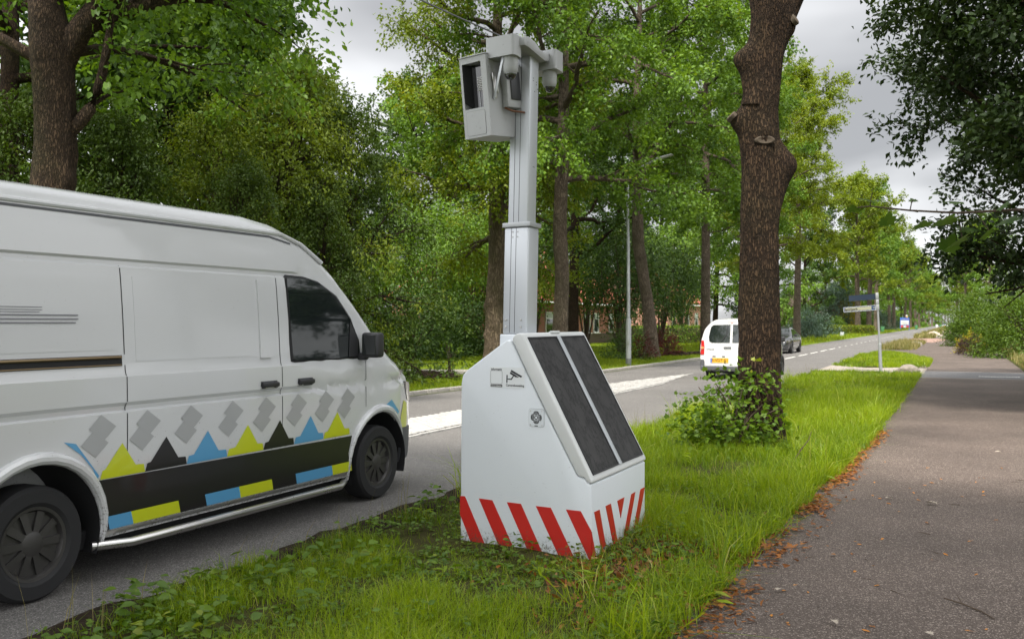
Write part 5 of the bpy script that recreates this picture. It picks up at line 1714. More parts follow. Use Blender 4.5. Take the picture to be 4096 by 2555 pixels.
def delivery_van():
    X0, Y0 = -5.97, 5.70
    t = thing('delivery_van', 'large white delivery van with blue, yellow and black triangles passing on the near lane', 'van', (X0, Y0, 0))
    Yl = lambda Y: Y - Y0
    top = [(Yl(2.42), 2.46), (Yl(2.5), 2.52), (Yl(3.0), 2.55), (Yl(5.9), 2.54), (Yl(6.25), 2.50), (Yl(6.55), 2.39), (Yl(6.85), 2.20), (Yl(7.2), 1.90), (Yl(7.55), 1.58), (Yl(7.75), 1.42), (Yl(7.95), 1.31), (Yl(8.2), 1.20), (Yl(8.42), 1.08), (Yl(8.52), .98), (Yl(8.58), .80), (Yl(8.6), .70)]
    taper = [(-4, 1.0), (1.3, 1.0), (1.7, .995), (2.0, .98), (2.25, .95), (2.5, .88), (2.7, .79), (2.85, .68), (2.95, .58)]
    tum = [(.28, .955), (.34, .975), (.44, .985), (.60, .99), (.66, .992), (.70, .998), (.90, 1.004), (1.05, 1.004), (1.090, 1.003), (1.102, .976), (1.130, .980), (1.155, 1.003), (1.22, 1.003), (1.325, 1.0), (1.345, .986), (1.42, .978), (1.7, .962), (1.95, .942), (2.05, .930), (2.064, .914), (2.09, .912), (2.108, .924), (2.22, .905), (2.32, .885), (2.44, .855), (2.56, .83)]
    sh = Shell(Yl(2.42), Yl(8.6), top, taper, tum, zb=.28, r=.13, levels=[.28, .34, .44, .60, .66, .70, .80, .90, .98, 1.05, 1.090, 1.102, 1.130, 1.155, 1.22, 1.28, 1.325, 1.345, 1.42, 1.55, 1.7, 1.82, 1.95, 2.05, 2.064, 2.09, 2.108, 2.18, 2.25, 2.32], crown=.03)
    ys = np.concatenate([np.linspace(Yl(2.42), Yl(5.9), 26), np.linspace(Yl(5.98), Yl(8.6), 44)])
    cut = []
    for Y in (3.86, 7.56):
        for s in (-1, 1):
            cut.append(cyl_x(.55 * s, 1.3 * s, Yl(Y), .36, .475))
    body = link('body', sh.mesh('body', ys=ys, cutters=cut), M['van_white'], t)
    for Y in (3.86, 7.56):
        for s in (-1, 1):
            wheel(t, s * .86, Yl(Y), .35, .235, s, 10, .63)
            # bright flare round the opening and black liner within
            fl = MB(); pts = []
            for k in range(19):
                a = R(-12 + 204 * k / 18)
                y, z = Yl(Y) + .505 * math.cos(a), .36 + .505 * math.sin(a)
                pts.append((s * (sh.hw(y, z) + .002), y, z))
            fl.tube(pts, [.014 + .026 * math.sin(math.pi * k / 18) for k in range(19)], 10)
            fl.build('wheel_arch', M['van_white'], t)
            ln = MB()
            n = 24
            V = []
            for xx in (.56, .975):
                for k in range(n + 1):
                    a = R(-20 + 220 * k / n)
                    V.append((s * xx, Yl(Y) + .470 * math.cos(a), .36 + .470 * math.sin(a)))
            ln.add(V, [(k, k + 1, n + 2 + k, n + 1 + k) for k in range(n)])
            ln.build('arch_liner', M['rubber'], t)
    for s in (-1, 1):
        # black lower side panel with its coloured edge stripe
        pan = sh.part('side_panel', [(Yl(4.36), .335), (Yl(7.075), .335), (Yl(7.03), .50), (Yl(7.08), .655), (Yl(4.30), .668), (Yl(4.36), .5)], M['livery_black'], t, .012, s, .014)
        for (a, b_, mname) in ((4.365, 4.56, 'blue'), (4.56, 4.98, 'yellow'), (5.24, 5.60, 'blue'), (5.60, 5.98, 'yellow'), (6.28, 6.78, 'blue'), (6.78, 7.07, 'yellow')):
            sh.part('edge_stripe', [(Yl(a + .03), .336), (Yl(b_ + .03), .336), (Yl(b_), .425), (Yl(a), .425)], M[mname], pan, .0145, s)
        cols = ['blue', 'yellow', 'livery_black', 'blue', 'yellow', 'livery_black', 'blue', 'yellow']
        ps = [4.17, 4.47, 4.85, 5.25, 5.68, 6.06, 6.46, 6.84]
        ed = [4.02, 4.31, 4.68, 5.06, 5.47, 5.88, 6.26, 6.66, 7.05]
        for k in range(1, 8):
            a, b_ = ed[k], ed[k + 1]
            p = ps[k]
            sh.part('livery_triangle', [(Yl(a), .672), (Yl(b_), .672), (Yl(b_ - .015), .728), (Yl(p + .125), .732), (Yl(p + .01), .89), (Yl(p - .125), .732), (Yl(a + .015), .728)], M[cols[k]], body, .004, s)
        sh.part('livery_triangle', [(Yl(4.285), .672), (Yl(4.30), .70), (Yl(4.12), .925), (Yl(4.03), .945), (Yl(4.16), .85), (Yl(4.25), .75)][::1], M['blue'], body, .004, s)
        for k in range(1, 9):
            p = ps[k] if k < 8 else 7.16
            for (dy, z0) in ((-.20, .905), (-.14, 1.005)):
                q = [(Yl(p + dy - .115), z0), (Yl(p + dy), z0 - .085), (Yl(p + dy + .10), z0), (Yl(p + dy - .02), z0 + .085)]
                sh.part('livery_chevron', q, M['livery_grey'], body, .0035 + (.001 if dy > -.2 else 0), s)
        # front wing colours
        sh.part('livery_triangle', [(Yl(8.03), .62), (Yl(8.24), .62), (Yl(8.20), .86), (Yl(8.10), .90), (Yl(8.01), .74)], M['yellow'], body, .005, s)
        sh.part('livery_triangle', [(Yl(7.62), .875), (Yl(7.78), .93), (Yl(7.95), .80), (Yl(7.90), .74), (Yl(7.78), .85)], M['blue'], body, .005, s)
        # windows
        win = [(Yl(6.25), 1.375), (Yl(6.30), 1.366), (Yl(7.16), 1.366), (Yl(7.22), 1.39), (Yl(7.21), 1.52), (Yl(7.10), 1.70), (Yl(6.90), 1.90), (Yl(6.68), 2.02), (Yl(6.50), 2.055), (Yl(6.26), 2.06), (Yl(6.23), 2.04)]
        wf = sh.part('side_window', win, M['glass'], t, .014, s, None, .05)
        cen = (Yl(6.7), 1.68)
        ring = MB()
        o_ = [(y + (.018 if y > cen[0] else -.018), z + (.018 if z > cen[1] else -.018)) for y, z in win]
        n = len(win)
        ring.add([(s * (sh.hw(y, z) + .002), y, z) for y, z in o_] + [(s * (sh.hw(y, z) + .017), y, z) for y, z in win], [(i, (i + 1) % n, n + (i + 1) % n, n + i) for i in range(n)])
        ring.build('window_seal', M['rubber'], wf, smooth=False)
        sh.part('quarter_trim', [(Yl(7.03), 1.372), (Yl(7.17), 1.372), (Yl(7.205), 1.52), (Yl(7.08), 1.69)], M['black_plastic'], wf, .020, s)
        mr = MB(); mr.box((s * 1.12, Yl(7.24), 1.475), (.18, .13, .23)); mr.box((s * 1.02, Yl(7.22), 1.37), (.12, .08, .07))
        mo = mr.build('wing_mirror', M['black_plastic'], t, bevel=.03, seg=3)
        mg = MB(); mg.box((s * 1.12, Yl(7.173), 1.48), (.14, .004, .175)); mg.build('mirror_glass', M['glass'], mo, bevel=.001, seg=1)
        # handles, seams, door rail, roof gutter
        for Y in (5.94, 6.40):
            h = MB()
            x = s * (sh.hw(Yl(Y), 1.17) + .022)
            h.box((x, Yl(Y), 1.185), (.028, .19, .036)); h.box((x - s * .012, Yl(Y) - .075, 1.183), (.03, .03, .05)); h.box((x - s * .012, Yl(Y) + .075, 1.183), (.03, .03, .05))
            h.build('door_handle', M['black_plastic'], t, bevel=.008)
            sh.part('handle_recess', [(Yl(Y) - .1, 1.15), (Yl(Y) + .1, 1.15), (Yl(Y) + .1, 1.215), (Yl(Y) - .1, 1.215)], M['grey_plastic'], t, .0025, s)
        for (Y, z0, z1) in ((6.10, .68, 2.06), (7.30, .9, 1.33), (4.52, .70, 1.40), (4.52, 1.47, 2.06)):
            sh.part('door_seam', [(Yl(Y), z0), (Yl(Y + .007), z0), (Yl(Y + .007), z1), (Yl(Y), z1)], M['rubber'], body, .002, s, None, .02)
        for Y in (5.86,):
            sh.part('pillar_pressing', [(Yl(Y), 1.40), (Yl(Y + .13), 1.40), (Yl(Y + .13), 2.02), (Yl(Y), 2.02)], M['van_white'], body, .014, s, .015)
        sh.part('pressed_panel', [(Yl(2.7), 1.50), (Yl(4.46), 1.50), (Yl(4.46), 1.99), (Yl(2.7), 1.99)], M['van_white'], body, .0025, s, .0035, .03)
        sh.part('pressed_panel', [(Yl(4.62), 1.42), (Yl(5.76), 1.42), (Yl(5.76), 1.99), (Yl(4.62), 1.99)], M['van_white'], body, .0025, s, .0035, .03)
        rl = sh.part('door_rail', [(Yl(2.52), 1.395), (Yl(4.50), 1.395), (Yl(4.50), 1.465), (Yl(2.52), 1.465)], M['rubber'], t, .004, s, .006)
        rb = MB()
        for z, rr_ in ((1.452, .010), (1.402, .005)):
            rb.tube([(s * (sh.hw(0, z) + .008), Yl(y), z) for y in (2.53, 3.5, 4.49)], rr_, 8)
        rb.build('rail_bar', M['bronze'], rl)
        gu = MB()
        for off, z, r_ in ((.000, 2.418, .018),):
            gu.tube([(s * (sh.hw(Yl(y), min(z, sh.top(Yl(y)) - .06)) + off), Yl(y), min(z, sh.top(Yl(y)) - .06)) for y in np.linspace(2.5, 6.75, 18)], r_, 8)
        gu.build('roof_gutter', M['van_white'], t)
        sh.part('gutter_seam', [(Yl(2.5), 2.375), (Yl(6.1), 2.375), (Yl(6.35), 2.335), (Yl(6.36), 2.35), (Yl(6.1), 2.392), (Yl(2.5), 2.392)], M['grey_plastic'], t, .003, s)
        # step tube and sill trim
        tb = MB(); tb.tube([(s * .93, Yl(4.30), .24), (s * 1.035, Yl(4.52), .235), (s * 1.045, Yl(5.7), .235), (s * 1.04, Yl(6.85), .235), (s * .93, Yl(7.06), .24)], .030, 14)
        tb.build('side_step', M['steel'], t)
        sh.part('sill_trim', [(Yl(4.36), .300), (Yl(7.07), .300), (Yl(7.07), .325), (Yl(4.36), .325)], M['steel'], t, .010, s, .012)
        # lettering seen only as short dark lines, and the blue emblem
        for (ya, yb, zs, th) in ((3.0, 3.915, (1.742, 1.756, 1.772), .0042), (3.0, 4.17, (1.675, 1.698, 1.722), .0085)):
            for z in zs:
                yy = yb - (.02 if z == zs[0] else 0)
                if s > 0:
                    sh.part('lettering_line', [(Yl(ya), z), (Yl(yy), z), (Yl(yy), z + th), (Yl(ya), z + th)], M['text_grey'], body, .0075, s, None, .3)
        if s > 0:
            sh.part('emblem', [(Yl(3.47) + .17 * math.cos(R(a)), 1.85 + .075 * math.sin(R(a))) for a in range(0, 360, 30)], M['blue'], body, .0072, s)
        # lamps and corner bumper
        sh.part('headlamp', [(Yl(8.22), .90), (Yl(8.50), .84), (Yl(8.50), .98), (Yl(8.3), 1.07), (Yl(8.1), 1.09)], M['glass'], t, .006, s, .02)
        sh.part('tail_lamp', [(Yl(2.43), .9), (Yl(2.52), .9), (Yl(2.52), 1.35), (Yl(2.43), 1.35)], M['red_lamp'], t, .006, s, .02)
        sh.part('corner_bumper', [(Yl(8.02), .285), (Yl(8.57), .285), (Yl(8.57), .60), (Yl(8.03), .63)], M['grey_plastic'], t, .012, s, .03)
    # windscreen, front bumper, grille
    ws = []
    for y in np.linspace(6.42, 7.62, 12):
        ws.append([(x * (.70 + .10 * (y - 6.42)), Yl(y), sh.top(Yl(y)) + .035 * (1 - abs(x) * .6) + .006) for x in (-1, -.5, 0, .5, 1)])
    b = MB(); b.grid(ws); b.build('windscreen', M['glass'], t)
    b = MB(); b.box((0, Yl(8.585), .45), (1.15, .06, .34)); b.build('front_bumper', M['grey_plastic'], t, bevel=.03)
    b = MB(); b.box((0, Yl(8.60), .75), (.8, .03, .14)); b.build('grille', M['black_plastic'], t, bevel=.01)
    b = MB(); b.box((0, Yl(5.7), .27), (1.7, 5.0, .12)); b.build('underbody', M['rubber'], t, smooth=False)
    b = MB(); b.box((0, Yl(2.40), .45), (1.85, .08, .18)); b.build('rear_bumper', M['grey_plastic'], t, bevel=.02)
    b = MB(); b.box((0, Yl(2.413), 1.4), (.012, .01, 1.7)); b.build('rear_door_seam', M['rubber'], t, smooth=False)


delivery_van()


def put_text(body, size, mat, par, pos, xdir, zdir, bold=0.0, name='lettering'):
    me = text_mesh(name, body, size, 'CENTER', 0.0006, bold=bold)
    o = link(name, me, mat, par)
    X = Vector(xdir).normalized(); Zd = Vector(zdir).normalized(); Yd = Zd.cross(X)
    m = Matrix.Identity(4)
    for i in range(3):
        m[i][0], m[i][1], m[i][2] = X[i], Yd[i], Zd[i]
    m.translation = pos
    o.matrix_local = m
    return o


def small_van():
    """white panel van seen from behind"""
    t = thing('small_van', 'small white panel van driving away, orange plate on its rear doors', 'van', (-6.02, 27.72, 0))
    top = [(-.02, 1.62), (.10, 1.70), (.3, 1.765), (.8, 1.79), (2.2, 1.78), (2.6, 1.72), (3.0, 1.50), (3.35, 1.18), (3.6, 1.06), (4.0, .96), (4.25, .84), (4.36, .70)]
    taper = [(-1, .985), (.15, 1.0), (3.0, 1.0), (3.6, .97), (4.1, .87), (4.4, .72)]
    tum = [(.26, .86), (.36, .895), (.58, .905), (.9, .905), (1.08, .895), (1.3, .85), (1.55, .77), (1.70, .70), (1.82, .64)]
    sh = Shell(-.02, 4.36, top, taper, tum, zb=.26, r=.16, levels=[.26, .36, .46, .58, .74, .9, 1.0, 1.08, 1.2, 1.3, 1.42, 1.55], crown=.02)
    cut = [cyl_x(.5 * s, 1.2 * s, y, .32, .375, 28) for y in (.86, 3.58) for s in (-1, 1)]
    me = sh.mesh('body', n=46, cutters=cut)
    # lean the tail in a little
    for v in me.vertices:
        if v.co.z > .95 and v.co.y < 1.0:
            v.co.y += .20 * (v.co.z - .95) * (1 - v.co.y)
    body = link('body', me, M['car_white'], t)

    def rear(poly, name, mat, par, off=.006, thick=.012, bevel=.004):
        b = MB()

        def f3(x, z, w):
            return (x, -.02 - w + .20 * max(0, z - .95), z)
        b.prism(poly, f3, off - thick, off)
        return b.build(name, mat, par, bevel=bevel, seg=1)
    L = -.905                                                      # left edge

    def mirror(p):
        return [(-x, z) for x, z in p][::-1]
    wl = [(L + .26, 1.12), (L + .34, 1.085), (-.035, 1.085), (-.035, 1.62), (L + .36, 1.61), (L + .29, 1.54), (L + .235, 1.25)]
    for q in (wl, mirror(wl)):
        rear(q, 'rear_window', M['glass'], t)
    for s in (1, -1):
        lampo = [(L + .005, .73), (L + .115, .735), (L + .125, .95), (L + .10, 1.15), (L + .025, 1.15)]
        q = lampo if s > 0 else mirror(lampo)
        lo = rear(q, 'tail_lamp', M['red_lamp'], t, .02, .05)
        am = [(L + .02, .90), (L + .11, .90), (L + .11, .97), (L + .02, .97)]
        rear(am if s > 0 else mirror(am), 'indicator', M['amber'], lo, .023, .01, .002)
        bc = [(L, .38), (L + .13, .40), (L + .12, .57), (L + .09, .59), (L + .005, .59)]
        rear(bc if s > 0 else mirror(bc), 'corner_guard', M['grey_plastic'], t, .03, .06, .01)
    rear([(L + .01, .27), (-L - .01, .27), (-L - .01, .40), (L + .01, .40)], 'rear_bumper', M['grey_plastic'], t, .06, .12, .02)
    rear([(-.006, .42), (.006, .42), (.006, 1.70), (-.006, 1.70)], 'door_seam', M['rubber'], t, .008, .006, 0)
    for z in (.42, 1.04):
        rear([(L + .13, z - .005), (-L - .13, z - .005), (-L - .13, z), (L + .13, z)], 'door_seam', M['galv'], t, .002, .003, 0) if z < .5 else None
    rec = rear([(L + .22, .47), (-.10, .47), (-.10, .66), (L + .28, .68), (L + .22, .66)], 'plate_recess', M['car_white'], t, .003, .006, .002)
    pl = rear([(L + .30, .495), (L + .835, .495), (L + .835, .635), (L + .30, .635)], 'number_plate', M['plate_y'], t, .012, .01, .002)
    rear([(L + .302, .497), (L + .345, .497), (L + .345, .633), (L + .302, .633)], 'plate_band', M['bill_blue'], pl, .0135, .004, 0)
    put_text('5-VDT-51', .118, M['ink'], pl, (L + .585, -.0335, .566), (1, 0, 0), (0, -1, 0), .002)
    put_text('CITROEN', .058, M['ink'], t, (L + .30, -.0265, .885), (1, 0, 0), (0, -1, 0), .001)
    for x in (L + .41, L + .69):
        rear([(x - .05, .665), (x + .05, .665), (x + .05, .695), (x - .05, .695)], 'plate_lamp', M['black_plastic'], t, .012, .012, .003)
    rear([(L + .69, .935), (L + .92, .935), (L + .92, .965), (L + .69, .965)], 'door_handle', M['black_plastic'], t, .035, .03, .008)
    rear([(-.13, 1.675), (.13, 1.675), (.13, 1.70), (-.13, 1.70)], 'brake_lamp', M['red_lamp'], t, .012, .01, .002)
    w = MB(); w.tube([(L + .62, .0, 1.12), (L + .76, .03, 1.30), (L + .80, .09, 1.58)], .012, 6); w.build('wiper', M['black_plastic'], t)
    for s in (1, -1):
        for y in (.86, 3.58):
            wheel(t, s * .80, y, .315, .20, s, 7, .64)
        sh.part('side_window', [(2.35, 1.10), (3.10, 1.10), (2.85, 1.38), (2.55, 1.55), (2.35, 1.56)], M['glass'], t, .005, s)
        b = MB(); b.box((s * .99, 2.95, 1.15), (.16, .10, .18)); b.build('wing_mirror', M['black_plastic'], t, bevel=.03)
    b = MB(); b.box((0, 2.2, .25), (1.55, 4.0, .14)); b.build('underbody', M['rubber'], t, smooth=False)


small_van()


def sedan(name, label, loc, rotz, paint, lit=False, suv=1.0):
    t = thing(name, label, 'car', loc, rotz)
    k = suv
    top = [(-.02, .62 * k), (.06, .86 * k), (.25, .98 * k), (.9, 1.03 * k), (1.2, 1.12 * k), (1.7, 1.36 * k), (2.1, 1.44 * k), (2.6, 1.45 * k), (3.0, 1.38 * k), (3.45, 1.12 * k), (3.75, .96 * k), (4.2, .90 * k), (4.5, .80 * k), (4.66, .66 * k), (4.72, .52 * k)]
    taper = [(-1, .80), (.02, .88), (.3, .96), (.8, 1), (3.6, 1), (4.1, .96), (4.45, .87), (4.75, .70)]
    tum = [(.2, .84), (.3, .89), (.5, .915), (.72, .92), (.86, .90), (.93, .875), (1.1, .80), (1.3, .70), (1.45, .62)]
    tum = [(z * k, w) for z, w in tum]
    sh = Shell(-.02, 4.72, top, taper, tum, zb=.2, r=.10, levels=[z * k for z in (.2, .3, .4, .5, .62, .72, .80, .86, .93, 1.02, 1.1, 1.2, 1.3)], crown=.03)
    cut = [cyl_x(.5 * s, 1.2 * s, y, .33, .375, 28) for y in (.95, 3.75) for s in (-1, 1)]
    body = link('body', sh.mesh('body', n=50, cutters=cut), paint, t)
    for s in (1, -1):
        for y in (.95, 3.75):
            wheel(t, s * .82, y, .325, .21, s, 7, .68)
        for q in ([(1.55, .955), (2.28, .955), (2.28, 1.31), (2.05, 1.30), (1.75, 1.20)], [(2.34, .955), (3.35, .955), (3.1, 1.14), (2.85, 1.28), (2.6, 1.32), (2.34, 1.315)]):
            sh.part('side_window', [(y, z * k) for y, z in q], M['glass'], t, .004, s)
        sh.part('chrome_strip', [(1.1, .52 * k), (3.2, .50 * k), (3.2, .525 * k), (1.1, .545 * k)], M['steel'], t, .006, s)
        b = MB(); b.box((s * .98, 3.05, .98 * k), (.17, .10, .13)); b.build('wing_mirror', M['black_plastic'], t, bevel=.03)
        sh.part('headlamp', [(4.22, .64 * k), (4.60, .60 * k), (4.60, .69 * k), (4.38, .75 * k), (4.2, .74 * k)], M['lamp_on'] if lit else M['steel'], t, .006, s, .03)
        for y in (1.85, 2.75):
            b = MB(); b.box((s * .935, y, .83 * k), (.02, .16, .025)); b.build('door_handle', M['steel'], t, bevel=.004)
        if lit:
            b = MB(); b.box((s * .52, 4.66, .63 * k), (.26, .10, .12)); b.build('headlamp', M['lamp_on'], t, bevel=.02)
    ws = []
    for y in np.linspace(2.82, 3.62, 8):
        ws.append([(x * (.60 + .16 * (y - 2.82)), y, sh.top(y) + .022 + .03 * (1 - abs(x))) for x in (-1, -.5, 0, .5, 1)])
    b = MB(); b.grid(ws); b.build('windscreen', M['glass'], t)
    ws = []
    for y in np.linspace(1.15, 1.75, 6):
        ws.append([(x * .62, y, sh.top(y) + .022 + .03 * (1 - abs(x))) for x in (-1, -.5, 0, .5, 1)])
    b = MB(); b.grid(ws); b.build('rear_screen', M['glass'], t)
    b = MB(); b.box((0, 4.70, .56 * k), (.78, .06, .24)); g_ = b.build('grille', M['black_plastic'], t, bevel=.03)
    b = MB(); b.box((0, 4.735, .42 * k), (.52, .02, .11)); b.build('number_plate', M['plate_y'], t, bevel=.004)
    b = MB(); b.box((0, 4.66, .30), (1.3, .16, .18)); b.build('front_bumper', M['black_plastic'], t, bevel=.03)
    b = MB(); b.box((0, 2.3, .22), (1.5, 4.0, .12)); b.build('underbody', M['rubber'], t, smooth=False)
    return t


sedan('oncoming_car', 'black oncoming saloon car half hidden by the thick near trunk', (-9.02, 56.4, 0), math.pi, M['car_black'])
fx = ax(3779, 296)
sedan('oncoming_car', 'distant dark oncoming car with lit headlamps, nearer of the two far cars', (fx[0], fx[1] + 4, 0), math.pi, M['car_grey'], True, 1.16)
fx = ax(3803, 330)
sedan('oncoming_car', 'distant oncoming car half behind the shrub, following the lit one', (fx[0], fx[1] + 4, 0), math.pi, M['car_black'], False, 1.05)


# ================================================================== street furniture
def lamp_post():
    t = thing('street_lamp', 'tall grey galvanised lamp post with a curved arm on the far verge', 'street lamp', (-11.45, 34.6, 0), 0)
    b = MB(); b.tube([(0, 0, -.1), (0, 0, .30)], .108, 16); b.build('base_sleeve', M['galv_dark'], t)
    b = MB(); b.tube([(0, 0, .30), (0, 0, 1.72), (0, 0, 1.80), (0, 0, 1.82)], [.104, .102, .098, .075], 16); b.build('lower_pole', M['galv'], t)
    b = MB(); b.tube([(0, 0, 1.8), (-.01, 0, 5.0), (-.02, 0, 5.02), (-.03, 0, 6.9)], [.068, .058, .050, .046], 14)
    b.tube([(-.03, 0, 6.9), (-.02, .0, 7.10), (.05, .0, 7.32), (.20, .01, 7.48), (.45, .01, 7.62), (1.05, .02, 7.86), (1.15, .02, 7.89)], [.046, .045, .042, .04, .038, .034, .034], 12)
    b.build('pole', M['galv'], t)
    b = MB()
    prof = [(0.0, -.03), (.10, -.045), (.30, -.03), (.62, .0), (.66, .015), (.62, .035), (.25, .045), (.10, .04), (0, .02)]
    b.prism(prof, lambda p, q, w: (p, w, q), -.11, .11)
    lum = b.build('luminaire', M['alu_dark'], t, bevel=.012, seg=2)
    lum.location = (1.10, .02, 7.90); lum.rotation_euler = (0, R(-9), 0)
    b = MB(); b.box((.38, 0, -.022), (.40, .15, .012)); b.build('lens', M['sign_white'], lum, bevel=.003).rotation_euler = (0, R(-4), 0)
    b = MB(); b.box((.02, -.105, 1.0), (.10, .006, .34)); b.build('access_door', M['galv'], t, bevel=.004)
    return t


lamp_post()


def street_sign():
    x, y = -2.32, 33.80
    t = thing('street_sign', 'leaning street name post with blue Sportpark sign and dark blank sign', 'street sign', (x, y, 0))
    RT = Vector((.9034, .4288, 0))
    top = Vector(RT * -.135) + Vector((0, 0, 2.69))
    b = MB(); b.tube([(0, 0, -.1), tuple(top * .36), tuple(top * .365)], [.056, .054, .040], 14); b.build('post_sleeve', M['galv'], t)
    b = MB(); b.tube([tuple(top * .36), tuple(top)], .034, 12); b.build('post', M['galv'], t)
    ax_ = top.normalized()
    # sign plane: to the left and slightly away
    dl = (RT * -1 + Vector((-.4288, .9034, 0)) * .32).normalized()
    dl = (dl - Vector((0, 0, 1)) * .072).normalized()
    nrm_ = dl.cross(Vector((0, 0, 1))).normalized()
    if nrm_.y > 0:
        nrm_ = -nrm_
    upv = nrm_.cross(-dl).normalized()
    if upv.z < 0:
        upv = -upv

    def board(name, h0, h1, l0, l1, th, mat, par, off=0.0, base=None):
        o = (base or top * ((h0) / 2.69)) if False else Vector((0, 0, 0))
        c = ax_ * ((h0 + h1) / 2 / ax_.z)
        V = []
        for w in (off - th, off):
            for (l, hh) in ((l0, h0), (l1, h0), (l1, h1), (l0, h1)):
                V.append(c + dl * l + upv * (hh - (h0 + h1) / 2) + nrm_ * w)
        b = MB(); b.add(V, [(0, 1, 2, 3), (7, 6, 5, 4), (0, 4, 5, 1), (1, 5, 6, 2), (2, 6, 7, 3), (3, 7, 4, 0)])
        return b.build(name, mat, par, smooth=False)
    board('blank_sign', 2.46, 2.655, .055, .90, .03, M['sign_back'], t, .02)
    sb = board('name_sign', 2.10, 2.275, .055, 1.09, .03, M['sign_blue'], t, .02)
    for (a, b_, c, d) in ((2.107, 2.116, .065, 1.08), (2.259, 2.268, .065, 1.08), (2.116, 2.259, .065, .075), (2.116, 2.259, 1.07, 1.08)):
        board('sign_border', a, b_, c, d, .004, M['sign_white'], sb, .0235)
    fld = board('sign_field', 2.134, 2.243, .20, 1.045, .004, M['sign_cream'], sb, .0245)
    c = ax_ * (2.188 / ax_.z)
    put_text('Sportpark', .105, M['ink'], sb, c + dl * .85 + nrm_ * .0262 - upv * .004, -dl, nrm_, .004)
    ar = MB()
    pts = [(.155, .010), (.118, .010), (.118, .034), (.085, 0), (.118, -.034), (.118, -.010), (.155, -.010)]
    V = [c + dl * p + upv * q + nrm_ * .0245 for p, q in pts]
    ar.add(V, [tuple(range(7))]); ar.build('sign_arrow', M['sign_cream'], sb, smooth=False)
    # small sign edge-on to the right and the clamp profile
    d2 = (RT * .42 + Vector((-.4288, .9034, 0)) * .9).normalized()
    n2 = Vector((d2.y, -d2.x, 0))
    b = MB()
    c2 = ax_ * (2.39 / ax_.z)
    for off, hh, ll, mat in ((0, .135, .30, 'sign_blue'),):
        V = [c2 + d2 * l + Vector((0, 0, h)) + n2 * w for w in (-.012, .012) for l, h in ((.04, -hh), (.34, -hh), (.34, hh), (.04, hh))]
        b.add(V, [(0, 3, 2, 1), (4, 5, 6, 7), (0, 1, 5, 4), (1, 2, 6, 5), (2, 3, 7, 6), (3, 0, 4, 7)])
    s2 = b.build('side_sign', M['sign_blue'], t, smooth=False)
    b = MB(); V = [c2 + d2 * l + Vector((0, 0, h)) + n2 * w for w in (.012, .0145) for l, h in ((.06, -.09), (.32, -.09), (.32, .09), (.06, .09))]
    b.add(V, [(0, 3, 2, 1), (4, 5, 6, 7), (0, 1, 5, 4), (1, 2, 6, 5), (2, 3, 7, 6), (3, 0, 4, 7)])
    b.build('sign_field', M['sign_cream'], s2, smooth=False)
    for h0, h1 in ((2.09, 2.285), (2.29, 2.45), (2.455, 2.675)):
        b = MB()
        V = [ax_ * (h / ax_.z) + dl * a + nrm_ * w for h in (h0, h1) for a, w in ((-.045, -.045), (.05, -.045), (.05, .045), (-.045, .045))]
        b.add(V, [(0, 3, 2, 1), (4, 5, 6, 7), (0, 1, 5, 4), (1, 2, 6, 5), (2, 3, 7, 6), (3, 0, 4, 7)])
        b.build('sign_clamp', M['galv'], t, bevel=.008)
    return t


street_sign()


def boulder(label, x, y, s, seed, mat):
    bm = bmesh.new()
    bmesh.ops.create_icosphere(bm, subdivisions=4, radius=1)
    V = np.array([v.co for v in bm.verts])
    k = 1 + .22 * vnoise(V * 1.3 + seed, seed) + .10 * vnoise(V * 3.1 + seed, seed + 1) + .04 * vnoise(V * 7, seed + 2)
    V = V * k[:, None] * np.array(s)
    V[:, 2] = np.maximum(V[:, 2], -.12 * s[2])
    for v, p in zip(bm.verts, V):
        v.co = p
    me = bpy.data.meshes.new('boulder'); bm.to_mesh(me); bm.free()
    me.polygons.foreach_set('use_smooth', np.ones(len(me.polygons), bool))
    o = link('boulder', me, mat, None, (x, y, 0.03))
    return tag(o, label, 'boulder')


boulder('mossy grey boulder at the verge tip beside the street sign post', -1.50, 33.55, (.40, .26, .24), 3, M['rock'])
x, y = ax(3655, 66); boulder('round grey boulder on the tuft of grass before the red brick patch', x, y, (.55, .5, .34), 5, M['rock'])
x, y = ax(3737, 112); boulder('pale pink boulder just beyond the red brick patch', x, y, (.9, .8, .62), 7, M['rock_pink'])
x, y = ax(3728, 108); boulder('small tan boulder left of the pale pink boulder', x, y, (.45, .4, .22), 8, M['rock_pink'])
x, y = ax(3757, 108); boulder('low grey boulder right of the pale pink boulder', x, y, (.6, .5, .22), 9, M['rock'])
x, y = ax(3792, 140); boulder('pale boulder farthest along the verge by the path', x, y, (.8, .7, .45), 10, M['rock_pink'])


def wheelie_bin(label, x, y, rz, mat):
    t = thing('wheelie_bin', label, 'bin', (x, y, 0.03), rz)
    b = MB()
    V = [(-.23, -.25, .06), (.23, -.25, .06), (.23, .25, .06), (-.23, .25, .06), (-.29, -.34, .98), (.29, -.34, .98), (.29, .34, .98), (-.29, .34, .98)]
    b.add(V, [(0, 3, 2, 1), (4, 5, 6, 7), (0, 1, 5, 4), (1, 2, 6, 5), (2, 3, 7, 6), (3, 0, 4, 7)])
    b.build('bin_body', mat, t, bevel=.03)
    b = MB(); b.box((0, 0, 1.02), (.62, .74, .07)); b.box((0, .40, 1.0), (.5, .06, .05)); b.build('lid', mat, t, bevel=.02)
    for s in (-1, 1):
        b = MB(); b.lathe([(.1, -.025), (.1, .025)], 14, Matrix.Translation((s * .24, .28, .1)) @ Matrix.Rotation(R(90), 4, 'Y')); b.build('wheel', M['rubber'], t)
    return t


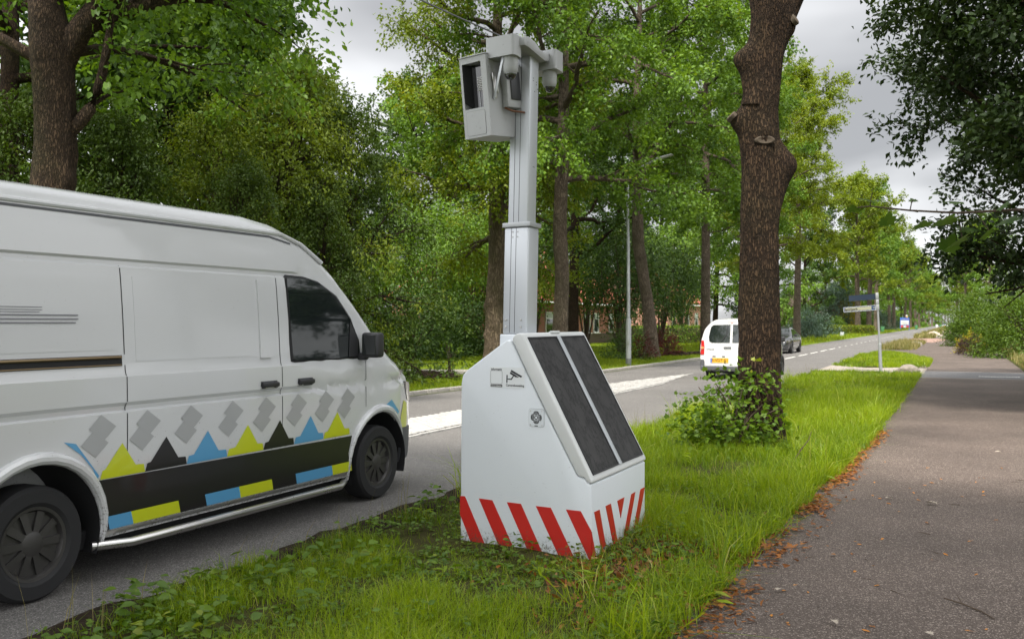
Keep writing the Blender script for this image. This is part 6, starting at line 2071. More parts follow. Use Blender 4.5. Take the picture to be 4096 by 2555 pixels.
x, y = ax(3557, 150); wheelie_bin('green wheelie bin nearest along the far roadside', -10.9, y, .3, M['bin_green'])
x, y = ax(3665, 222); wheelie_bin('green wheelie bin just right of the blue town billboard', x, y, .2, M['bin_green'])
x, y = ax(3762, 285); wheelie_bin('green wheelie bin farthest off beside the lit oncoming car', x, y, .2, M['bin_green'])
x, y = ax(3747, 280); wheelie_bin('white bin left of the farthest green wheelie bin', x, y, .2, M['bin_white'])


def billboard():
    x, y = ax(3619, 206)
    t = thing('town_billboard', 'blue town billboard with white field and red-white boards on the far verge', 'billboard', (x, y, 0), R(18))
    b = MB(); b.box((0, 0, 1.72), (1.95, .10, 2.15)); p = b.build('panel', M['bill_blue'], t, bevel=.02)
    for s in (-1, 1):
        b = MB(); b.box((s * .93, .0, .35), (.10, .12, .8)); b.build('leg', M['bill_blue'], t, bevel=.01)
    b = MB(); b.box((0, -.056, 1.68), (1.70, .02, .98)); b.build('white_field', M['sign_white'], p, bevel=.004)
    for z in (.98, .72):
        for x0, m in ((-.58, 'bill_red'), (0, 'sign_white'), (.58, 'bill_red')):
            b = MB(); b.box((x0, -.062, z), (.56, .03, .20)); b.build('barrier_board', M[m], t, bevel=.003)
    for k in range(2):
        b = MB(); b.tube([(-.75 + .2 * k, -.055, 2.38), (-.2, -.055, 2.46 - .05 * k), (.3, -.055, 2.40), (.8, -.055, 2.52 - .04 * k)], .018, 5); b.build('swoosh', M['sign_white' if k else 'bill_red'], p)
    b = MB(); b.box((.42, 0, 2.92), (.46, .08, .26)); b.build('route_sign', M['plate_y'], t, bevel=.01)
    b = MB(); b.lathe([(.20, -.03), (.20, .03)], 16, Matrix.Translation((.42, 0, 3.22)) @ Matrix.Rotation(R(90), 4, 'X')); b.build('round_sign', M['sign_white'], t)
    return t


billboard()
x, y = ax(3368, 108)
ub = thing('utility_box', 'small grey utility cabinet in the grass before the far hedge', 'utility box', (x, y, 0.02), .2)
b = MB(); b.box((0, 0, .27), (.38, .28, .54)); b.build('box_body', M['box_grey'], ub, bevel=.015)
b = MB(); b.box((0, 0, .56), (.43, .33, .05)); b.build('box_lid', M['box_grey'], ub, bevel=.012)


# ================================================================== houses
def house(name, label, x, y, W, Dp, eave, ridge, wall, tile, wins, plinth=None, rz=0.0):
    """front faces +x (the road); y runs along the facade"""
    t = thing(name, label, 'house', (x, y, 0), rz)
    b = MB()
    b.add([(0, 0, 0), (0, W, 0), (-Dp, W, 0), (-Dp, 0, 0), (0, 0, eave), (0, W, eave), (-Dp, W, eave), (-Dp, 0, eave), (-Dp / 2, 0, ridge), (-Dp / 2, W, ridge)],
          [(0, 1, 5, 4), (2, 3, 7, 6), (0, 4, 8, 7, 3), (1, 2, 6, 9, 5), (4, 5, 9, 8), (6, 7, 8, 9)])
    b.build('wall', wall, t, smooth=False)
    r = MB()
    for s in (0, 1):
        xa = .45 if s == 0 else -Dp - .45
        sl = (ridge - eave) / (Dp / 2)
        za = eave - .45 * sl + .06
        V = [(xa, -.4, za), (xa, W + .4, za), (-Dp / 2, W + .4, ridge + .08), (-Dp / 2, -.4, ridge + .08)]
        V += [(p[0], p[1], p[2] + .14) for p in V]
        r.add(V, [(0, 3, 2, 1), (4, 5, 6, 7), (0, 1, 5, 4), (1, 2, 6, 5), (2, 3, 7, 6), (3, 0, 4, 7)])
    ro = r.build('roof', tile, t, smooth=False)
    b = MB(); b.box((-Dp / 2, W * .7, ridge + .4), (.6, .6, 1.2)); b.build('chimney', wall, ro, smooth=False)
    if plinth:
        b = MB(); b.box((.03, W / 2, .42), (.08, W + .04, .84)); b.build('plinth', plinth, t, smooth=False)
    g = MB(); g.tube([(.5, -.3, eave - .35), (.5, W + .3, eave - .35)], .07, 8); g.build('gutter', M['pvc'], t)
    for (wy, z0, ww, hh) in wins:
        fr = MB()
        for q in ((wy, z0, ww, .07), (wy, z0 + hh - .07, ww, .07), (wy, z0, .07, hh), (wy + ww - .07, z0, .07, hh), (wy, z0 + hh * .68, ww, .06)):
            fr.box((.05, q[0] + q[2] / 2, q[1] + q[3] / 2), (.09, q[2], q[3]))
        f = fr.build('window', M['pvc'], t, smooth=False, merge=0)
        b = MB(); b.box((.022, wy + ww / 2, z0 + hh / 2), (.03, ww - .1, hh - .1)); b.build('pane', M['glass'], f, smooth=False)
        b = MB(); b.box((.042, wy + ww * .5, z0 + hh * .83), (.012, ww - .16, hh * .26)); b.build('curtain', M['curtain'], f, smooth=False)
        b = MB(); b.box((.09, wy + ww / 2, z0 - .04), (.22, ww + .12, .07)); b.build('sill', M['pvc'], f, smooth=False)
    return t


hx = -25.6
house('brick_house', 'red brick house with white windows and brown plinth across the lawn behind the mast', hx, 54, 22, 9, 3.4, 6.4, M['brick'], M['tile'],
      [(12.55, .92, 1.3, 1.5), (14.6, .92, 1.15, 1.5), (18.2, .92, 1.0, 1.5), (9.4, .92, 1.3, 1.5), (5.2, .92, 1.6, 1.5), (2.0, .92, 1.3, 1.5)], M['brick_dark'])
house('brick_house', 'pale red brick house beyond the clipped hedge left of the small white van', -25.2, 88, 13, 9, 3.8, 7.0, M['brick_light'], M['tile'],
      [(1.4, 1.0, 1.1, 1.6), (10.2, .9, 1.2, 1.8), (6.5, 1.0, 1.3, 1.5)])
x, y = ax(3330, 200)
hh_ = house('brick_house', 'house with brown tiled roof and white dormer behind the copper beech', x - 2, y - 8, 14, 11, 2.6, 8.6, M['brick_dark'], M['tile_brown'], [(3, .9, 1.4, 1.4), (8, .9, 1.4, 1.4)])
b = MB(); b.box((-1.9, 7, 5.0), (1.6, 2.0, 1.5)); dm_ = b.build('dormer', M['tile_brown'], hh_, smooth=False)
for yy in (6.5, 7.5):
    b = MB(); b.box((-1.08, yy, 5.05), (.06, .8, 1.1)); b.build('window', M['pvc'], dm_, smooth=False)


# ================================================================== shrubs and hedges
def hedge(name, label, x, y, L, W, H, n, leaf, mat, rz=0.0, seed=0):
    t = thing(name, label, 'hedge', (x, y, 0), rz)
    rng = np.random.default_rng(seed + 500)
    c = MB(); c.box((0, 0, H * .46), (L * .97, W * .72, H * .9)); c.build('core', M['twig'], t, bevel=.08)
    f = rng.integers(0, 3, n)
    pos = np.stack([rng.uniform(-L / 2, L / 2, n), rng.uniform(-W / 2, W / 2, n), rng.uniform(.02, H, n)], 1)
    sg = rng.choice([-1, 1], n)
    j = rng.normal(size=n) * .05
    a = f == 0; pos[a, 2] = H + j[a]
    a = f == 1; pos[a, 1] = sg[a] * W / 2 + j[a]
    a = (f == 2) & (rng.uniform(size=n) < .25); pos[a, 0] = sg[a] * L / 2 + j[a]
    a = (f == 2) & (np.abs(pos[:, 0]) < L / 2 - .2); pos[a, 1] = -W / 2 + j[a]
    nn = rng.normal(size=(n, 3)) * .7 + np.array([0, 0, .6])
    d = rng.normal(size=(n, 3))
    V, F, nf = scatter(T_simple(w=.6), pos, d, nrm(nn), leaf * rng.uniform(.7, 1.3, n))
    link('foliage', np_mesh('foliage', V, F, tint=np.repeat(rng.uniform(0, 1, n), nf)), mat, t)
    return t


x, y = ax(2720, 74); hedge('clipped_hedge', 'clipped dark green hedge before the pale brick house', x - .4, y, 9.0, 1.1, 1.35, 9000, .11, M['leaf_oak'], R(38), 1)
x, y = ax(1810, 50); hedge('low_hedge', 'low dark ivy hedge at the back of the lawn left of the mast', x, y, 9.0, 1.6, .75, 8000, .13, M['leaf_dark'], R(25), 2)
x, y = ax(3350, 125); hedge('long_hedge', 'brownish garden hedge near the grey utility box', x, y, 12.0, 1.4, 1.2, 5000, .2, M['leaf_horn'], R(50), 3)

x, y = ax(2500, 41.0)
bush_thing('red_maple', 'dark red and green Japanese maple left of the leaning oak', 'shrub', (x, y, 0), bush(71, .95, .9, 2.1, 3000, .09, stems=12, hollow=.3), M['leaf_dark'])
x, y = ax(2665, 45.5)
bush_thing('red_maple', 'low red Japanese maple right of the leaning oak trunk', 'shrub', (x, y, 0), bush(72, .8, .75, 1.35, 2400, .09, stems=10, hollow=.3), M['leaf_red'])
x, y = ax(2560, 42.0)
bush_thing('red_maple', 'small dark red maple directly behind the lamp post and leaning oak', 'shrub', (x, y, 0), bush(73, .7, .65, 1.2, 2200, .08, stems=10, hollow=.3), M['leaf_red'])
x, y = ax(2480, 52)
bush_thing('garden_tree', 'dark bushy garden tree hiding the house behind the lamp post', 'tree', (x, y, 0), bush(74, 2.4, 2.2, 6.8, 11000, .17, stems=12, hollow=.4, base=2.0, hang=.5), M['leaf_dark'])
x, y = ax(2640, 62)
bush_thing('garden_tree', 'weeping dark garden tree before the pale brick house', 'tree', (x, y, 0), bush(75, 2.8, 2.5, 7.2, 11000, .18, stems=12, hollow=.4, base=2.2, hang=.7), M['leaf_dark'])
x, y = ax(2345, 60)
bush_thing('garden_tree', 'loose dark tree in front of the red brick house right of the mast', 'tree', (x, y, 0), bush(78, 2.0, 2.0, 7.0, 4200, .2, stems=10, hollow=.4, base=3.0, hang=.6), M['leaf_oak'])
gt0 = None
for px, Z, s, lab in ((1735, 52, 1.0, 'airy garden tree over the ivy hedge left of the beech trunk'), (1890, 58, 1.1, 'airy garden tree right behind the beech trunk'), (2130, 56, 1.1, 'airy garden tree filling the gap between mast and brown oak'), (2730, 80, 1.3, 'airy garden tree over the clipped hedge')):
    x, y = ax(px, Z)
    if gt0 is None:
        gt0 = bush_thing('garden_tree', lab, 'tree', (x, y, 0), bush(79, 2.9, 2.6, 8.2, 9000, .2, stems=10, hollow=.3, base=2.5, hang=.5), M['leaf_oak'])
    else:
        dup(gt0, (x, y, 0), px * .01, s, lab)
for i, (px, Z, s, lab) in enumerate(((1760, 46, .9, 'dark garden shrub behind the low ivy hedge, left'), (1890, 47, 1.0, 'dark garden shrub between the ivy hedge and the beech trunk'), (1640, 42, 1.2, 'dark garden shrub behind the bright lawn near the elm'))):
    x, y = ax(px, Z)
    if i == 0:
        gs0 = bush_thing('garden_shrub', lab, 'shrub', (x, y, 0), bush(76, 1.9, 1.7, 2.6, 7000, .15, stems=12, hang=.4), M['leaf_dark'])
    else:
        dup(gs0, (x, y, 0), i * 2.0, s, lab)
x, y = ax(3395, 150)
bush_thing('golden_conifer', 'golden yellow columnar conifer left of the far oak under the sign', 'conifer', (x, y, 0), bush(81, 1.35, 1.3, 5.6, 4200, .28, lw=.3, stems=8, hang=-.8, base=.5, hollow=.6, leafup=.2), M['leaf_yellow'])
x, y = ax(3292, 165)
bush_thing('copper_beech', 'purple copper beech before the brown tiled roof', 'tree', (x, y, 0), bush(82, 3.6, 3.2, 7.0, 5200, .36, stems=10, base=.8), M['leaf_copper'])
x, y = ax(3350, 150)
bush_thing('blue_conifer', 'blue-green conifer left of the golden columnar conifer', 'conifer', (x, y, 0), bush(83, 2.0, 2.0, 8.6, 5200, .34, lw=.35, stems=8, hang=.6, base=.6, hollow=.5), M['leaf_blue'])
x, y = ax(3255, 112)
cf0 = bush_thing('juniper', 'spreading green juniper right of the black oncoming car', 'shrub', (x, y, 0), bush(84, 3.0, 2.4, 3.2, 6000, .24, lw=.35, stems=10, hang=.3), M['leaf_blue'])
dup(cf0, (*ax(3225, 98), 0), 2.2, .8, 'green juniper on the verge behind the rear wheel of the black car')
x, y = ax(3340, 135)
rs0 = bush_thing('round_shrub', 'round bright green shrub left of the golden conifer', 'shrub', (x, y, 0), bush(85, 1.6, 1.5, 2.0, 3500, .22, stems=8, hollow=.6), M['leaf_shrub'])
dup(rs0, (*ax(3315, 150), 0), 1.0, 1.1, 'bright green shrub before the copper beech')
dup(rs0, (*ax(3440, 160), 0), 2.0, 1.2, 'green shrub between the two far trunks under the sign')
dup(cf0, (*ax(3490, 185), 0), 0.5, 1.3, 'dark green undergrowth shrub right of the far trunk under the sign')
dup(cf0, (*ax(3540, 215), 0), 1.5, 1.4, 'dark undergrowth shrub behind the sign post')

# shrubs along the right-hand side of the path
x, y = ax(4010, 52)
br0 = bush_thing('rhododendron', 'large glossy green rhododendron bulging over the path edge', 'shrub', (x + 1.5, y, 0), bush(91, 2.5, 2.3, 4.1, 15000, .16, lw=.42, stems=14, hollow=.55), M['leaf_shrub'])
dup(br0, (*ax(3935, 66), 0), 2.2, (.95, .95, .92), 'bright green shrub at the bend of the path')
dup(br0, (*ax(4110, 45), 0), 4.0, (.9, .9, .78), 'dark green shrub at the right edge below the overhanging crown')
dup(br0, (*ax(3890, 92), 0), 5.0, (1.0, 1.0, .95), 'green shrub farthest along the right side of the path')
x, y = ax(3868, 51)
bush_thing('golden_shrub', 'small golden yellow shrub beside the path', 'shrub', (x + .15, y, 0), bush(92, .75, .7, 1.15, 2600, .09, stems=10), M['leaf_yellow'])
x, y = ax(3878, 48.5)
bush_thing('barberry', 'reddish brown barberry shrub in front of the golden shrub', 'shrub', (x + .1, y, 0), bush(93, .85, .8, .95, 3200, .10, lw=.2, stems=14, hang=-.2), M['leaf_copper'])

# maple sapling round the foot of the near trunk
bush_thing('maple_sapling', 'leafy young maple sprouting at the foot of the thick near trunk', 'shrub', (-2.60, 11.97, -0.04),
           bush(95, .74, .62, 1.02, 2200, .066, T=T_maple(), stems=16, hang=.05, per=9, hollow=.25, leafup=1.3, clump=.22), M['leaf_sapling'])
x, y = ax(1800, 27.5)
bush_thing('road_sapling', 'thin young sapling beside the kerb left of the cabinet', 'shrub', (x, y, 0), bush(96, .38, .35, 1.2, 130, .12, T=T_oval(), stems=6, hang=.1, per=8), M['leaf_shrub'])
# dark turned soil on the far verge and by the ditch
for i, (px, Z, s, lab) in enumerate(((2705, 45.6, (.75, .4, .22), 'heap of dark mulch on the far verge, left of two'), (2775, 46.6, (.55, .35, .20), 'heap of dark mulch touching the small white van in view'), (1715, 27.5, (.9, .5, .2), 'dark earth heap by the ditch left of the cabinet'))):
    x, y = ax(px, Z)
    bm = bmesh.new(); bmesh.ops.create_icosphere(bm, subdivisions=4, radius=1)
    V = np.array([v.co for v in bm.verts]); V = V * (1 + .25 * vnoise(V * 2 + i, i)[:, None] + .22 * vnoise(V * 7 + i, i + 2)[:, None]) * np.array(s)
    for v, p in zip(bm.verts, V):
        v.co = p
    me = bpy.data.meshes.new('mulch_heap'); bm.to_mesh(me); bm.free()
    tag(link('mulch_heap', me, M['mulch'], None, (x, y, .06)), lab, 'soil heap')
x, y = ax(1790, 29.2)
b = MB(); b.box((0, 0, .10), (3.0, .9, .16))
tag(b.build('ditch_bridge', M['concrete'], None, (x - .3, y, .02), (0, 0, R(18)), bevel=.03), 'low concrete slab crossing the ditch before the lawn', 'slab')


# sycamore standing just outside on the right, one twig of broad leaves reaching into view
SX, SY = 2.7, 0.2


def sycamore():
    t = thing('sycamore_tree', 'sycamore twig with broad green leaves reaching over the path from the right edge', 'tree', (SX, SY, 0))
    d = make_tree(97, 12, .19, 3.6, 5.2, 26, sub=7, twigs=6, lpt=20, leaf=.22, n=14, rings=24, droop=.01, up0=.35, gap=lambda P: (P[:, 2] > 3.4))
    (tv, tf), (V, F, tone) = d
    # keep the crown out of the lens
    link('trunk', np_mesh('trunk', tv, tf, smooth=True), M['bark_oak'], t)
    link('crown', np_mesh('crown', V, F, tint=tone), M['leaf_sycamore'], t)  # unseen crown, placed and sized to shade the near path

    def at(px, py, Z):
        x, y = ax(px, Z)
        return Vector((x - SX, y - SY, 1.68 + (1290 - py) * Z / 3755))
    tw = MB()
    pts = [Vector((0, 0, 2.6)), Vector((-.2, 2.0, 2.5)), at(4500, 830, 4.4), at(4096, 838, 4.6), at(3830, 852, 4.6), at(3640, 842, 4.7), at(3480, 825, 4.8), at(3410, 832, 4.85)]
    tw.tube(pts, [.03, .02, .012, .008, .006, .005, .004, .002], 6)
    for a, b_ in (((3640, 842), (3652, 800)), ((3560, 835), (3540, 900)), ((3800, 850), (3790, 905)), ((3830, 852), (3850, 960)), ((3900, 850), (3960, 930)), ((3480, 826), (3490, 770))):
        p, q = at(*a, 4.68), at(*b_, 4.64)
        tw.tube([p, (p + q) / 2 + Vector((0, 0, .01)), q], [.003, .0025, .002], 5)
    tw.build('twig', M['twig'], t)
    tv, tf = T_maple()
    lm = np_mesh('leaf', tv, tf, tint=np.linspace(.2, .8, len(tf)), smooth=True)
    lm.materials.append(M['leaf_sycamore'])
    rr_ = random.Random(5)
    for px, py, s, ax_, tl in ((3760, 905, .15, 3.7, .35), (3690, 912, .11, 3.3, .3), (3800, 990, .14, 4.1, .6), (3780, 1010, .12, 3.5, .9), (3850, 880, .13, .4, .3), (3900, 925, .12, .9, .6), (3545, 905, .10, 3.6, .7), (3580, 895, .08, 5.2, .8),
                            (3480, 800, .10, 2.6, .2), (3535, 800, .09, .3, .3), (3660, 808, .05, .5, .5), (3950, 860, .12, 1.4, .4), (3985, 845, .10, 5.0, .6), (3420, 850, .08, 3.0, .4), (3860, 810, .12, 1.6, .3), (3920, 960, .11, 4.4, .9), (4010, 900, .13, 5.6, .5)):
        o = link('leaf', lm, None, t)
        o.location = at(px, py, 4.62 + rr_.uniform(-.06, .06))
        o.scale = (s * .95,) * 3
        o.rotation_euler = (tl + rr_.uniform(-.2, .2), rr_.uniform(-.3, .3), ax_)
    return t


sycamore()


# ================================================================== grass, weeds and litter
def blades(rng, x, y, z, h, w, lean=.35, bend=.5):
    n = len(x)
    az = rng.uniform(0, 2 * np.pi, n)
    la = rng.uniform(0, 2 * np.pi, n)
    ln = np.abs(rng.normal(0, lean, n))
    dx, dy = np.cos(la) * ln, np.sin(la) * ln
    sx, sy = np.cos(az) * w / 2, np.sin(az) * w / 2
    V = np.zeros((n, 5, 3))
    base = np.stack([x, y, z], 1)
    m = base + np.stack([dx * h * .45, dy * h * .45, h * .55], 1)
    tip = base + np.stack([dx * h * (1 + bend), dy * h * (1 + bend), h * (1.0 - .25 * np.minimum(ln, 1.2))], 1)
    o = np.stack([sx, sy, np.zeros(n)], 1)
    V[:, 0] = base - o; V[:, 1] = base + o; V[:, 2] = m - o * .75; V[:, 3] = m + o * .75; V[:, 4] = tip
    k = np.arange(n)[:, None] * 5
    F = np.concatenate([k + np.array([[0, 1, 3]]), k + np.array([[0, 3, 2]]), k + np.array([[2, 3, 4]])], 1).reshape(-1, 3)
    return V.reshape(-1, 3), F


def grass_patch(name, seed, region, n, h0, w0, mat, zf=0.03, lean=.4, mask=None, hvar=.5, dry=0.0, tuft=.8):
    rng = np.random.default_rng(seed)
    x = rng.uniform(region[0], region[1], n); y = rng.uniform(region[2], region[3], n)
    if mask is not None:
        k = mask(x, y); x, y = x[k], y[k]
    # pull blades into tufts
    P = np.stack([x * 3.1, y * 3.1, x * 0], 1)
    t1 = vnoise(P, seed); t2 = vnoise(P * .28 + 7, seed + 1)
    keep = rng.uniform(size=len(x)) < np.clip(.58 + .75 * t1 + .45 * t2, .06, 1) * (1 - .75 * np.exp(-((x + 1.95) / .42) ** 2 - ((y - 6.2) / .75) ** 2))
    x, y, t1, t2 = x[keep], y[keep], t1[keep], t2[keep]
    n = len(x)
    h = h0 * np.clip(1 + tuft * .5 * t1 + .45 * t2 + rng.normal(0, hvar * .5, n), .25, 2.4)
    h *= 1 - .62 * np.exp(-((x + 2.8) / 1.0) ** 2 - ((y - 5.75) / .5) ** 2)
    V, F = blades(rng, x, y, np.full(n, zf - .02), h, w0 * rng.uniform(.6, 1.3, n), lean)
    tone = np.clip(.40 + .34 * t2 + .12 * t1 + rng.normal(0, .20, n), 0, .86)
    if dry:
        d = rng.uniform(size=n) < dry
        tone[d] = rng.uniform(.88, 1, d.sum())
    o = link(name, np_mesh(name, V, F, tint=np.repeat(tone, 3)), mat)
    return o


def verge_mask(x, y):
    xl = np.interp(y, RE_Y, RE_X); xr = np.where(y < 31.5, PLf(y), PL - .42 * (y - 31.5))
    e = .10 * vnoise(np.stack([x * 0, y * 2.2, x * 0], 1), 77)
    cab = (x > -3.42) & (x < -2.29) & (y > 6.14) & (y < 7.5)
    return (x > xl - .03 + e) & (x < xr + .02 + e) & ~cab


rng = np.random.default_rng(222)
n = 9000
ye = 2.6 + 30 * rng.uniform(size=n) ** 1.4
xe = PLf(ye) - .06 + rng.normal(0, .05, n) + .06 * vnoise(np.stack([ye * 1.7, ye * 0, ye * 0], 1), 21)
he = np.clip(.14 + .05 * vnoise(np.stack([ye * 1.1, ye * 0, ye * 0 + 4], 1), 23) + rng.normal(0, .04, n), .05, .3)
V, F = blades(rng, xe, ye, np.full(n, .0), he, .005 + .0003 * ye, .75, .7)
ed = link('edge_grass', np_mesh('edge_grass', V, F, tint=np.repeat(np.clip(rng.normal(.45, .25, n), 0, 1), 3)), M['grass'])
stuff(ed, 'long grass hanging over the edge of the cycle path', 'grass')
V_LAB = 'lush green grass of the verge between road and cycle path'
gr = []
gr.append(grass_patch('verge_grass', 201, (-4.45, -1.0, 2.2, 8.2), 78000, .125, .0050, M['grass'], mask=verge_mask, lean=.55, dry=.05))
gr.append(grass_patch('verge_grass', 202, (-4.45, -1.0, 8.2, 15), 62000, .17, .0064, M['grass'], mask=verge_mask, lean=.5, dry=.05))
gr.append(grass_patch('verge_grass', 203, (-4.5, -1.0, 15, 24), 44000, .18, .0095, M['grass'], mask=verge_mask, lean=.45, dry=.06))
gr.append(grass_patch('verge_grass', 204, (-4.5, -1.0, 24, 33.6), 26000, .12, .014, M['grass'], mask=verge_mask, lean=.45, dry=.06))
gr.append(grass_patch('verge_grass', 205, (-4.45, -.8, 36.8, 56), 30000, .14, .02, M['grass'], mask=lambda x, y: (x > -4.42 + 1.6 * np.maximum(0, (38.5 - y) / 2) ** 2 + np.maximum(0, y - 52) * .1) & (x < -.95 - 2.2 * np.maximum(0, (38.5 - y) / 2) ** 2 - 2.3 * np.maximum(0, (y - 44) / 13) ** 1.2), dry=.05))
gr.append(grass_patch('verge_grass', 206, (-4.3, -2.3, 62, 84), 6000, .35, .035, M['grass_dry'], mask=lambda x, y: x < -2.0, dry=.2))
gr.append(grass_patch('verge_grass', 207, (-4.3, -2.2, 108, 300), 9000, .4, .10, M['grass_dry'], dry=.15))
gr.append(grass_patch('verge_grass', 221, (-4.35, -1.0, 4.5, 30), 60000, .26, .0075, M['grass'], lean=.75, tuft=1.2, hvar=.7, dry=.08, mask=lambda x, y: verge_mask(x, y) & (vnoise(np.stack([x * 1.5, y * 1.1, x * 0], 1), 55) > .42)))
gr.append(grass_patch('roadside_grass', 208, (-14.5, -11.2, 18, 60), 52000, .095, .017, M['grass_lawn'], zf=.06, mask=lambda x, y: x < np.interp(y, LE_Y, LE_X) - .16, dry=.05))
gr.append(grass_patch('roadside_grass', 209, (-17, -10, 60, 300), 26000, .26, .07, M['grass_lawn'], zf=.05, mask=lambda x, y: x < np.interp(y, LE_Y, LE_X) - .05, dry=.12))
gr.append(grass_patch('lawn_grass', 210, (-26, -13.5, 22, 76), 60000, .06, .026, M['grass_lawn'], zf=.07, lean=.5))
gr.append(grass_patch('bank_grass', 211, (1.9, 9, 36.2, 66), 26000, .30, .02, M['grass_dry'], zf=.06, mask=lambda x, y: x > PR + .15, dry=.25))
gr.append(grass_patch('bank_grass', 212, (1.97, 6, 14, 31), 12000, .2, .012, M['grass'], zf=.05, dry=.08))
for o in gr:
    nm = o.name.split('.')[0]
    stuff(o, {'verge_grass': V_LAB, 'roadside_grass': 'bright grass strip along the far side of the road', 'lawn_grass': 'short sunlit lawn grass before the houses', 'bank_grass': 'rough grass right of the cycle path'}[nm], 'grass')

# tall seed stalks at the road edge
rng = np.random.default_rng(31)
n = 210
ysx = np.concatenate([rng.uniform(3.0, 15, 90), rng.uniform(10, 33, 120)])
xs = np.interp(ysx, RE_Y, RE_X) + np.abs(rng.normal(0, .16, n)) - .02
V, F = blades(rng, xs, ysx, np.full(n, .0), rng.uniform(.2, .5, n), np.full(n, .0045), .22, .3)
stuff(link('seed_stalks', np_mesh('seed_stalks', V, F, tint=np.repeat(rng.uniform(.6, 1, n), 3)), M['grass_dry']), 'thin seed stalks standing along the road edge of the verge', 'grass')


def weeds(name, seed, n_pl, region, mask, rad, leaf, T, mat, label, hz=.10, nl=7, flat=.5):
    rng = np.random.default_rng(seed)
    x = rng.uniform(region[0], region[1], n_pl * 3); y = rng.uniform(region[2], region[3], n_pl * 3)
    c = vnoise(np.stack([x * 1.4, y * 1.4, x * 0], 1), seed)
    k = mask(x, y) & (c + rng.normal(0, .25, len(x)) > .0)
    x, y = x[k][:n_pl], y[k][:n_pl]
    n = len(x)
    pi = np.repeat(np.arange(n), nl)
    N = len(pi)
    az = rng.uniform(0, 2 * np.pi, N)
    rr_ = rad * rng.uniform(.2, 1, N) * rng.uniform(.6, 1.3, n)[pi]
    hh = hz * rng.uniform(.3, 1.1, N) * rng.uniform(.5, 1.4, n)[pi]
    pos = np.stack([x[pi] + np.cos(az) * rr_ * .6, y[pi] + np.sin(az) * rr_ * .6, .02 + hh], 1)
    d = np.stack([np.cos(az), np.sin(az), rng.uniform(-.35, .35, N)], 1)
    nn = rng.normal(size=(N, 3)) * .35; nn[:, 2] += 1
    V, F, nf = scatter(T, pos, d, nrm(nn), leaf * rng.uniform(.6, 1.3, N))
    tone = np.clip(rng.uniform(0, .6, n)[pi] + rng.uniform(0, .4, N), 0, 1)
    return stuff(link(name, np_mesh(name, V, F, tint=np.repeat(tone, nf)), mat), label, 'weeds')


weeds('ground_weeds', 301, 560, (-4.4, -1.15, 2.4, 9.5), verge_mask, .085, .042, T_oval(w=.6), M['weed'], 'small leafy weeds among the foreground verge grass', .10, 8)
weeds('ground_weeds', 302, 260, (-3.4, -1.15, 4.0, 8.6), verge_mask, .07, .040, T_oval(w=.75), M['weed'], 'creeping round-leaved weeds beside the striped cabinet', .05, 9)
weeds('broad_weeds', 303, 70, (-4.5, -3.3, 3.0, 8.5), verge_mask, .13, .075, T_oval(w=.62), M['weed'], 'broad-leaved plants leaning over the road edge', .16, 8)
weeds('dandelion_leaves', 304, 60, (-4.2, -1.2, 5.2, 14), verge_mask, .09, .11, T_oval(w=.22), M['grass'], 'long strap leaves in loose rosettes on the verge', .10, 7)
weeds('bank_weeds', 305, 260, (1.9, 8, 36.5, 60), lambda x, y: x > 2.1, .3, .12, T_oval(w=.6), M['weed'], 'leafy weeds on the bank under the shrubs', .3, 9)


def curled(seed):
    rng = np.random.default_rng(seed)
    V = np.array([(0, -.5, 0), (-.18, -.2, .08), (-.22, .15, .10), (0, .5, .04), (.22, .15, .12), (.18, -.2, .07), (0, 0, 0)]) + rng.normal(size=(7, 3)) * .05
    F = np.array([(6, 0, 1), (6, 1, 2), (6, 2, 3), (6, 3, 4), (6, 4, 5), (6, 5, 0)])
    return V, F


rng = np.random.default_rng(41)
# litter drifted along the path edge, denser close by
n = 6500
yl = 2.6 + 13 * rng.uniform(size=n) ** 1.35
cl = vnoise(np.stack([yl * 1.6, yl * 0, yl * 0], 1), 5)
keep = rng.uniform(size=n) < .5 + .6 * cl
yl = yl[keep]; n = len(yl)
xl = PLf(yl) + .05 + rng.normal(0, .10, n) * np.clip(2.0 - yl * .12, .7, 1.8) + .05 * vnoise(np.stack([yl * .9, yl * 0, yl * 0 + 3], 1), 8)
pos = np.stack([xl, yl, .026 + .012 * rng.uniform(size=n)], 1)
nn = rng.normal(size=(n, 3)) * .35; nn[:, 2] += 1
d = rng.normal(size=(n, 3)); d[:, 2] *= .15
V, F, nf = scatter(curled(3), pos, d, nrm(nn), rng.uniform(.024, .06, n))
stuff(link('leaf_litter', np_mesh('leaf_litter', V, F, tint=np.repeat(rng.uniform(0, .9, n), nf)), M['litter']), 'drift of orange-brown leaves along the path edge', 'leaf litter')
n = 900
pos = np.stack([rng.normal(-1.95, .32, n), rng.normal(6.1, .75, n), .035 + .03 * rng.uniform(size=n)], 1)
k = verge_mask(pos[:, 0], pos[:, 1]); pos = pos[k]; n = len(pos)
nn = rng.normal(size=(n, 3)) * .5; nn[:, 2] += 1
V, F, nf = scatter(curled(4), pos, rng.normal(size=(n, 3)), nrm(nn), rng.uniform(.03, .07, n))
stuff(link('leaf_litter', np_mesh('leaf_litter', V, F, tint=np.repeat(rng.uniform(0, 1, n) ** 2, nf)), M['litter']), 'brown leaf litter on bare soil beside the cabinet', 'leaf litter')
n = 1700
pos = np.stack([rng.uniform(-1.4, 1.9, n), 3.0 + 12 * rng.uniform(size=n) ** 1.5, np.full(n, .0165)], 1)
nn = rng.normal(size=(n, 3)) * .3; nn[:, 2] += 1
d = rng.normal(size=(n, 3)); d[:, 2] = 0
V, F, nf = scatter(curled(5), pos, d, nrm(nn), rng.uniform(.006, .016, n))
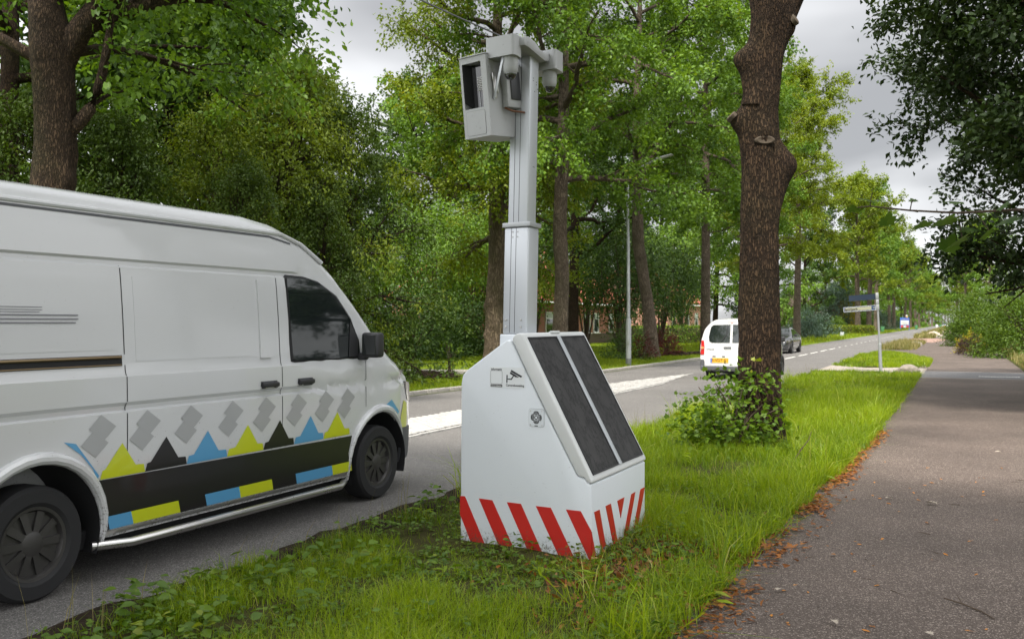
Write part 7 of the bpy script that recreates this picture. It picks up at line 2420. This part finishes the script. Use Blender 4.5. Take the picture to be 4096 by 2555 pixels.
stuff(link('path_crumbs', np_mesh('path_crumbs', V, F, tint=np.repeat(rng.uniform(0, .5, n) ** 2, nf)), M['twig']), 'dark crumbs and bud scales strewn over the path', 'debris')

# single leaves one could pick up
lm = []
for i, mm in enumerate(('litter_orange', 'litter_orange', 'litter', 'litter_orange')):
    tv, tf = curled(10 + i)
    me = np_mesh('fallen_leaf', tv * np.array([.9, 1, .55]), tf, tint=np.linspace(.1, .9, len(tf)), smooth=True); me.materials.append(M[mm]); lm.append(me)
rr_ = random.Random(9)
for i in range(150):
    y = 3.3 + 9 * rr_.random() ** 1.4
    x = float(PLf(y)) + .12 + 2.8 * rr_.random() ** 1.3
    o = link('fallen_leaf', lm[rr_.randrange(4)], None, None, (x, y, .018), (rr_.uniform(-.2, .2), rr_.uniform(-.2, .2), rr_.uniform(0, 6.3)))
    o.scale = (rr_.uniform(.03, .055),) * 3
    tag(o, 'small curled orange leaf lying loose on the cycle path', 'leaf', 'loose orange leaves on the cycle path')
tv, tf = T_oak()
om = np_mesh('oak_leaf', tv, tf, tint=np.linspace(.2, .8, len(tf)), smooth=True); om.materials.append(M['litter_pale'])
th_ = R(25.387)


def gpx(px, py):
    Z = 3755 * 1.68 / (py - 1290)
    return ax(px, Z)


for px, py, s, rz, lab in ((3752, 2028, .11, 1.2, 'large pale oak leaf lying mid path, biggest of the pale leaves'), (3570, 2003, .075, 2.2, 'pale leaf left of the large pale oak leaf'), (3348, 2516, .07, .5, 'pale leaf near the bottom edge on the path'),
                           (3120, 2370, .06, 3.0, 'pale leaf on the path close to the grass edge low down'), (3698, 2548, .06, 4.0, 'pale leaf cut by the bottom edge of the view'), (3980, 1815, .07, 5.0, 'greyish leaf farther up the path near the right edge')):
    x, y = gpx(px, py)
    o = link('oak_leaf', om, None, None, (x, y, .03), (.15, .1, rz)); o.scale = (s,) * 3
    tag(o, lab, 'leaf')
tm = []
for i in range(3):
    b = MB(); b.tube([(-.5, 0, 0), (-.15, .04 * (i - 1), .02), (.2, -.03, .01), (.5, .05, .0)], [.035, .03, .024, .012], 5)
    me = b.mesh('fallen_twig'); me.materials.append(M['twig']); tm.append(me)
for i in range(34):
    y = 3.3 + 8 * rr_.random() ** 1.3
    x = PL + .1 + 2.8 * rr_.random()
    s = rr_.uniform(.05, .11)
    o = link('fallen_twig', tm[i % 3], None, None, (x, y, .017), (0, 0, rr_.uniform(0, 6.3))); o.scale = (s, s, s * .8)
    tag(o, 'short dark broken twig lying on the cycle path', 'twig', 'broken twigs on the cycle path')
b = MB(); x, y = gpx(3850, 2430); b.tube([(x - .10, y + .06, .03), (x, y, .025), (x + .10, y - .10, .02), (x + .16, y - .22, .02)], [.004, .005, .005, .003], 6); b.tube([(x, y, .025), (x - .03, y + .09, .05)], [.003, .002], 5)
tag(b.build('fallen_twig', M['twig']), 'long bent twig with a side shoot low on the path at right', 'twig')
b = MB(); x, y = gpx(3190, 1860); b.tube([(x - .05, y, .03), (x + .02, y + .03, .16), (x + .12, y + .05, .30), (x + .15, y + .06, .40)], [.008, .008, .006, .003], 6)
tag(b.build('dead_branch', M['twig']), 'thin dead branch standing in the grass right of the near trunk', 'branch')
